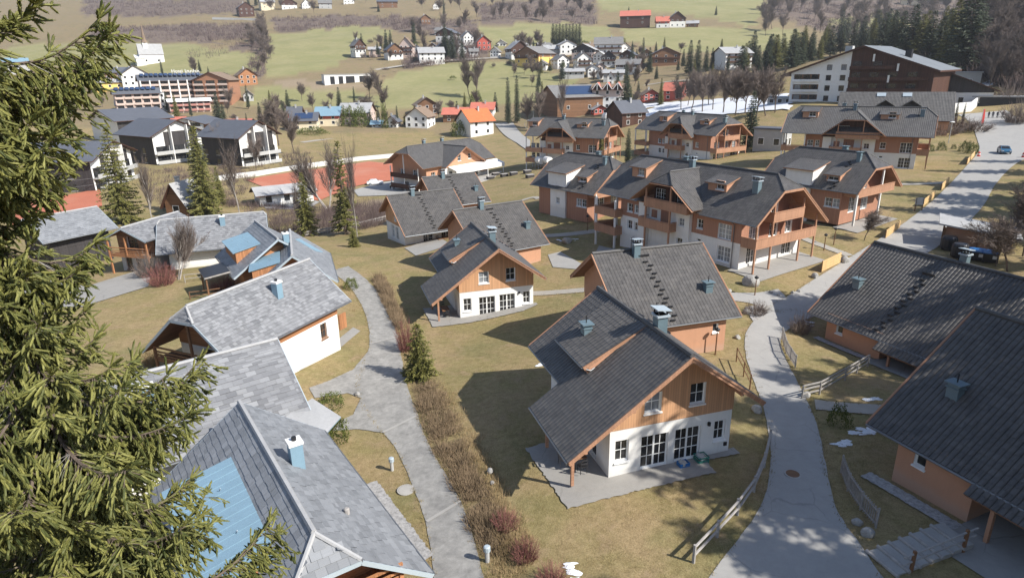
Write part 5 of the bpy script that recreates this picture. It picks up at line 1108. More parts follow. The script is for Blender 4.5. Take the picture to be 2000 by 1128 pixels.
# the big hotel at the right
def big_hotel():
    t = thing('mountain_hotel', 'huge gabled hotel, left part white with balconies, right part dark brown boards', 'hotel', (104, 200, 10.4), R(-134)); hr, s, wl, wr = 16.2, .35, 20.3, 18.8; L0, L1 = -26, 0; ww = wl-3.2
    rb = MB(); e = 1.3
    for sg, we in ((-1, wl+3), (1, wr+1.6)): rb.slab([(L0, 0, hr+.3), (L1+e, 0, hr+.3), (L1+e, sg*we, hr+.3-s*we), (L0, sg*we, hr+.3-s*we)], .45, 0, 1)
    ro = rb.build('roof', [M['hotelroof'], M['brownwood']], t); c = MB(); c.box((-9, 9.0, hr-3.6), (-7.2, 10.6, hr-1.0)); c.build('chimney', M['dark'], ro); c = MB(); c.box((-4, -6, hr-2.4), (-2, -4, hr+.3)); c.build('chimney', M['greywall'], ro)
    mb = MB(); hp = lambda a0: [(s, 1, hr+s*(wl-a0)), (-s, 1, hr-s*(wl-a0))]
    hs = []
    for j in range(4):
        for x in (10.4, 14.5): hs.append((x, .7+3.0*j, 1.6, 1.6))
    rec = [(.8, .7+3.0*j, 7.8, 1.9) for j in range(3)]
    panel(mb, (L1, -wl), (0, 1), (0, ww), (-4, hr), hs+rec, hp(0), depth=.5); panel(mb, (L0, wr), (0, -1), (0, wl+wr), (-4, hr), hp=[(s, 1, hr+s*wr), (-s, 1, hr-s*wr)]); panel(mb, (L0, -wl), (1, 0), (0, L1-L0), (-4, hr-s*wl)); mb.build('white_wall', M['white'], t)
    for q in hs: window(t, (L1, -wl), (0, 1), *q, depth=.4, sill=False, frame='darkmetal')
    for q in rec:
        f = MB(); f.box((L1-.55, -wl+q[0], q[1]), (L1-.5, -wl+q[0]+q[2], q[1]+q[3])); f.build('loggia_back', M['oldwood'], t)
        for i in (0, 1, 2): window(t, (L1-.5, -wl), (0, 1), q[0]+.3+i*2.5, q[1]+.05, 2.0, 1.75, nx=2, nz=1, proud=.02, sill=False, frame='darkmetal')
        f = MB(); f.box((L1, -wl+q[0], q[1]-.3), (L1+.7, -wl+q[0]+q[2], q[1]+.4)); f.build('balcony', M['white'], t)
    mb = MB(); panel(mb, (L1, -wl+ww), (0, 1), (0, wl+wr-ww), (-4, hr), hp=hp(ww)); panel(mb, (L1, wr), (-1, 0), (0, L1-L0), (-4, hr-s*wr)); mb.build('timber_wall', M['brownwood'], t)
    for j in range(4):
        z = .4+3.1*j; n = 4 if j < 3 else 2; m = MB(); y1 = min(wr-1, (hr-z-3)/s-1); m.box((L1, -3.0, z), (L1+1.3, y1, z+.2)); m.box((L1+1.2, -3.0, z), (L1+1.3, y1, z+1.1)); m.build('balcony', M['brownwood'], t)
        for i in range(n):
            y = -2.6+i*(y1+2)/n; m = MB(); m.poly([(L1+.06, y, z+.3), (L1+.06, y+2.4, z+.3), (L1+.06, y+2.4, z+2.4), (L1+.06, y, z+2.4)]); m.build('window', M['glass'], t)
    for y, z in ((7.6, 6.2), (9.6, 9.3), (3, 12), (1.5, .5), (8, .5)): m = MB(); m.box((L1+1.3, y, z), (L1+1.4, y+.5, z+2)); m.build('curtain', M['white'], t)
    t2, d = FH('dark timbered hotel wing with white ground floor in front of the big hotel', 1826, 207, 164, 62, 'hotelroof', 'white', 'f', 8, 'paintwood', .55, .5, (5, 1), group=None, name='hotel_wing', cat='hotel', upf=.82, over=1.5, chim=False)
    FH('pale flat roofed extension at the right of the hotel gable', 1868, 172, 70, 30, 'palegrey', 'greywall', 's', 5, None, .5, .1, (3, 1), flat=True, group=None, name='hotel_extension', cat='hotel')
    t3, d = FH('grey half hipped roof with eyebrow dormers between hotel and apartment house', 1738, 252, 180, 66, 'tileflat', 'orange', 's', 3, None, .5, .62, (5, 1), group=None, name='dormered_house', cat='house', chim=False); a, b, hr, he, s = d
    for x in (-a*.18, a*.3):
        m = MB(); w = 2.4; z = hr-s*b*.55; m.slab([(x, -b*.3, z+1.4), (x, -b*.75, z+1.4), (x-w, -b*.8, z-.2), (x-w, -b*.3, z-.2)], .15); m.slab([(x, -b*.3, z+1.4), (x+w, -b*.3, z-.2), (x+w, -b*.8, z-.2), (x, -b*.75, z+1.4)], .15); m.build('dormer_roof', M['tileflat'], t3)
        m = MB(); m.slab([(x-2, -b*.08, hr-s*b*.08+.35), (x, -b*.08, hr-s*b*.08+.35), (x, -b*.22, hr-s*b*.22+.35), (x-2, -b*.22, hr-s*b*.22+.35)], .1); m.build('skylight', M['paleblue'], t3)
    FH('long low canopy roof beside the hotel forecourt', 1948, 204, 84, 15, 'palegrey', 'dark', 's', 4, None, .35, .1, (0, 0), flat=True, group=None, name='canopy', cat='canopy'); FH('blue grey building half hidden at the right of the right apartment house', 1506, 292, 60, 42, 'slateroof', 'greywall', 's', -20, None, .6, .1, (2, 1), flat=True, group=None, name='side_building', cat='building')
    FH('pale blue pavilion with flat roof at the left foot of the hotel', 1522, 204, 44, 14, 'paleblue', 'greywall', 's', 0, None, .6, .1, (4, 1), flat=True, group=None, name='pavilion', cat='pavilion')
big_hotel()
# ---------------------------------------------------------------- vegetation
def frames(D):
    D = D/np.linalg.norm(D, axis=1)[:, None]; a = np.where(np.abs(D[:, 2:3]) < .9, [[0, 0, 1.]], [[1., 0, 0]]); A = np.cross(D, a); A /= np.linalg.norm(A, axis=1)[:, None]; return D, A, np.cross(D, A)
def spindles(mb, P, D, L, Rr, m=0, bulge=.35, flat=1.0):
    """many pointed three-sided shoots"""
    P = np.asarray(P, float); n = len(P)
    if not n: return
    D, A, B = frames(np.asarray(D, float)); L = np.broadcast_to(L, n)[:, None]; Rr = np.broadcast_to(Rr, n)[:, None]
    V = np.empty((n, 5, 3)); V[:, 0] = P; V[:, 4] = P+D*L
    for k in range(3): a = 2*PI*k/3+.4; V[:, 1+k] = P+D*L*bulge+(A*math.cos(a)+B*flat*math.sin(a))*Rr
    f = np.array([(0, 2, 1), (0, 3, 2), (0, 1, 3), (1, 2, 4), (2, 3, 4), (3, 1, 4)]); mb.mesh(V.reshape(-1, 3), (np.arange(n)[:, None, None]*5+f).reshape(-1, 3), m)
def fingers(mb, P, D, L, Rr, m=0):
    """blunt four-sided shoots"""
    P = np.asarray(P, float); n = len(P); D, A, B = frames(np.asarray(D, float)); L = np.broadcast_to(L, n)[:, None]; V = np.empty((n, 10, 3)); V[:, 0] = P; V[:, 9] = P+D*L
    for r_, (t, k_) in enumerate(((.18, .8), (.8, .85))):
        for k in range(4): a = PI/2*k+.5*r_; V[:, 1+4*r_+k] = P+D*L*t+(A*math.cos(a)+B*math.sin(a))*Rr*k_
    f = []
    for k in range(4): k2 = (k+1) % 4; f += [(0, 1+k2, 1+k), (1+k, 1+k2, 5+k2), (1+k, 5+k2, 5+k), (5+k, 5+k2, 9)]
    mb.mesh(V.reshape(-1, 3), (np.arange(n)[:, None, None]*10+np.array(f)).reshape(-1, 3), m)
def needles(mb, P, D, L, rg, per=14, nl=.02, nw=.0055, core=.008, m=0):
    """shoots clothed in single needles"""
    P = np.asarray(P, float); n = len(P); D, A, B = frames(np.asarray(D, float)); L = np.broadcast_to(L, n)
    fingers(mb, P, D, L, core, m)
    t = (np.arange(per)+.5)/per; t = t[None, :]+rg.uniform(-.03, .03, (n, per)); a = (np.arange(per)*2.4)[None, :]+rg.uniform(0, 6.3, (n, 1)); s = nl*(1.1-.25*t)
    O = P[:, None]+D[:, None]*(L[:, None]*t)[..., None]; rad = A[:, None]*np.cos(a)[..., None]+B[:, None]*np.sin(a)[..., None]
    tip = O+rad*(s*.95)[..., None]+D[:, None]*(s*.7)[..., None]; tg = np.cross(np.broadcast_to(D[:, None], rad.shape), rad)*nw
    V = np.stack([O-tg, O+tg, tip], 2).reshape(-1, 3); mb.mesh(V, np.arange(len(V)).reshape(-1, 3), m)
def tubes(mb, P, Q, r0, r1, m=0, n=3):
    """many straight tapered twigs"""
    P = np.asarray(P, float); Q = np.asarray(Q, float); k = len(P)
    if not k: return
    D, A, B = frames(Q-P); r0 = np.broadcast_to(r0, k)[:, None]; r1 = np.broadcast_to(r1, k)[:, None]; V = np.empty((k, 2*n, 3))
    for i in range(n): a = 2*PI*i/n; o = A*math.cos(a)+B*math.sin(a); V[:, i] = P+o*r0; V[:, n+i] = Q+o*r1
    f = np.array([(i, (i+1) % n, n+(i+1) % n, n+i) for i in range(n)]); mb.mesh(V.reshape(-1, 3), (np.arange(k)[:, None, None]*2*n+f).reshape(-1, 4), m)
def spruce_meshes(seed, H=14., Rb=2.9, whorls=34, nb=7, tuft=.5, z0=.05, thin=1.0, pw=.8):
    rg = np.random.default_rng(seed); mb = MB(); P, D, L = [], [], []; bp, bq = [], []
    for i in range(whorls):
        f = (i+.3)/whorls; z = H*(z0+(1-z0)*f**.92); r = Rb*(1-f)**pw*rg.uniform(.86, 1.12)+.12
        k = max(3, int(nb*(1-.35*f))); a0 = rg.uniform(0, 6.3)
        for j in range(k):
            if rg.random() > thin: continue
            a = a0+2*PI*j/k+rg.uniform(-.3, .3); rl = r*rg.uniform(.72, 1.14); droop = rg.uniform(.18, .42)*(1-f)-.25*f
            o = np.array([math.cos(a), math.sin(a), 0]); sd = np.array([-o[1], o[0], 0]); m = max(2, int(rl/tuft*2.6))
            bp.append((0, 0, z)); bq.append(o*rl*.8+(0, 0, z-droop*rl*.7))
            for q in range(m):
                t = (q+rg.uniform(.3, 1))/m; c = o*rl*t+np.array([0, 0, z-droop*rl*t*(1.25-.5*t)]); 
                w = tuft*(1.1-.5*t)*(.7+.5*(1-f))
                for sgn in (-1, 0, 1):
                    if rg.random() < .12: continue
                    P.append(c+rg.normal(0, .05, 3)); D.append(o*(.75 if sgn else 1)+sd*sgn*rg.uniform(.5, 1.1)+np.array([0, 0, rg.uniform(-.75, .1) if f < .8 else rg.uniform(-.2, .5)])); L.append(w*rg.uniform(.75, 1.35)*(1 if sgn else 1.15))
    for q in range(5): P.append((0, 0, H*(.955-.012*q))); D.append((rg.normal(0, .25), rg.normal(0, .25), 1)); L.append(tuft*1.3)
    L = np.array(L); spindles(mb, P, D, L, L*.17, 0)
    a = np.array(P); d = np.array(D); d /= np.linalg.norm(d, axis=1)[:, None]
    spindles(mb, a+d*(L*.3)[:, None]+rg.normal(0, .06, a.shape), d+rg.normal(0, .55, a.shape)-[0, 0, .25], L*.7, L*.11, 0)
    crown = mb; tr = MB(); tr.tube([(0, 0, -.6), (0, 0, H*.4), (0, 0, H*.97)], [H*.013+.05, H*.009+.03, .015], 7); tubes(tr, bp, bq, .028, .008)
    return crown, tr
_sp = {}
def spruce_proto(key, needle='needle', **k):
    c, tr = spruce_meshes(**k); _sp[key] = (c, tr, needle, k.get('H', 14.), k.get('Rb', 2.9), [None])
def spruce(label, p, h, key=0, wid=1.0, group=None, rz=None, cat='spruce', name='spruce'):
    """place a spruce of height h at world point p"""
    c, tr, nd, H, Rb, first = _sp[key]; t = thing(name, label, cat, tuple(p), rz if rz is not None else (p[0]*7.7+p[1]*3.1) % 6.28, group); s = h/H; t.scale = (s*wid, s*wid, s)
    if first[0] is None: first[0] = (c.build('crown', M[nd], t), tr.build('trunk', M['bark'], t))
    else:
        for o in first[0]: n = o.copy(); COL.objects.link(n); n.parent = t
    return t
spruce_proto(0, seed=1); spruce_proto(1, seed=2, Rb=2.3, whorls=36); spruce_proto(2, 'needledark', seed=3, Rb=2.5, tuft=.62, whorls=28); spruce_proto(3, seed=5, Rb=3.4, whorls=26, nb=8, thin=.9)
spruce_proto('thin', seed=7, Rb=1.9, whorls=40, thin=.62); spruce_proto('col', 'needledark', seed=8, Rb=1.15, whorls=34, nb=7, tuft=.42, pw=.45); spruce_proto('small', 'needle', seed=9, H=4., Rb=1.5, whorls=17, nb=8, tuft=.34)
def bare_meshes(seed, H=10., spread=.5, levels=4, stems=1, fork=4, up=.55, twr=.014):
    rg = np.random.default_rng(seed); tb = MB(); P, Q, A_, B_ = [], [], [], []; tP, tQ, ta, tb_ = [], [], [], []
    def grow(p, d, l, r, lev):
        q = p; n = 3 if lev == 0 else 2
        for i in range(n):
            d2 = nrm(d+rg.normal(0, .13, 3)+np.array([0, 0, .06*up])); q2 = q+d2*l/n; r2 = r*(1-.3*(i+1)/n)
            (tP if lev < 2 else P).append(q); (tQ if lev < 2 else Q).append(q2); (ta if lev < 2 else A_).append(max(r*(1-.3*i/n), twr)); (tb_ if lev < 2 else B_).append(max(r2, twr*.6)); q0 = q; q = q2; d = d2
            if lev < levels:
                for k in range(fork if lev else fork+2):
                    if lev == 0 and i == 0: continue
                    a = rg.uniform(0, 6.28); _, X, Y = frames(d[None]); s = spread*rg.uniform(.7, 1.35); dd = nrm(d*math.cos(s)+(X[0]*math.cos(a)+Y[0]*math.sin(a))*math.sin(s)+np.array([0, 0, .25*up]))
                    b = q0+(q-q0)*rg.uniform(.15, 1); grow(b, dd, l*rg.uniform(.42, .66)*(1 if lev else .85), r2*.55, lev+1)
    for s in range(stems):
        d = nrm([rg.normal(0, .12*(stems > 1)*2), rg.normal(0, .12*(stems > 1)*2), 1]); grow(np.array([rg.normal(0, .12)*(stems > 1), rg.normal(0, .12)*(stems > 1), -.3]), d, H*.62, H*.013, 0)
    tr = MB(); tubes(tr, tP, tQ, np.array(ta), np.array(tb_), 0, 5); cr = MB(); tubes(cr, P, Q, np.array(A_), np.array(B_), 0, 3)
    return cr, tr
_bt = {}
def bare_proto(key, mats=('twig', 'bark'), **k): _bt[key] = (*bare_meshes(**k), mats, k.get('H', 10.), [None])
def bare_tree(label, p, h, key=0, wid=1.0, group=None, cat='bare tree', name='bare_tree', rz=None):
    c, tr, ms, H, first = _bt[key]; t = thing(name, label, cat, tuple(p), rz if rz is not None else (p[0]*5.3+p[1]*2.9) % 6.28, group); s = h/H; t.scale = (s*wid, s*wid, s)
    if first[0] is None: first[0] = (c.build('crown', M[ms[0]], t), tr.build('trunk', M[ms[1]], t))
    else:
        for o in first[0]: n = o.copy(); COL.objects.link(n); n.parent = t
    return t
bare_proto(0, seed=11); bare_proto(1, seed=12, spread=.42, up=.9); bare_proto(2, ('twig', 'palebark'), seed=13, spread=.38, up=1.1, stems=3, levels=3, fork=5); bare_proto(3, seed=14, spread=.65, up=.3, twr=.02)
bare_proto('birch', ('twig', 'palebark'), seed=15, spread=.4, up=1.0, levels=3, fork=5); bare_proto('larch', ('strawtwig', 'bark'), seed=16, spread=1.15, up=.1, levels=2, fork=9)
def shrub_mesh(seed, n=260, r=.8, h=1.0, lean=.7, tw=.013, leaf=None):
    rg = np.random.default_rng(seed); mb = MB(); a = rg.uniform(0, 6.28, n); q = np.sqrt(rg.random(n)); P = np.c_[np.cos(a)*q*r*.45, np.sin(a)*q*r*.45, np.zeros(n)-.05]
    D = np.c_[np.cos(a)*q*lean, np.sin(a)*q*lean, np.ones(n)]+rg.normal(0, .2, (n, 3)); D[:, 2] = np.abs(D[:, 2]); L = h*rg.uniform(.55, 1.1, n)*(1.1-.25*q); spindles(mb, P, D, L, tw, 0, .2)
    d = D/np.linalg.norm(D, axis=1)[:, None]
    for f in (.45, .65, .8): spindles(mb, P+d*(L*f)[:, None], d+rg.normal(0, .45, (n, 3)), L*.35, tw*.7, 0, .2)
    return mb
def leafy_mesh(seed, r=.7, h=1.0, n=900, leaf=.11):
    rg = np.random.default_rng(seed); mb = MB(); d = rg.normal(0, 1, (n, 3)); d[:, 2] = np.abs(d[:, 2]); d /= np.linalg.norm(d, axis=1)[:, None]; k = rg.uniform(.55, 1.0, n)**.6*(1+.13*np.sin(d[:, 0]*7+seed)+.12*np.sin(d[:, 1]*9+2*seed))
    P = d*k[:, None]*[r, r, h]; spindles(mb, P, d+rg.normal(0, .6, (n, 3))+[0, 0, .3], leaf*rg.uniform(.7, 1.4, n), leaf*.28, 0); return mb
_sh = {}
def shrub(label, p, r, h, kind='twig', group=None, cat='shrub', name='shrub', key=None):
    """twiggy or leafy shrub of radius r and height h"""
    k = key or kind
    if k not in _sh:
        mb = leafy_mesh(3, 1, 1) if kind == 'leafgreen' else shrub_mesh(len(_sh)+40, 190, 1.35, 1.0, 1.15, .014); _sh[k] = mb.build(name, M[kind]); o = _sh[k]
    else: o = _sh[k].copy(); COL.objects.link(o)
    o.name = name; o.location = tuple(p); o.scale = (r, r, h); o.rotation_euler = (0, 0, (p[0]*9.1+p[1]*4.7) % 6.28); tag(o, label, cat, group); return o
# ------------------------------------------------ the big spruce in the foreground
def big_spruce():
    rg = np.random.default_rng(77); x, y = -6.05, 7.3; gz = float(T(x, y)); top = 25.0
    t = thing('foreground_spruce', 'huge spruce close to the camera along the left edge with hanging shoots', 'spruce', (x, y, gz)); H = top-gz
    P, D, L = [], [], []; bp, bq, ra, rb = [], [], [], []; Dead = []; ends = []
    cam = nrm([-x, -y, 0])
    zt_ = [8, 13, 15.0, 15.6, 16.3, 16.9, 17.4, 18.0, 18.5, 19.0, 19.6, 20.0, 20.4, 20.95, 21.6, 22.5, 23.4, 24.4, 25]; rt_ = [3.4, 3.0, 2.45, 1.95, 1.5, 1.4, 1.6, 2.1, 1.4, .85, .8, .95, .5, .85, 1.65, 1.6, 1.0, .5, .2]
    def shoots(b, e, k=1):
        l = np.linalg.norm(e-b); m = max(1, int(round(l/.13))); d = (e-b)/l
        for q in range(m): P.append(b+(e-b)*q/m); D.append(nrm(d+rg.normal(0, .09, 3))); L.append(l/m*1.25)
    dz = .5
    while dz < 16:
        near = dz < 11.5; zz = top-dz; a0 = rg.uniform(0, 6.28); el = .55-.2*dz if dz < 4 else -.25-.02*(dz-4); nb = (6 if dz < 5 else 8) if near else 5
        for j in range(nb):
            a = a0+2*PI*j/nb+rg.uniform(-.25, .25); o = np.array([math.cos(a), math.sin(a), 0]); sd = np.array([-o[1], o[0], 0]); back = o[:2]@cam[:2] < -.35
            if back and rg.random() < .55: continue
            e_ = el+rg.uniform(-.12, .12); sagk = rg.uniform(.08, .18); rl = 1.5
            for _ in range(3): rl = float(np.interp(zz+rl*(e_+.2), zt_, rt_))
            rl *= rg.uniform(.62, 1.06); n = max(5, int(rl/.115)); prev = np.array([0, 0, H-dz])
            for i in range(1, n+1):
                f = i/n; c = o*rl*f+np.array([0, 0, H-dz+rl*(e_*f-sagk*math.sin(f*PI)*(dz > 2)+.22*f**3)])+sd*math.sin(f*3+j)*.05*rl
                bp.append(prev); bq.append(c); ra.append(.026*(1-f)*rl/2+.007); rb.append(.026*(1-f-.02)*rl/2+.006); ax = nrm(c-prev)
                ll = min(.75, rl*.45)*(1-.55*f)*(.4+.6*min(1, f*2.5))
                if f > .35: shoots(prev, c)
                for sg in (-1, 1):
                    for rep in range(2 if near and not back else 1):
                        l2 = ll*rg.uniform(.6, 1.15)+.1; hang = rg.uniform(.3, 1.0) if dz > 2.6 else rg.uniform(-.5, .25); d2 = nrm(ax*rg.uniform(.4, .8)+sd*sg*rg.uniform(.4, 1)+np.array([0, 0, -hang*.8])); b = prev+(c-prev)*rg.random(); mid = b+d2*l2*.5; e = mid+nrm(d2-np.array([0, 0, hang*.7]))*l2*.5
                        bp.append(b); bq.append(mid); ra.append(.006); rb.append(.0045); shoots(b+(mid-b)*.25, mid); shoots(mid, e)
                        for q in range(max(3, int(l2/.085))):
                            s = b+(e-b)*rg.uniform(.15, .9); d3 = nrm(d2*.8+rg.normal(0, .45, 3)-np.array([0, 0, .55*hang])); shoots(s, s+d3*rg.uniform(.06, .15))
                        if rg.random() < .05 and f < .6: Dead.append((b, d2))
                prev = c
            shoots(prev, prev+nrm(ax+np.array([0, 0, .25]))*.22)
            for q in range(4): s = nrm(ax+rg.normal(0, .45, 3)+np.array([0, 0, .3])); shoots(prev, prev+s*rg.uniform(.12, .26))
            ends.append((prev, o, dz))
        dz += .27 if near else .6
    P, D, L = np.array(P), np.array(D), np.array(L); mb = MB(); print('shoots', len(P)); needles(mb, P, D, L, rg, 13, .027, .0055, .0165); mb.build('crown', M['needlenear'], t)
    tr = MB(); tr.tube([(0, 0, -.5), (.05, 0, H*.5), (0, .03, H*.8), (0, 0, H)], [.34, .22, .1, .012], 9); tubes(tr, bp, bq, np.array(ra), np.array(rb), 0, 4); tr.build('trunk', M['bark'], t)
    dm = MB(); d0, d1 = [], []
    for b, d in Dead:
        for k in range(6):
            e = b+nrm(d+rg.normal(0, .5, 3)-[0, 0, .5])*rg.uniform(.12, .4); d0.append(b); d1.append(e)
    tubes(dm, d0, d1, .0045, .0018, 0, 3); dm.build('dead_twigs', M['greywood'], t)
    cm = MB(); cm.lathe((0, 0, 0), [(0, -.14), (.014, -.125), (.021, -.08), (.02, -.04), (.008, 0)], 8); first = None; vis = [e for e in ends if 2.0 < e[2] < 8 and (e[1][:2]@cam[:2] > 0)]
    for e in vis[::3][:16]:
        p = e[0]-e[1]*rg.uniform(.1, .6)+np.array([0, 0, -.1])
        if first is None: first = cm.build('cone', M['cone'], t, loc=tuple(p))
        else: k = first.copy(); COL.objects.link(k); k.parent = t; k.location = tuple(p)
    return t
big_spruce()
# ---------------------------------------------------------------- placing the trees and shrubs
def SP(lab, px, py, hpx, key=0, wid=1.0, group='spruces', **k):
    p = gp(px, py); return spruce(lab, p, hpx/ppm(p)*1.06, key, wid, group, **k)
def BT(lab, px, py, hpx, key=0, wid=1.0, group='bare trees', **k):
    p = gp(px, py); return bare_tree(lab, p, hpx/ppm(p)*1.06, key, wid, group, **k)
for a in [('tall bushy spruce between the clay court and the balconied wooden chalet', 245, 436, 176, 3, 1.0), ('tall spruce with leaning top beside the long pale shingle roof', 405, 425, 165, 1, 1.1), ('spruce behind the fence with a pale birch stem at its left', 602, 460, 116, 0, .95),
          ('slim tall spruce with thin top in the thicket before the clay court', 676, 458, 170, 'thin', 1.05), ('very small young spruce alone at the lawn edge', 692, 482, 34, 'small', .9), ('dense young spruce at the edge of the access road', 821, 738, 106, 'small', .82),
          ('dark spruce in front of the pink hotel entrance hall', 430, 250, 62, 2, 1.1), ('left one of the two slim black conifers by the village road', 993, 242, 82, 'col', .9), ('right one of the two slim black conifers by the village road', 1010, 240, 84, 'col', .85), ('small spruce behind the two slim black conifers', 1050, 204, 46, 2, .8),
          ('broad dark spruce beside the truss gabled hotel house', 1222, 222, 68, 2, 1.35), ('young light green spruce between nearest and left apartment houses', 1172, 318, 62, 0, .9), ('dark columnar conifer before the right gable of the left apartment house', 1226, 318, 62, 'col', 1.25), ('tall dark spruce at the right of the right apartment house', 1463, 288, 100, 2, .95), ('small spruce before the red timber house', 1290, 206, 48, 1, .8),
          ('spruce beside the left end of the lower hotel block', 328, 216, 34, 2, 1), ('low dark conifer between the parked cars and the wooden hut', 432, 400, 70, 1, 1)]: SP(*a)
for i, (px, py, h, k) in enumerate([(708, 104, 34, 2), (755, 99, 36, 2), (764, 100, 36, 2), (830, 100, 27, 1), (871, 114, 58, 2), (884, 116, 50, 2), (903, 118, 36, 2), (1255, 130, 50, 'col'), (1281, 102, 18, 2), (1297, 100, 24, 1), (1346, 144, 58, 2), (1361, 146, 60, 2), (1268, 142, 44, 2), (1042, 98, 18, 2), (808, 66, 26, 2), (868, 40, 34, 'col'), (1398, 32, 18, 2), (1228, 24, 10, 2),
          (1390, 134, 36, 2), (1378, 140, 44, 2), (1446, 150, 44, 2), (1478, 148, 50, 2), (1496, 140, 56, 2), (1512, 132, 54, 2), (1528, 128, 52, 1), (1545, 132, 54, 2), (1560, 126, 46, 2), (1581, 120, 44, 2), (1600, 116, 46, 1), (1621, 108, 42, 2), (1641, 102, 42, 2), (1666, 98, 50, 2), (1682, 96, 58, 2), (1702, 94, 50, 1), (1722, 96, 60, 2), (1741, 98, 62, 2), (1757, 98, 60, 2), (1776, 108, 80, 2), (1792, 112, 84, 1), (1811, 118, 92, 2), (1832, 124, 96, 2), (1852, 130, 100, 1), (1880, 140, 142, 2), (1906, 116, 76, 2), (1962, 26, 42, 2), (1986, 152, 84, 2), (1970, 158, 62, 2), (1690, 98, 40, 2), (1864, 128, 90, 2), (1895, 130, 100, 2),
          (525, 246, 48, 2), (510, 244, 40, 2), (568, 232, 30, 2), (777, 248, 38, 'col'), (740, 246, 34, 2), (724, 246, 30, 2), (318, 148, 30, 'col'), (408, 148, 16, 2), (968, 222, 38, 2), (908, 214, 30, 1), (1334, 130, 30, 2), (1420, 148, 36, 2), (1235, 98, 16, 2)]):
    side = 'on the bank behind the dark hotel' if px > 1440 and py < 170 else ('among the village houses' if py < 150 else 'on the valley floor')
    SP(f'dark spruce standing {side}, one of many alike', px, py, h*(random.Random(i+99).uniform(.85, 1.25) if px > 1440 and py < 170 else 1), k, random.Random(i).uniform(1.15, 1.8) if px > 1440 and py < 170 else 1.0, group=f'spruces {side}')
rs = random.Random(3)
for i in range(44):
    px = rs.uniform(1440, 1900); py = np.interp(px, [1440, 1540, 1640, 1720, 1800, 1900], [150, 132, 104, 96, 112, 140])-rs.uniform(4, 22); SP('dark spruce standing on the bank behind the dark hotel, one of many alike', px, py, rs.uniform(34, 58)*(1.4 if px > 1760 else 1), rs.choice([2, 2, 0]), rs.uniform(1.1, 1.6), group='spruces on the bank behind the dark hotel')
for i in range(9): SP('conifer in the dense clipped block above the village', 1080+i*6.4, 96+(i % 2)*1.5, 44, 'col', 1.5, group='conifers of the clipped block')
for px, py, h in ((1849, 240, 38), (1864, 242, 43), (1879, 241, 37)): SP('slender columnar conifer in the bed by the hotel forecourt', px, py, h, 'col', .8, group='columnar conifers by the forecourt')
for px, py, h in ((1683, 216, 34), (1722, 216, 36)): SP('slender young spruce rising behind the ridge of the apartment house', px, py, h, 'col', .8, group='young spruces behind the ridge')
for a in [('pale stemmed birch before the long shingle roof of the farthest left chalet', 348, 546, 116, 2, .9), ('bare birch at the left end of the clay court thicket', 300, 440, 120, 'birch', .7), ('reddish birch behind the long pale shingle roof', 468, 418, 130, 'birch', .75), ('white birch clump before the clay court', 640, 410, 120, 2, 1.0), ('thin tall birch at the right of the slim tall spruce', 698, 462, 168, 'birch', .45), ('bare birch leaning beside the spruce behind the fence', 588, 462, 100, 'birch', .5),
          ('big bare tree right of the modern white house', 545, 285, 92, 0, 1.0), ('round bare tree left of the blue roofed house', 612, 218, 34, 0, 1), ('bare tree beside the farm track', 575, 300, 82, 1, 1), ('left one of the two big bare poplars on the meadow', 918, 192, 72, 1, .8), ('right one of the two big bare poplars on the meadow', 932, 194, 74, 1, .9), ('bare tree left of the box like depot', 722, 192, 46, 0, 1), ('bare tree right of the box like depot', 744, 194, 52, 1, 1.1),
          ('bare birch in front of the solar panelled hall', 1100, 252, 92, 'birch', .7), ('bare tree left of the left apartment house', 1056, 250, 66, 1, 1), ('small bare tree beside the slim black conifers', 1030, 248, 60, 0, .9), ('little bare tree on the lawn below the double house', 1687, 470, 62, 3, 1.1), ('leafless bush tree by the bin shelter', 1968, 530, 110, 3, 1.3), ('grey leafless tree at the right edge above the bin shelter', 1998, 500, 140, 0, 1), ('leafless tree at the top of the bank by the bin shelter', 1945, 520, 70, 3, 1.2), ('bare tree between modern white houses', 430, 320, 70, 'birch', .9), ('bare bush tree by the courtyard chalet', 500, 330, 60, 0, 1)]: BT(*a)
for px, py, h, k in [(1330, 216, 60, 0), (1350, 214, 70, 1), (1372, 220, 76, 0), (1392, 216, 70, 3), (1412, 222, 82, 1), (1436, 226, 86, 0), (1455, 222, 84, 3), (1476, 232, 92, 0), (1496, 226, 84, 1), (1514, 220, 80, 0), (1428, 200, 60, 1), (1343, 208, 56, 3), (1384, 206, 60, 1)]: BT('broad grey leafless tree behind the snow strip', px, py, h, k, 1.1, 'leafless trees along the snow strip')
rg_ = random.Random(5)
for i in range(70):
    px, py = rg_.uniform(1895, 2060), rg_.uniform(20, 185)
    if py < 60+(1960-px)*.5 and px < 1900: continue
    BT('tall leafless tree on the steep bank at the right', px, py, rg_.uniform(60, 100), rg_.choice([0, 1, 3]), rg_.uniform(.7, 1), 'leafless trees on the steep bank')
for i in range(80):
    px, py = rg_.uniform(1480, 1900), rg_.uniform(-20, 70); BT('leafless tree in the wood above the dark hotel', px, py, rg_.uniform(28, 46), rg_.choice([0, 1, 3]), 1, 'leafless trees above the hotel')
for i in range(70):
    px, py = rg_.choice([(rg_.uniform(930, 1160), rg_.uniform(8, 45)), (rg_.uniform(790, 930), rg_.uniform(55, 125)), (rg_.uniform(1000, 1250), rg_.uniform(90, 165)), (rg_.uniform(490, 530), rg_.uniform(60, 150))]); BT('leafless tree scattered on the village hillside', px, py, rg_.uniform(22, 36), rg_.choice([0, 1, 3]), 1, 'leafless trees on the hillside')
rv = random.Random(9)
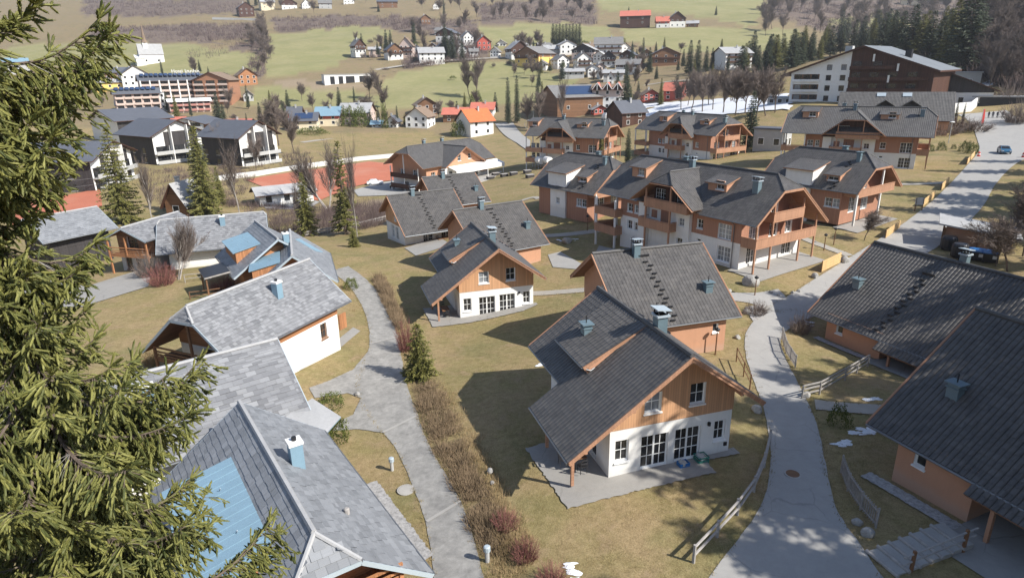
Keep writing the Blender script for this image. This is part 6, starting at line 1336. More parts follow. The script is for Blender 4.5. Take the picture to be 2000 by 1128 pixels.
for i in range(58):
    px, py = rv.choice([(rv.uniform(430, 700), rv.uniform(196, 262)), (rv.uniform(700, 980), rv.uniform(206, 252)), (rv.uniform(185, 500), rv.uniform(140, 232)), (rv.uniform(1020, 1240), rv.uniform(165, 232))])
    if rv.random() < .36: SP('dark spruce standing on the valley floor, one of many alike', px, py, rv.uniform(20, 44), rv.choice([2, 2, 1, 'col']), 1.0, group='spruces on the valley floor')
    else: BT('leafless garden tree between the valley houses', px, py, rv.uniform(18, 40), rv.choice([0, 1, 3]), 1.15, 'leafless garden trees')
for i in range(60):
    px, py = rv.choice([(rv.uniform(690, 990), rv.uniform(78, 122)), (rv.uniform(990, 1260), rv.uniform(84, 165)), (rv.uniform(470, 900), rv.uniform(4, 30)), (rv.uniform(1230, 1440), rv.uniform(95, 185))])
    if rv.random() < .5: SP('dark spruce standing among the village houses, one of many alike', px, py, rv.uniform(16, 34), rv.choice([2, 2, 1]), 1.1, group='spruces among the village houses')
    else: BT('leafless tree scattered on the village hillside', px, py, rv.uniform(16, 30), rv.choice([0, 1, 3]), 1.1, 'leafless trees on the hillside')
for i in range(34):
    px, py = rv.uniform(690, 1260), rv.uniform(82, 158); p = gp(px, py); shrub('dark evergreen garden bush among the village houses', p, rv.uniform(4, 9)/ppm(p), rv.uniform(5, 12)/ppm(p), rv.choice(['leafgreen', 'twig']), 'village garden bushes')
# shrubs near the houses
for lab, px, py, w, h, k in [('red twigged bush on the dry bank, nearest the bottom', 1026, 1092, 54, 50, 'redtwig'), ('faded red bush behind the nearest red one on the bank', 988, 1030, 54, 40, 'redtwig'), ('red bush cut by the bottom edge of the picture', 1080, 1140, 62, 48, 'redtwig'), ('red twigged bush left of the dense young spruce', 797, 684, 44, 66, 'redtwig'), ('rust brown bush in front of the long shingle roof chalet', 318, 556, 52, 44, 'redtwig'), ('rust brown bush under the black porch roof', 436, 566, 48, 30, 'redtwig'), ('orange brown bush beside the open gable', 297, 712, 34, 42, 'strawtwig'), ('dark leafless bush before the shingled chalet', 290, 540, 46, 50, 'twig'),
        ('cone shaped evergreen at the corner of the nearest slate roof', 661, 862, 44, 52, 'leafgreen'), ('low spreading evergreen on the driveway island', 648, 792, 52, 24, 'leafgreen'), ('round green bush at the end of the long shingle roof', 686, 564, 30, 20, 'leafgreen'), ('dark green clipped bush by the steps of the big right chalet', 1637, 828, 44, 38, 'leafgreen'), ('round green bush at the left wall of the balconied chalet', 1640, 615, 26, 20, 'leafgreen'), ('leafless bush with bare crown by the road bend', 1563, 650, 40, 44, 'twig'), ('grey leafless shrub on the stone bed beside the road', 1478, 612, 46, 26, 'twig'), ('evergreen hedge left of the orange roofed house', 896, 266, 34, 26, 'leafgreen'),
        ('left round evergreen before the domed roof house', 682, 246, 34, 34, 'leafgreen'), ('right round evergreen before the domed roof house', 704, 248, 34, 34, 'leafgreen'), ('yellowish column bush by the blue grey garage', 752, 252, 14, 42, 'leafgreen'), ('long clipped hedge below the solar panelled cream house', 610, 262, 60, 12, 'leafgreen'), ('dark green round tree by the brown shingled house', 930, 208, 28, 26, 'leafgreen')]:
    p = gp(px, py); k2 = ppm(p); shrub(lab, p, w/k2/2, h/k2*1.08, k, cat='bush')
for px, py, w in ((1815, 296, 16), (1838, 294, 18), (1862, 291, 10), (1884, 296, 22), (1898, 300, 22)): p = gp(px, py); shrub('clipped round bush lined up along the path by the apartment house', p, w/ppm(p)/2, w/ppm(p)*.9, 'leafgreen', 'round bushes along the path')
for px, py, w, h in ((1862, 250, 90, 26), (1900, 256, 70, 24), (1840, 262, 70, 24), (1990, 240, 60, 50), (1975, 200, 60, 40)): p = gp(px, py); shrub('brown leafless shrubbery in the bed at the hotel forecourt', p, w/ppm(p)/2, h/ppm(p), 'twig', 'forecourt shrubs')
# ---------------------------------------------------------------- uncountable growth
def scatter(n, polys, seed=0, world=False):
    rg = np.random.default_rng(seed); out = []
    ar = [abs(sum(p[i][0]*p[(i+1) % len(p)][1]-p[(i+1) % len(p)][0]*p[i][1] for i in range(len(p))))/2 for p in polys]; tot = sum(ar)
    for p, a in zip(polys, ar):
        q = np.array(p); m = int(n*a/tot)+1; c = 0
        while c < m:
            X = rg.uniform(q[:, 0].min(), q[:, 0].max(), 4*m); Y = rg.uniform(q[:, 1].min(), q[:, 1].max(), 4*m); k = inpoly(X, Y, p); X, Y = X[k][:m-c], Y[k][:m-c]; c += len(X)
            out.append(np.c_[X, Y])
    return np.vstack(out)[:n+len(polys)]
def on_ground(px):
    return np.array([gp(*q) for q in px])
def tufts(name, label, px, h, n, mat, spread=.35, lean=.5, tw=.012, seed=0, cat='undergrowth', thin=False):
    P = on_ground(px); rg = np.random.default_rng(seed); nz = np.array([mnoise.noise(Vector((p[0]*.55, p[1]*.55, seed))) for p in P])
    if thin: k = nz > -.38; P, nz = P[k], nz[k]
    hh = h*rg.uniform(.45, 1.35, len(P))*(1+.9*nz); I = np.repeat(np.arange(len(P)), n); k = len(I); a = rg.uniform(0, 6.28, k); r = spread*np.sqrt(rg.random(k))
    B = P[I]+np.c_[np.cos(a)*r, np.sin(a)*r, np.full(k, -.03)]; B[:, 2] = T(B[:, 0], B[:, 1])-.02; D = np.c_[np.cos(a)*lean*rg.random(k), np.sin(a)*lean*rg.random(k), np.ones(k)]+rg.normal(0, .18, (k, 3)); D[:, 2] = np.abs(D[:, 2])+.15
    mb = MB(); spindles(mb, B, D, hh[I]*rg.uniform(.5, 1.1, k), tw, 0, .3); o = mb.build(name, M[mat]); return tag(o, label, cat, kind='stuff')
M['drygrass'] = _foliage('dry_grass', (.16, .11, .055), (.42, .31, .17), .9); M['deadbrown'] = _foliage('brown_undergrowth', (.08, .058, .036), (.33, .24, .15), .9); M['farwood'] = _foliage('far_leafless_wood', (.06, .044, .041), (.165, .122, .112), .95); M['shortgrass'] = _foliage('short_grass', (.15, .12, .045), (.42, .33, .17), .9)
bank = [(812, 745), (850, 745), (880, 800), (905, 870), (935, 940), (975, 1010), (985, 1070), (960, 1090), (935, 1050), (905, 985), (880, 930), (850, 870), (820, 800)]
tufts('bank_scrub', 'brown withered scrub covering the bank beside the access road', scatter(1050, [bank], 1), .42, 18, 'deadbrown', .45, .9, .013, 1, thin=True)
tufts('bank_grass', 'straw coloured tall grass along the bank of the access road', scatter(700, [[(840, 740), (880, 760), (935, 860), (990, 960), (1040, 1060), (1020, 1128), (960, 1128), (975, 1010), (905, 870)], [(745, 535), (770, 560), (800, 625), (812, 700), (790, 700), (775, 640), (750, 580)], [(645, 545), (668, 556), (700, 600), (690, 610), (665, 580)]], 2), .32, 12, 'drygrass', .35, .7, .010, 2, 'dry grass', True)
tufts('hedge_row', 'dark withered hedge row along the upper access road', scatter(330, [[(730, 545), (748, 545), (770, 590), (788, 630), (780, 645), (760, 610), (742, 575)]], 3), .8, 26, 'deadbrown', .35, .5, .016, 3, 'hedge')
tufts('ravine_thicket', 'dark leafless thicket in the ravine before the clay court', scatter(420, [[(420, 395), (520, 400), (600, 410), (700, 400), (770, 420), (745, 440), (610, 460), (540, 470), (520, 430)], [(630, 410), (760, 400), (740, 445), (640, 455)]], 4), 1.9, 26, 'farwood', .9, .7, .022, 4, 'thicket')
tufts('valley_scrub', 'brown leafless scrub between the white houses and the clay courts', scatter(300, [[(270, 330), (440, 330), (500, 345), (470, 400), (330, 420), (290, 380)], [(400, 330), (520, 300), (540, 330), (430, 350)], [(560, 300), (620, 300), (600, 330), (540, 330)]], 5), 1.9, 22, 'farwood', .9, .8, .024, 5, 'scrub')
tufts('hillside_wood', 'far leafless wood and thickets on the hillsides', scatter(10500, [[(max(-40, min(2040, x)), max(-20, y)) for x, y in p] for p in BRUSH], 6), 4.4, 8, 'farwood', 2.2, .8, .15, 6, 'wood')
tufts('short_grass', 'short dry grass of the lawns near the camera', scatter(5200, [[(860, 640), (1040, 640), (1060, 800), (1060, 980), (1150, 1010), (1480, 880), (1490, 960), (1350, 1128), (1060, 1128), (960, 930), (880, 800)]], 7), .075, 7, 'shortgrass', .35, .6, .008, 7, 'grass')
tufts('lawn_grass', 'short dry grass on the lawns along the roads', scatter(3000, [[(590, 700), (700, 640), (716, 700), (640, 745)], [(660, 850), (760, 870), (830, 1040), (760, 1000)], [(1600, 850), (1740, 800), (1730, 1020), (1640, 1000)], [(760, 480), (830, 520), (830, 610), (790, 600)], [(1130, 540), (1160, 500), (1620, 520), (1480, 560)], [(180, 560), (300, 560), (330, 620), (200, 660)]], 8), .09, 6, 'shortgrass', .4, .6, .009, 8, 'grass')
# ---------------------------------------------------------------- tall trees outside the frame on the right that shade the road and roofs
for i, (x, y, h, k) in enumerate([(43, 27, 21, 0), (48, 33, 22, 3), (38, 10, 23, 'thin'), (60, 44, 23, 1), (57, 38, 20, 0), (72, 68, 24, 3), (79, 78, 26, 0), (85, 86, 25, 3), (92, 94, 26, 3), (101, 103, 24, 0), (110, 112, 23, 0), (80, 70, 24, 1), (70, 56, 24, 0), (88, 80, 26, 0), (96, 90, 26, 3)]):
    spruce('tall spruce on the wooded bank beyond the right edge', (x, y, float(T(x, y))), h, k, 1.0, 'spruces on the wooded bank')
rw = random.Random(21)
for x, y, h in [(28, 21.5, 15), (27, 16, 17), (30.5, 25.5, 15), (31, 19.5, 27), (33, 22, 28), (33, 13.5, 23), (29, 24, 20), (35.5, 23, 21), (37, 17, 24), (30, 9, 24), (39.5, 27, 21), (41, 20.5, 24), (38, 10, 25), (44, 31.5, 22), (45, 24.5, 24), (26, 10, 20), (49, 37, 22), (40.5, 25.5, 27), (43.5, 22.5, 28), (46.5, 28.5, 26), (52, 46, 25), (55, 41, 26)]:
    spruce('tall spruce on the wooded bank beyond the right edge', (x, y, float(T(x, y))), h, rw.choice([0, 3, 'thin', 1]), 1.2, 'spruces on the wooded bank')

def verge():
    rg = np.random.default_rng(31); B = []
    for nm, L, Rr in EDGES:
        for E, O in ((L, Rr), (Rr, L)):
            for a, b, c in zip(E, E[1:], O):
                if a[1] > 75: continue
                l = np.linalg.norm(b-a); n = nrm(a-c)
                for q in range(int(l*7)): B.append(a+(b-a)*rg.random()+n*rg.normal(.06, .13))
    B = np.array(B); I = np.repeat(np.arange(len(B)), 6); k = len(I); P = B[I]+rg.normal(0, .07, (k, 2)); z = T(P[:, 0], P[:, 1])+.01; a = rg.uniform(0, 6.28, k); D = np.c_[np.cos(a)*.7*rg.random(k), np.sin(a)*.7*rg.random(k), np.ones(k)]; mb = MB(); spindles(mb, np.c_[P, z], D, rg.uniform(.05, .17, k), .011, 0, .3); tag(mb.build('verge_grass', M['shortgrass']), 'dry grass fringing the edges of roads and paths', kind='stuff')
verge()
# ---------------------------------------------------------------- terraces, fences and small things
def loc2w(x, y, phi, u, w): c, s = math.cos(R(phi)), math.sin(R(phi)); return (x+u*c-w*s, y+u*s+w*c)
LA, LB = (7.647, 36.396, -73.13), (-2.89, 66.723, -73.77)
for q, l in ((LA, [(-.6, -7.1), (5.95, -6.9), (6.0, 2.1), (4.75, 2.2), (4.85, 4.5), (4.2, 4.5), (4.2, -3.5), (-.6, -3.5)]), (LB, [(-.3, -6.9), (5.9, -6.9), (6.2, -3.2), (5.9, 2.4), (4.9, 4.4), (4.2, 4.4), (4.2, -3.5), (-.3, -3.5)])):
    patch('patio', [loc2w(*q, *p) for p in l], M['paving'], .03, world=True, wig=.06)
cx, cy = along(-65.56, 31.975, 54.924, 7.5); dx, dy = along(-67.8, 26.07, 33.816, 7)
patch('patio', [loc2w(cx, cy, -65.56, *p) for p in ((-.9, -8.0), (6.5, -8.6), (6.5, -4), (-.9, -4))], M['paving'], .02, world=True); patch('plinth_strip', [loc2w(cx, cy, -65.56, *p) for p in ((-6.2, -7.65), (-.8, -7.65), (-.8, -7.0), (-6.2, -7.0))], M['gravel'], .04, world=True, wig=.04)
patch('patio', [loc2w(dx, dy, -67.8, *p) for p in ((-1.3, -9.6), (7, -9.6), (7, -4), (-1.3, -4))], M['paving'], .02, world=True); patch('plinth_strip', [loc2w(dx, dy, -67.8, *p) for p in ((-6.3, -7.95), (-1.2, -7.95), (-1.2, -7.2), (-6.3, -7.2))], M['gravel'], .04, world=True, wig=.04)
ex, ey, ep = 22.97, 77.42, -57.3
patch('patio', [loc2w(ex, ey, ep, *p) for p in ((9.5, -5.8), (13.6, -5.8), (13.6, 5.8), (9.5, 5.8))], M['paving'], .04, world=True); patch('patio', [loc2w(43.89, 89, -54.3, *p) for p in ((4.5, -5.6), (7.8, -5.6), (7.8, 5), (4.5, 5))], M['paving'], .04, world=True)
patch('gravel_strip', [(714, 946), (736, 939), (846, 1082), (828, 1098)], M['gravel'], .02, wig=.05); patch('paving_strip', [(578, 716), (655, 668), (690, 640), (704, 647), (660, 684), (586, 724)], M['paving'], .02)
patch('patio', [(790, 485), (855, 462), (880, 478), (812, 500)], M['paving'], .02); patch('patio', [(1170, 480), (1215, 490), (1205, 510), (1160, 500)], M['paving'], .02); patch('patio', [(0, 530), (170, 560), (300, 520), (290, 560), (160, 600), (0, 600)], M['paving'], .02)
patch('stone_bed', [(1455, 600), (1485, 596), (1500, 612), (1470, 628)], M['gravel'], .02, wig=.1)
def snow(name, polys, n, seed):
    rg = random.Random(seed); mb = MB()
    for q in polys:
        P = [gp(*p)[:2] for p in q]; xs = [p[0] for p in P]; ys = [p[1] for p in P]; k = 0
        while k < n:
            x, y = rg.uniform(min(xs), max(xs)), rg.uniform(min(ys), max(ys))
            if not inpoly(np.array([x]), np.array([y]), P)[0]: continue
            k += 1; r = rg.uniform(.06, .24); m = 11; z0 = float(T(x, y))+off(x, y); e = rg.uniform(.5, 1)
            C = [(x+r*1.5*math.cos(2*PI*i/m)*rg.uniform(.6, 1.25), y+r*e*math.sin(2*PI*i/m)*rg.uniform(.6, 1.25)) for i in range(m)]
            for i in range(m): a, b = C[i], C[(i+1) % m]; mb.poly([(x, y, z0+.05), (*a, z0-.01), (*b, z0-.01)])
    o = mb.build(name, M['snow'], smooth=True); tag(o, kind='structure')
for i, q in enumerate(([(1652, 842), (1690, 826), (1725, 838), (1700, 852), (1668, 856)], [(1625, 866), (1650, 858), (1662, 868), (1640, 874)], [(1545, 628), (1575, 626), (1600, 634), (1570, 640)], [(1108, 1104), (1118, 1098), (1128, 1118), (1122, 1140), (1112, 1134)], [(1044, 711), (1062, 709), (1064, 714), (1048, 716)], [(1680, 778), (1722, 776), (1724, 780), (1690, 782)], [(1088, 468), (1130, 466), (1128, 474), (1100, 476)])): snow('snow_patch', [q], 22 if i in (0, 1) else 12, i)
# drains across the access road
for a, b in (((722, 672), (780, 657)), ((748, 845), (816, 811)), ((833, 1019), (899, 979))):
    p, q = gp(*a), gp(*b); d = nrm((q-p)[:2]); n = np.array([-d[1], d[0]])*.11; patch('drain_channel', [p[:2]+n, q[:2]+n, q[:2]-n, p[:2]-n], M['concrete'], .03, world=True)
def rail_fence(name, label, pts, h=1.05, rails=(.45, .9), mat='greywood', every=2.2, rr=.06, cat='fence', picket=0, h0=0, postm=None, plank=0):
    """posts and rails along ground points given in photo pixels: every post is a part"""
    P = [gp(*p) for p in pts]; o = P[0]; t = thing(name, label, cat, tuple(o)); Q = []
    for a, b in zip(P, P[1:]):
        m = max(1, int(round(np.linalg.norm((b-a)[:2])/every)))
        for i in range(m): q = a+(b-a)*i/m; q[2] = float(T(q[0], q[1])); Q.append(q-o)
    Q.append(P[-1]-o); rg = random.Random(len(pts))
    for q in Q: m = MB(); m.tube([q+(0, 0, -.3), q+(rg.uniform(-.03, .03), rg.uniform(-.03, .03), h)], [rr*1.15, rr], 6); m.build('post', M[postm or mat], t)
    for r in rails:
        m = MB()
        for a, b in zip(Q, Q[1:]):
            if plank: m.beam(a+(0, 0, r), b+(0, 0, r), .04, plank)
            else: m.tube([a+(0, 0, r+rg.uniform(-.04, .04)), b+(0, 0, r+rg.uniform(-.04, .04))], rr*.9, 6)
        m.build('rail', M[mat], t)
    if picket:
        m = MB()
        for a, b in zip(Q, Q[1:]):
            k = max(2, int(np.linalg.norm(b-a)/picket))
            for i in range(k): q = a+(b-a)*(i+.5)/k; m.beam(q+(0, 0, .08), q+(0, 0, h-.05), .07, .025)
        m.build('pickets', M[mat], t)
    return t
rail_fence('rail_fence', 'two rail pole fence between the foreground lawn and the road', [(1354, 1098), (1400, 1048), (1440, 1005), (1472, 960), (1492, 912), (1503, 866)], 1.0, (.4, .85), rr=.075)
rail_fence('picket_fence', 'curved grey picket fence beside the road near the big right chalet', [(1642, 922), (1655, 958), (1680, 995), (1710, 1030)], 1.15, (.25, .95), every=1.9, picket=.17, rr=.045)
rail_fence('ramp_railing', 'pale two rail railing beside the path to the long right chalet', [(1566, 778), (1600, 770), (1650, 742), (1694, 716)], 1.0, (.35, .7, .98), plank=.12, mat='greywood', every=2.5)
rail_fence('picket_fence', 'grey picket fence in the road bend beside the long right chalet', [(1527, 662), (1535, 690), (1553, 718)], 1.1, (.3, .95), picket=.17, every=1.6, rr=.045)
rail_fence('rail_fence', 'thin dark rail fence behind the right eave of the foreground chalet', [(1438, 706), (1452, 735), (1464, 760)], 1.2, (.6, 1.1), mat='oldwood', every=2.2, rr=.045)
rail_fence('plank_fence', 'pale plank fence along the edge of the ravine', [(596, 462), (640, 455), (700, 444), (756, 430)], 1.1, (.35, .8), plank=.3, mat='greywood', every=2.5)
rail_fence('rail_fence', 'old pole fence before the long shingle roof chalet', [(372, 585), (410, 580), (440, 575)], .9, (.4, .8), mat='oldwood', rr=.05)
rail_fence('court_fence', 'thin wire posts beside the left clay court', [(110, 385), (150, 378), (196, 372)], 3.2, (1.6, 3.1), mat='darkmetal', every=5, rr=.05)
rail_fence('railing', 'grey railing in front of the farthest left shingled chalet', [(362, 552), (400, 548), (412, 546)], 1.0, (.5, .95), mat='greywood', every=1.5, rr=.04)
def plank_wall(label, a, b, h=.95):
    p, q = gp(*a), gp(*b); t = thing('plank_screen', label, 'plank screen', tuple(p), 0, 'fresh plank screens along the road'); d = q-p; n = 4
    for k in range(n): m = MB(); z = .1+k*h/n; m.beam((0, 0, z+h/n*.45), d+(0, 0, z+h/n*.45), .09, h/n*.86); m.build('plank', M['freshwood'], t)
    for f in (.05, .5, .95): m = MB(); c = d*f; nn = nrm(np.array([-d[1], d[0], 0]))*.1; m.beam(c+nn+(0, 0, -.2), c+nn+(0, 0, h+.05), .1, .1); m.build('post', M['oldwood'], t)
for lab, a, b, h in (('freshly sawn plank screen by the path to the nearest apartment house', (1604, 532), (1640, 514), 1.2), ('plank screen at the upper left road edge, lowest of the row', (1729, 466), (1756, 446), 1.0), ('plank screen beside the notice board, second of the row', (1802, 404), (1824, 386), 1.0), ('plank screen at the shaded road edge, third of the row', (1838, 372), (1852, 358), 1.0), ('plank screen by the red bollard, topmost of the row', (1888, 322), (1902, 306), 1.0)): plank_wall(lab, a, b, h)
t = thing('notice_board', 'dark notice board on two legs at the lawn edge by the road', 'notice board', tuple(gp(1793, 412))); m = MB(); m.box((-.6, -.05, .9), (.6, .05, 1.9)); m.build('panel', M['greywall'], t)
for u in (-.5, .5): m = MB(); post(m, u, 0, -.2, 1.9, .1); m.build('leg', M['oldwood'], t)
# bin shelter
def bins():
    p = gp(1905, 478); t = thing('bin_shelter', 'bin shelter with pale single pitch roof and orange plank walls', 'shelter', tuple(p), R(-32)); m = MB(); m.slab([(-4, -2.2, 2.6), (4, -2.2, 1.6), (4, 2.2, 2.0), (-4, 2.2, 3.0)], .18); m.build('roof', M['palegrey'], t)
    m = MB(); panel(m, (-3.2, -1.6), (1, 0), (0, 6.4), (-1, 2.3), hp=[(.12, 1, 2.35)]); panel(m, (3.2, -1.6), (0, 1), (0, 3.4), (-1, 1.6)); m.build('wall', M['timber'], t)
    for u, w in ((-3.3, -1.7), (-3.3, 1.7), (3.3, 1.7), (0, -1.7)): m = MB(); post(m, u, w, -1, 2.1, .18); m.build('post', M['oldwood'], t)
    for lab, q, r in (('black round bin at the left of the shelter', (1851, 487), .85), ('black round bin nearer the camera beside the shelter post', (1872, 502), .85)):
        t2 = thing('round_bin', lab, 'bin', tuple(gp(*q))); m = MB(); m.lathe((0, 0, 0), [(r*.8, 0), (r, .2), (r, 1.25), (r*.9, 1.4)], 14); m.build('body', M['dark'], t2); m = MB(); m.lathe((0, 0, 1.4), [(r*.95, 0), (r*.8, .18), (0, .26)], 14); m.build('lid', M['darkmetal'], t2); m = MB(); m.box((-.1, -r-.03, .7), (.12, -r+.04, .95)); m.build('sticker', M['white'], t2)
    for lab, q in (('left blue lidded container under the shelter wall', (1905, 508)), ('right blue lidded container under the shelter wall', (1932, 512))):
        t2 = thing('container', lab, 'container', tuple(gp(*q)), R(-32)); m = MB(); m.box((-.7, -.5, .12), (.7, .5, 1.05)); m.build('body', M['darkmetal'], t2); m = MB(); m.slab([(-.74, -.54, 1.12), (.74, -.54, 1.12), (.74, .54, 1.3), (-.74, .54, 1.3)], .1); m.build('lid', M['bluepl'], t2); m = MB(); m.box((.15, -.53, .5), (.55, -.5, .85)); m.build('label_plate', M['white'], t2)
        for u in (-.55, .55): m = MB(); m.tube([(u, -.4, .09), (u+.06, -.4, .09)], .09, 8); m.build('wheel', M['dark'], t2)
bins()
# cars
def car(label, px, py, rz, mat, group='parked cars'):
    t = thing('parked_car', label, 'car', tuple(gp(px, py, .06)), R(rz), group); m = MB(); L = [(-2.1, .45), (-2.15, .8), (-1.75, .98), (-1.15, 1.42), (.35, 1.46), (1.05, 1.0), (1.95, .86), (2.15, .6), (2.1, .35), (-2.0, .3)]
    for sg in (-1, 1): m.poly([(x, sg*(.84 if z < 1.05 else .68), z) for x, z in (L if sg < 0 else L[::-1])])
    for (x0, z0), (x1, z1) in zip(L, L[1:]+L[:1]): w0, w1 = (.84 if z < 1.05 else .68 for z in (z0, z1)); m.poly([(x0, -w0, z0), (x0, w0, z0), (x1, w1, z1), (x1, -w1, z1)])
    m.build('body', M[mat], t)
    for nm, q in (('windscreen', [(.98, 1.02), (.4, 1.43)]), ('rear_window', [(-1.7, 1.0), (-1.2, 1.4)])):
        m = MB(); (a, za), (b, zb) = q; s = .03 if a > 0 else -.03; m.poly([(a+s, -.7, za+.02), (a+s, .7, za+.02), (b+s, .6, zb+.01), (b+s, -.6, zb+.01)]); m.build(nm, M['glass'], t)
    for sg in (-1, 1): m = MB(); m.poly([(-1.5, sg*.8, 1.03), (.8, sg*.8, 1.03), (.3, sg*.71, 1.38), (-1.1, sg*.71, 1.38)]); m.build('side_window', M['glass'], t)
    for x in (-1.3, 1.35):
        for sg in (-1, 1): m = MB(); m.tube([(x, sg*.72, .32), (x, sg*.88, .32)], .32, 12); w = m.build('wheel', M['dark'], t); m = MB(); m.tube([(x, sg*.86, .32), (x, sg*.9, .32)], .18, 10); m.build('rim', M['paleblue'], w)
    for x, mt in ((2.1, 'white'), (-2.13, 'red')):
        for sg in (-1, 1): m = MB(); m.box((x-.03, sg*.62-.16, .62), (x+.05, sg*.62+.16, .76)); m.build('headlight' if x > 0 else 'tail_light', M[mt], t)
    return t
car('white car alone at the right edge of the clay court', 733, 361, 12, 'carwhite'); car('front white car by the service building', 566, 396, 18, 'carwhite'); car('white car behind the front one by the service building', 556, 386, 18, 'carwhite'); car('black car under the balconies of the clubhouse', 778, 368, 10, 'carblack'); car('small blue car driving down the wide road', 1960, 300, -115, 'carblue', None)
# people on the forecourt
def person(label, px, py, rz, mats=('cloth', 'skin')):
    t = thing('person', label, 'person', tuple(gp(px, py, .05)), R(rz), 'people on the hotel forecourt'); m = MB()
    for sg in (-1, 1): m.tube([(0, sg*.1, .9), (.04, sg*.12, .5), (-.05, sg*.12, .08), (.14, sg*.12, .03)], [.1, .075, .055, .05], 7); m.tube([(0, sg*.2, 1.42), (.03, sg*.27, 1.12), (.12, sg*.25, .86)], [.07, .055, .045], 6)
    m.tube([(0, 0, .82), (0, 0, 1.1), (.02, 0, 1.35), (0, 0, 1.48), (.02, 0, 1.56)], [.16, .15, .2, .14, .06], 9); m.lathe((.03, 0, 1.53), [(.05, 0), (.1, .08), (.105, .16), (.07, .23), (0, .25)], 9, 1); m.build('body', [M[q] for q in mats], t)
    h = MB(); h.lathe((.015, 0, 1.64), [(.112, 0), (.112, .08), (.075, .15), (0, .17)], 9); h.build('hair', M['oldwood'], t)
for lab, x, rz in (('leftmost of the four people in dark clothes on the forecourt', 1930, 200), ('second from left of the four people in dark clothes', 1938, 220), ('third from left of the four people in dark clothes', 1947, 250), ('rightmost of the four people in dark clothes on the forecourt', 1957, 230)): person(lab, x, 231, rz)
p = gp(1914, 250); k = ppm(p); t = thing('feather_flag', 'tall red feather flag at the edge of the forecourt', 'flag', tuple(p)); m = MB(); m.tube([(0, 0, 0), (0, 0, 36/k)], .06, 6); m.build('pole', M['greywall'], t); m = MB(); m.slab([(.05, 0, 8/k), (5/k, 0, 9/k), (6/k, .2, 22/k), (3/k, 0, 35/k), (.05, 0, 36/k)], .05, down=(0, 1, 0)); m.build('banner', M['red'], t)
for lab, x, y in (('red road marker at the left edge of the wide road', 1911, 306), ('red road marker at the right edge of the picture', 1998, 308)): t = thing('road_marker', lab, 'marker', tuple(gp(x, y))); m = MB(); m.lathe((0, 0, 0), [(.35, 0), (.3, .1), (.22, .8), (.1, 1.0), (0, 1.05)], 10); m.build('body', M['red'], t); m = MB(); m.lathe((0, 0, .42), [(.29, 0), (.265, .22)], 10); m.build('band', M['white'], t)
# lamps
def bollard_lamp(label, px, py, h=.95): t = thing('bollard_lamp', label, 'lamp', tuple(gp(px, py)), 0, 'steel bollard lamps'); m = MB(); m.lathe((0, 0, -.1), [(.11, 0), (.11, h*.78)], 10); m.build('post', M['greywall'], t); m = MB(); m.lathe((0, 0, h*.68), [(.17, 0), (.17, .24), (.12, .28), (0, .29)], 10); m.build('lamp_head', M['paleblue'], t)
bollard_lamp('steel bollard lamp on the grass by the gravel strip', 766, 918); bollard_lamp('steel bollard lamp at the bottom of the access road', 952, 1096)
def post_lamp(label, px, py, h, name='garden_lamp'): t = thing(name, label, 'lamp', tuple(gp(px, py)), 0, 'post lamps'); m = MB(); m.lathe((0, 0, -.1), [(.1, 0), (.06, .25), (.05, h)], 8); m.build('post', M['oldwood'], t); m = MB(); m.lathe((0, 0, h), [(.07, 0), (.2, .12), (.22, .2), (.05, .34), (0, .36)], 8); m.build('lamp_head', M['dark'], t)
for lab, x, y, h in (('post lamp before the sunlit orange wall beside the road', 1397, 692, 2.0), ('post lamp on the lawn by the path to the nearest apartment house', 1609, 489, 1.7), ('pale post on the heath bed behind the post lamp', 1628, 478, 1.8), ('post lamp by the path below the double house', 1745, 368, 1.9), ('post lamp at the shaded lawn in front of the left loggias', 1147, 451, 2.0), ('post lamp on the lawn beside the big boulder', 1474, 577, 1.7)): post_lamp(lab, x, y, h)
t = thing('street_lamp', 'pale street lamp with small disc head by the path below the forecourt', 'street lamp', tuple(gp(1852, 280))); m = MB(); m.tube([(0, 0, 0), (0, 0, 4.6)], .07, 6); m.build('post', M['greywall'], t); m = MB(); m.lathe((0, 0, 4.55), [(.1, 0), (.5, .1), (.45, .2), (0, .3)], 10); m.build('lamp_head', M['white'], t)
# rocks
def rock(label, px, py, wpx, hh=.6, group='boulders', mat='stone', seed=None):
    p = gp(px, py); r = wpx/ppm(p)/2; rg = np.random.default_rng(int(px*7+py)); import bmesh
    bm = bmesh.new(); bmesh.ops.create_icosphere(bm, subdivisions=3, radius=1)
    a = rg.normal(0, 1, (9, 3)); a /= np.linalg.norm(a, axis=1)[:, None]; lim = rg.uniform(.62, .92, 9)
    for v in bm.verts:
        q = np.array(v.co)
        for n_, l in zip(a, lim):
            d = q@n_
            if d > l: q = q-n_*(d-l)*.9
        q = q*(1+.05*mnoise.noise(Vector(q*3))); v.co = q*np.array([r, r*.8, r*hh*1.4])
    me = bpy.data.meshes.new('boulder'); bm.to_mesh(me); bm.free(); me.materials.append(M[mat]); o = bpy.data.objects.new('boulder', me); COL.objects.link(o); o.location = (p[0], p[1], p[2]+r*hh*.55); o.rotation_euler = (0, 0, rg.uniform(0, 6)); return tag(o, label, 'boulder', group)
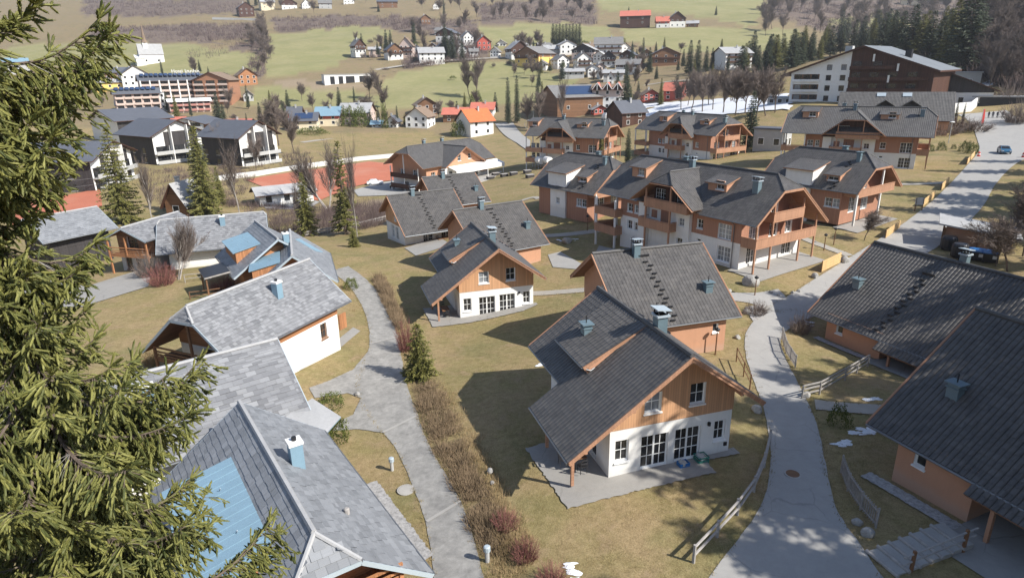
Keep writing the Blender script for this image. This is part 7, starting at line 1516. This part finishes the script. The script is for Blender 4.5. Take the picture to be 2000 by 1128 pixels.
for a in [('large tan boulder on the lawn before the nearest apartment house', 1466, 556, 34), ('left one of the two grey boulders at the lower end of the picket fence', 1674, 1022, 22), ('right one of the two grey boulders at the lower end of the picket fence', 1695, 1044, 28), ('white stone on the grass right of the foreground gable', 1478, 803, 24), ('pale stone at the road edge near the sunlit orange wall', 1440, 660, 15), ('flat stone on the lawn by the plank screen', 1592, 542, 17), ('dark stone beside the plank screen by the path', 1650, 512, 22), ('stone with a light top on the bank by the bush', 958, 922, 17), ('grey stone lower down the bank', 962, 944, 12), ('pale stone on the driveway island', 698, 772, 14), ('white stone heap at the foot of the ramp railing', 1574, 774, 20), ('small stone at the lawn end left of the road branch', 1423, 571, 14), ('stone in the bed by the road branch, right end', 1492, 606, 18), ('stone in the bed by the road branch, left end', 1458, 612, 16), ('rock in the fire place ring on the shaded lawn', 1108, 474, 22)]: rock(*a)
for i, (x, y) in enumerate([(1560, 520+50), (1548, 573), (1520, 578), (1505, 572)]): rock('small dark stone in the row on the lawn edge by the road branch', x, y, 9, group='stones along the lawn edge')
# manholes
def manhole(label, px, py, r, mat, ring=None):
    t = thing('manhole', label, 'manhole', tuple(gp(px, py)+np.array([0, 0, .04])), 0); m = MB(); m.lathe((0, 0, 0), [(r, 0), (r, .03), (0, .035)], 22); m.build('cover', M[mat], t); m = MB(); m.lathe((0, 0, 0), [(r*1.25, -.02), (r*1.25, .025), (r*1.02, .03)], 22); m.build('rim', M[ring or 'concrete'], t)
manhole('rusty round manhole cover in the road beside the foreground lawn', 1548, 926, .36, 'oldwood'); manhole('pale concrete manhole ring on the grass by the access road', 793, 957, .42, 'concrete')
# steps up from the road at the lower right
def log_steps():
    a, b = gp(1722, 1102), gp(1868, 1050); t = thing('log_stairs', 'flight of log edged steps with railing climbing from the road', 'stairs', tuple(a)); d = b-a; n = 7; s = np.array([-d[1], d[0], 0]); s = nrm(s)*.8; d[2] = max(d[2], .5)
    for i in range(n):
        q0, q1 = d*i/n, d*(i+1)/n; z = d[2]*(i+1)/n+.05; m = MB(); m.slab([np.array([*(q0-s)[:2], z]), np.array([*(q1-s)[:2], z]), np.array([*(q1+s)[:2], z]), np.array([*(q0+s)[:2], z])], .5); m.build('tread', M['concrete'], t); m = MB(); m.tube([np.array([*(q0-s*1.1)[:2], z-.04]), np.array([*(q0+s*1.1)[:2], z-.04])], .09, 8); m.build('log', M['greywood'], t)
    for f in (.18, .86): m = MB(); q = d*f-s*1.0; m.beam(q+(0, 0, -.4), q+(0, 0, 1.1), .12, .12); m.build('post', M['oldwood'], t)
    for r in (.55, .95): m = MB(); m.tube([d*.05-s+(0, 0, r), d*1.0-s+(0, 0, r)], .05, 6); m.build('rail', M['greywood'], t)
log_steps()
# things on the patio of the foreground chalet
def table(label, x, y, z, rz, l=1.5, w=.8, mat='freshwood', group=None):
    t = thing('table', label, 'table', (x, y, z), rz, group); m = MB(); m.box((-l/2, -w/2, .7), (l/2, w/2, .75)); m.build('tabletop', M[mat], t)
    for u in (-1, 1):
        for v in (-1, 1): m = MB(); post(m, u*(l/2-.08), v*(w/2-.08), 0, .7, .06); m.build('leg', M['darkmetal'], t)
def chair(label, x, y, z, rz, mat='darkmetal', group='garden chairs', seat=None):
    t = thing('chair', label, 'chair', (x, y, z), rz, group); m = MB(); m.box((-.23, -.23, .42), (.23, .23, .46)); m.build('seat', M[seat or mat], t); m = MB(); m.beam((-.23, -.2, .46), (-.3, -.2, .95), .03, .03); m.beam((-.23, .2, .46), (-.3, .2, .95), .03, .03); m.beam((-.27, -.2, .7), (-.27, .2, .7), .03, .1); m.beam((-.3, -.2, .93), (-.3, .2, .93), .03, .1); m.beam((-.23, -.2, .46), (-.23, .2, .46), .02, .02); m.build('backrest', M[mat], t)
    for u in (-1, 1):
        for v in (-1, 1): m = MB(); post(m, u*.2, v*.2, 0, .43, .035); m.build('leg', M['darkmetal'], t)
q = loc2w(*LA, 2.4, -5.0); table('wooden table in the shade of the foreground porch', *q, .05, R(-73), 1.6, .8, 'oldwood')
for lab, u, w, rz in (('dark metal chair nearest the porch post of the foreground chalet', 3.4, -5.0, 110), ('dark metal chair at the far side of the porch table', 1.2, -5.0, -70), ('dark metal chair at the outer side of the porch table', 2.4, -5.8, 10)): q = loc2w(*LA, u, w); chair(lab, *q, .05, R(rz))
q = loc2w(*LB, 2.4, -5.0); table('table in the porch of the farther gable chalet', *q, -2.2, R(-73), 1.6, .8, 'oldwood')
for lab, u, w, rz in (('chair at the porch table of the farther gable chalet, near the post', 3.4, -5.0, 110), ('chair behind the porch table of the farther gable chalet', 1.2, -5.0, -70)): q = loc2w(*LB, u, w); chair(lab, *q, -2.2, R(rz))
def crate(label, u, w, mat, sx, sy, h):
    q = loc2w(*LA, u, w); t = thing('basket', label, 'basket', (*q, .06), R(-73)); m = MB(); m.box((-sx, -sy, 0), (sx, sy, .03))
    for a, b in (((-sx, -sy), (sx, -sy)), ((sx, -sy), (sx, sy)), ((sx, sy), (-sx, sy)), ((-sx, sy), (-sx, -sy))):
        for z in (.08, .2, h-.04): m.beam((*a, z), (*b, z), .025, .07)
    m.build('basket_body', M[mat], t); m = MB(); rg = np.random.default_rng(3); P = rg.uniform(-1, 1, (9, 3))*[sx*.7, sy*.7, .05]
    for p_ in P: m.obox(p_+(0, 0, h*.8), (.1, .02, 0), (-.015, .08, .02), (0, .01, .06))
    m.build('contents', M['greywall'], t)
crate('blue basket on the patio below the right glazed door', 4.75, .75, 'bluepl', .22, .3, .3); crate('green basket with grey things against the right glazed door', 4.65, 2.0, 'greenpl', .3, .34, .42)
# terrace furniture with red cushions at the white gable chalet
bx, by, bp = -13.95, 100.02, 29.4
q = loc2w(bx, by, bp, 1.2, -5.6); table('long terrace table between red cushioned chairs under the eaves', *q, -2.95, R(29), 2.2, .8, 'oldwood')
for i in range(4): q = loc2w(bx, by, bp, .4+.55*i, -6.3 if i % 2 else -4.9); chair('chair with red cushion at the terrace table under the eaves', *q, -2.95, R(29+(90 if i % 2 else -90)), 'oldwood', 'red cushioned chairs', 'red')
for i, (x, y) in enumerate([(958, 350), (985, 345), (1003, 342), (1030, 338), (1035, 347), (968, 343)]): t = thing('planter', 'dark wooden planter box with pale top on the clubhouse lawn', 'planter', tuple(gp(x, y)), .5, 'planter boxes on the clubhouse lawn'); m = MB(); m.box((-.9, -.55, 0), (.9, .55, .7)); m.build('box', M['paintwood'], t); m = MB(); m.box((-.95, -.6, .7), (.95, .6, .78)); m.build('rim', M['greywood'], t)
for i, (lab, x, y) in enumerate((('left one of the two white hooded play huts on the lawn', 1054, 328), ('right one of the two white hooded play huts on the lawn', 1070, 328))):
    t = thing('play_hut', lab, 'play hut', tuple(gp(x, y)), .4); m = MB(); m.tube([(0, -1.1, 1.9), (0, 1.1, 1.9)], .9, 12); m.build('hood', M['white'], t)
    for u in (-.8, .8):
        for w in (-.9, .9): m = MB(); post(m, u, w, -.3, 2.0, .12); m.build('post', M['greywood'], t)
    m = MB(); m.box((-.8, -.9, .8), (.8, .9, .9)); m.beam((-.8, -.9, .1), (.8, -.9, .8), .1, .1); m.build('deck', M['greywood'], t)
# trampoline like ring with mast on the gravel left of the left apartment house
t = thing('play_hoop', 'thin upright hoop frame left of the left apartment house', 'play frame', tuple(gp(1033, 252))); m = MB(); m.tube([(2.0*math.cos(a*PI/10), 0, 2.0+2.0*math.sin(a*PI/10)) for a in range(21)], .07, 5); m.build('hoop', M['greywall'], t); m = MB(); m.tube([(2.0, 0, 0), (2.0, 0, 9)], .07, 5); m.build('mast', M['greywall'], t)
t = thing('court_wall', 'long low white wall behind the clay court', 'wall', tuple(gp(500, 344))); o = gp(500, 344); m = MB()
W_ = [gp(*q)-o for q in ((420, 354), (500, 344), (600, 328), (700, 314), (786, 306))]
for a, b in zip(W_, W_[1:]): m.beam(a+(0, 0, .55), b+(0, 0, .55), .4, 1.3)
m.build('wall', M['white'], t); m = MB()
for a, b in zip(W_, W_[1:]): m.beam(a+(0, 0, 1.25), b+(0, 0, 1.25), .5, .1)
m.build('coping', M['snow'], t)
t = thing('slope_rail', 'white rail and low wall below the dark chalet high on the left slope', 'wall', tuple(gp(455, 38))); o = gp(455, 38); a, b = gp(415, 38)-o, gp(500, 40)-o; m = MB(); m.beam(a+(0, 0, 1), b+(0, 0, 1), .5, 2.6); m.build('wall', M['white'], t)
t = thing('forecourt_wall', 'curved white wall at the hotel forecourt', 'wall', tuple(gp(1850, 218))); o = gp(1850, 218); P = [gp(*q)-o for q in ((1800, 222), (1850, 222), (1895, 218), (1906, 208))]; m = MB()
for a, b in zip(P, P[1:]): m.beam(a+(0, 0, 1.0), b+(0, 0, 1.0), .4, 3.2)
m.build('wall', M['white'], t)
# ---------------------------------------------------------------- light, world, camera
SUN = nrm((.88*.76, -.475*.76, .65))
def lighting():
    w = bpy.data.worlds.new('World'); S.world = w; w.use_nodes = True; nt = w.node_tree
    sky = nt.nodes.new('ShaderNodeTexSky'); sky.sky_type = 'NISHITA'; sky.sun_disc = False
    sky.sun_elevation = math.asin(SUN[2]); sky.sun_rotation = math.atan2(SUN[0], SUN[1]); sky.altitude = 1000; sky.air_density = 1; sky.dust_density = 1.2; sky.ozone_density = 1
    bg = nt.nodes['Background']; nt.links.new(sky.outputs[0], bg.inputs[0]); bg.inputs[1].default_value = SKY
    l = bpy.data.lights.new('sun', 'SUN'); l.energy = SUNP; l.angle = R(.53); l.color = (1, .955, .88)
    o = bpy.data.objects.new('sun', l); COL.objects.link(o); o.rotation_euler = Vector(SUN).to_track_quat('Z', 'Y').to_euler(); o.location = (60, -30, 80)
    c = bpy.data.cameras.new('camera'); co = bpy.data.objects.new('camera', c); COL.objects.link(co)
    c.sensor_width = 36; c.sensor_fit = 'HORIZONTAL'; c.lens = 36*F0/2000; c.clip_start = .1; c.clip_end = 9000
    right = Vector((CR, 0, 0)); fwd = Vector((0, CT, -ST)); up = Vector((0, ST, CT)); xr = Vector((1, 0, 0))
    # image axes: photo u = (cr*a + sr*b), so the sensor's x axis is rotated by the roll
    X = xr*CR+up*SR; Yv = up*CR-xr*SR
    m = Matrix((X, Yv, -fwd)).transposed().to_4x4(); m.translation = (0, 0, CH); co.matrix_world = m
    S.camera = co
    vs = S.view_settings; S.display_settings.display_device = 'sRGB'; vs.view_transform = 'Standard'; vs.look = 'None'; vs.gamma = 1; vs.use_curve_mapping = False; vs.exposure = EXPO
SKY, SUNP, EXPO = .105, 4.5, .74
def air():
    m = bpy.data.materials.new('valley_haze'); m.use_nodes = True; nt = m.node_tree; nt.nodes.clear(); out = nt.nodes.new('ShaderNodeOutputMaterial'); v = nt.nodes.new('ShaderNodeVolumePrincipled'); nt.links.new(v.outputs[0], out.inputs['Volume'])
    v.inputs['Color'].default_value = (.93, .95, 1, 1); v.inputs['Density'].default_value = HAZE; v.inputs['Anisotropy'].default_value = .25
    b = MB(); b.box((-1900, -1900, -60), (1900, 1900, 420)); tag(b.build('haze', m), 'pale haze filling the valley', kind='stuff')
HAZE = .00014
air()
lighting()
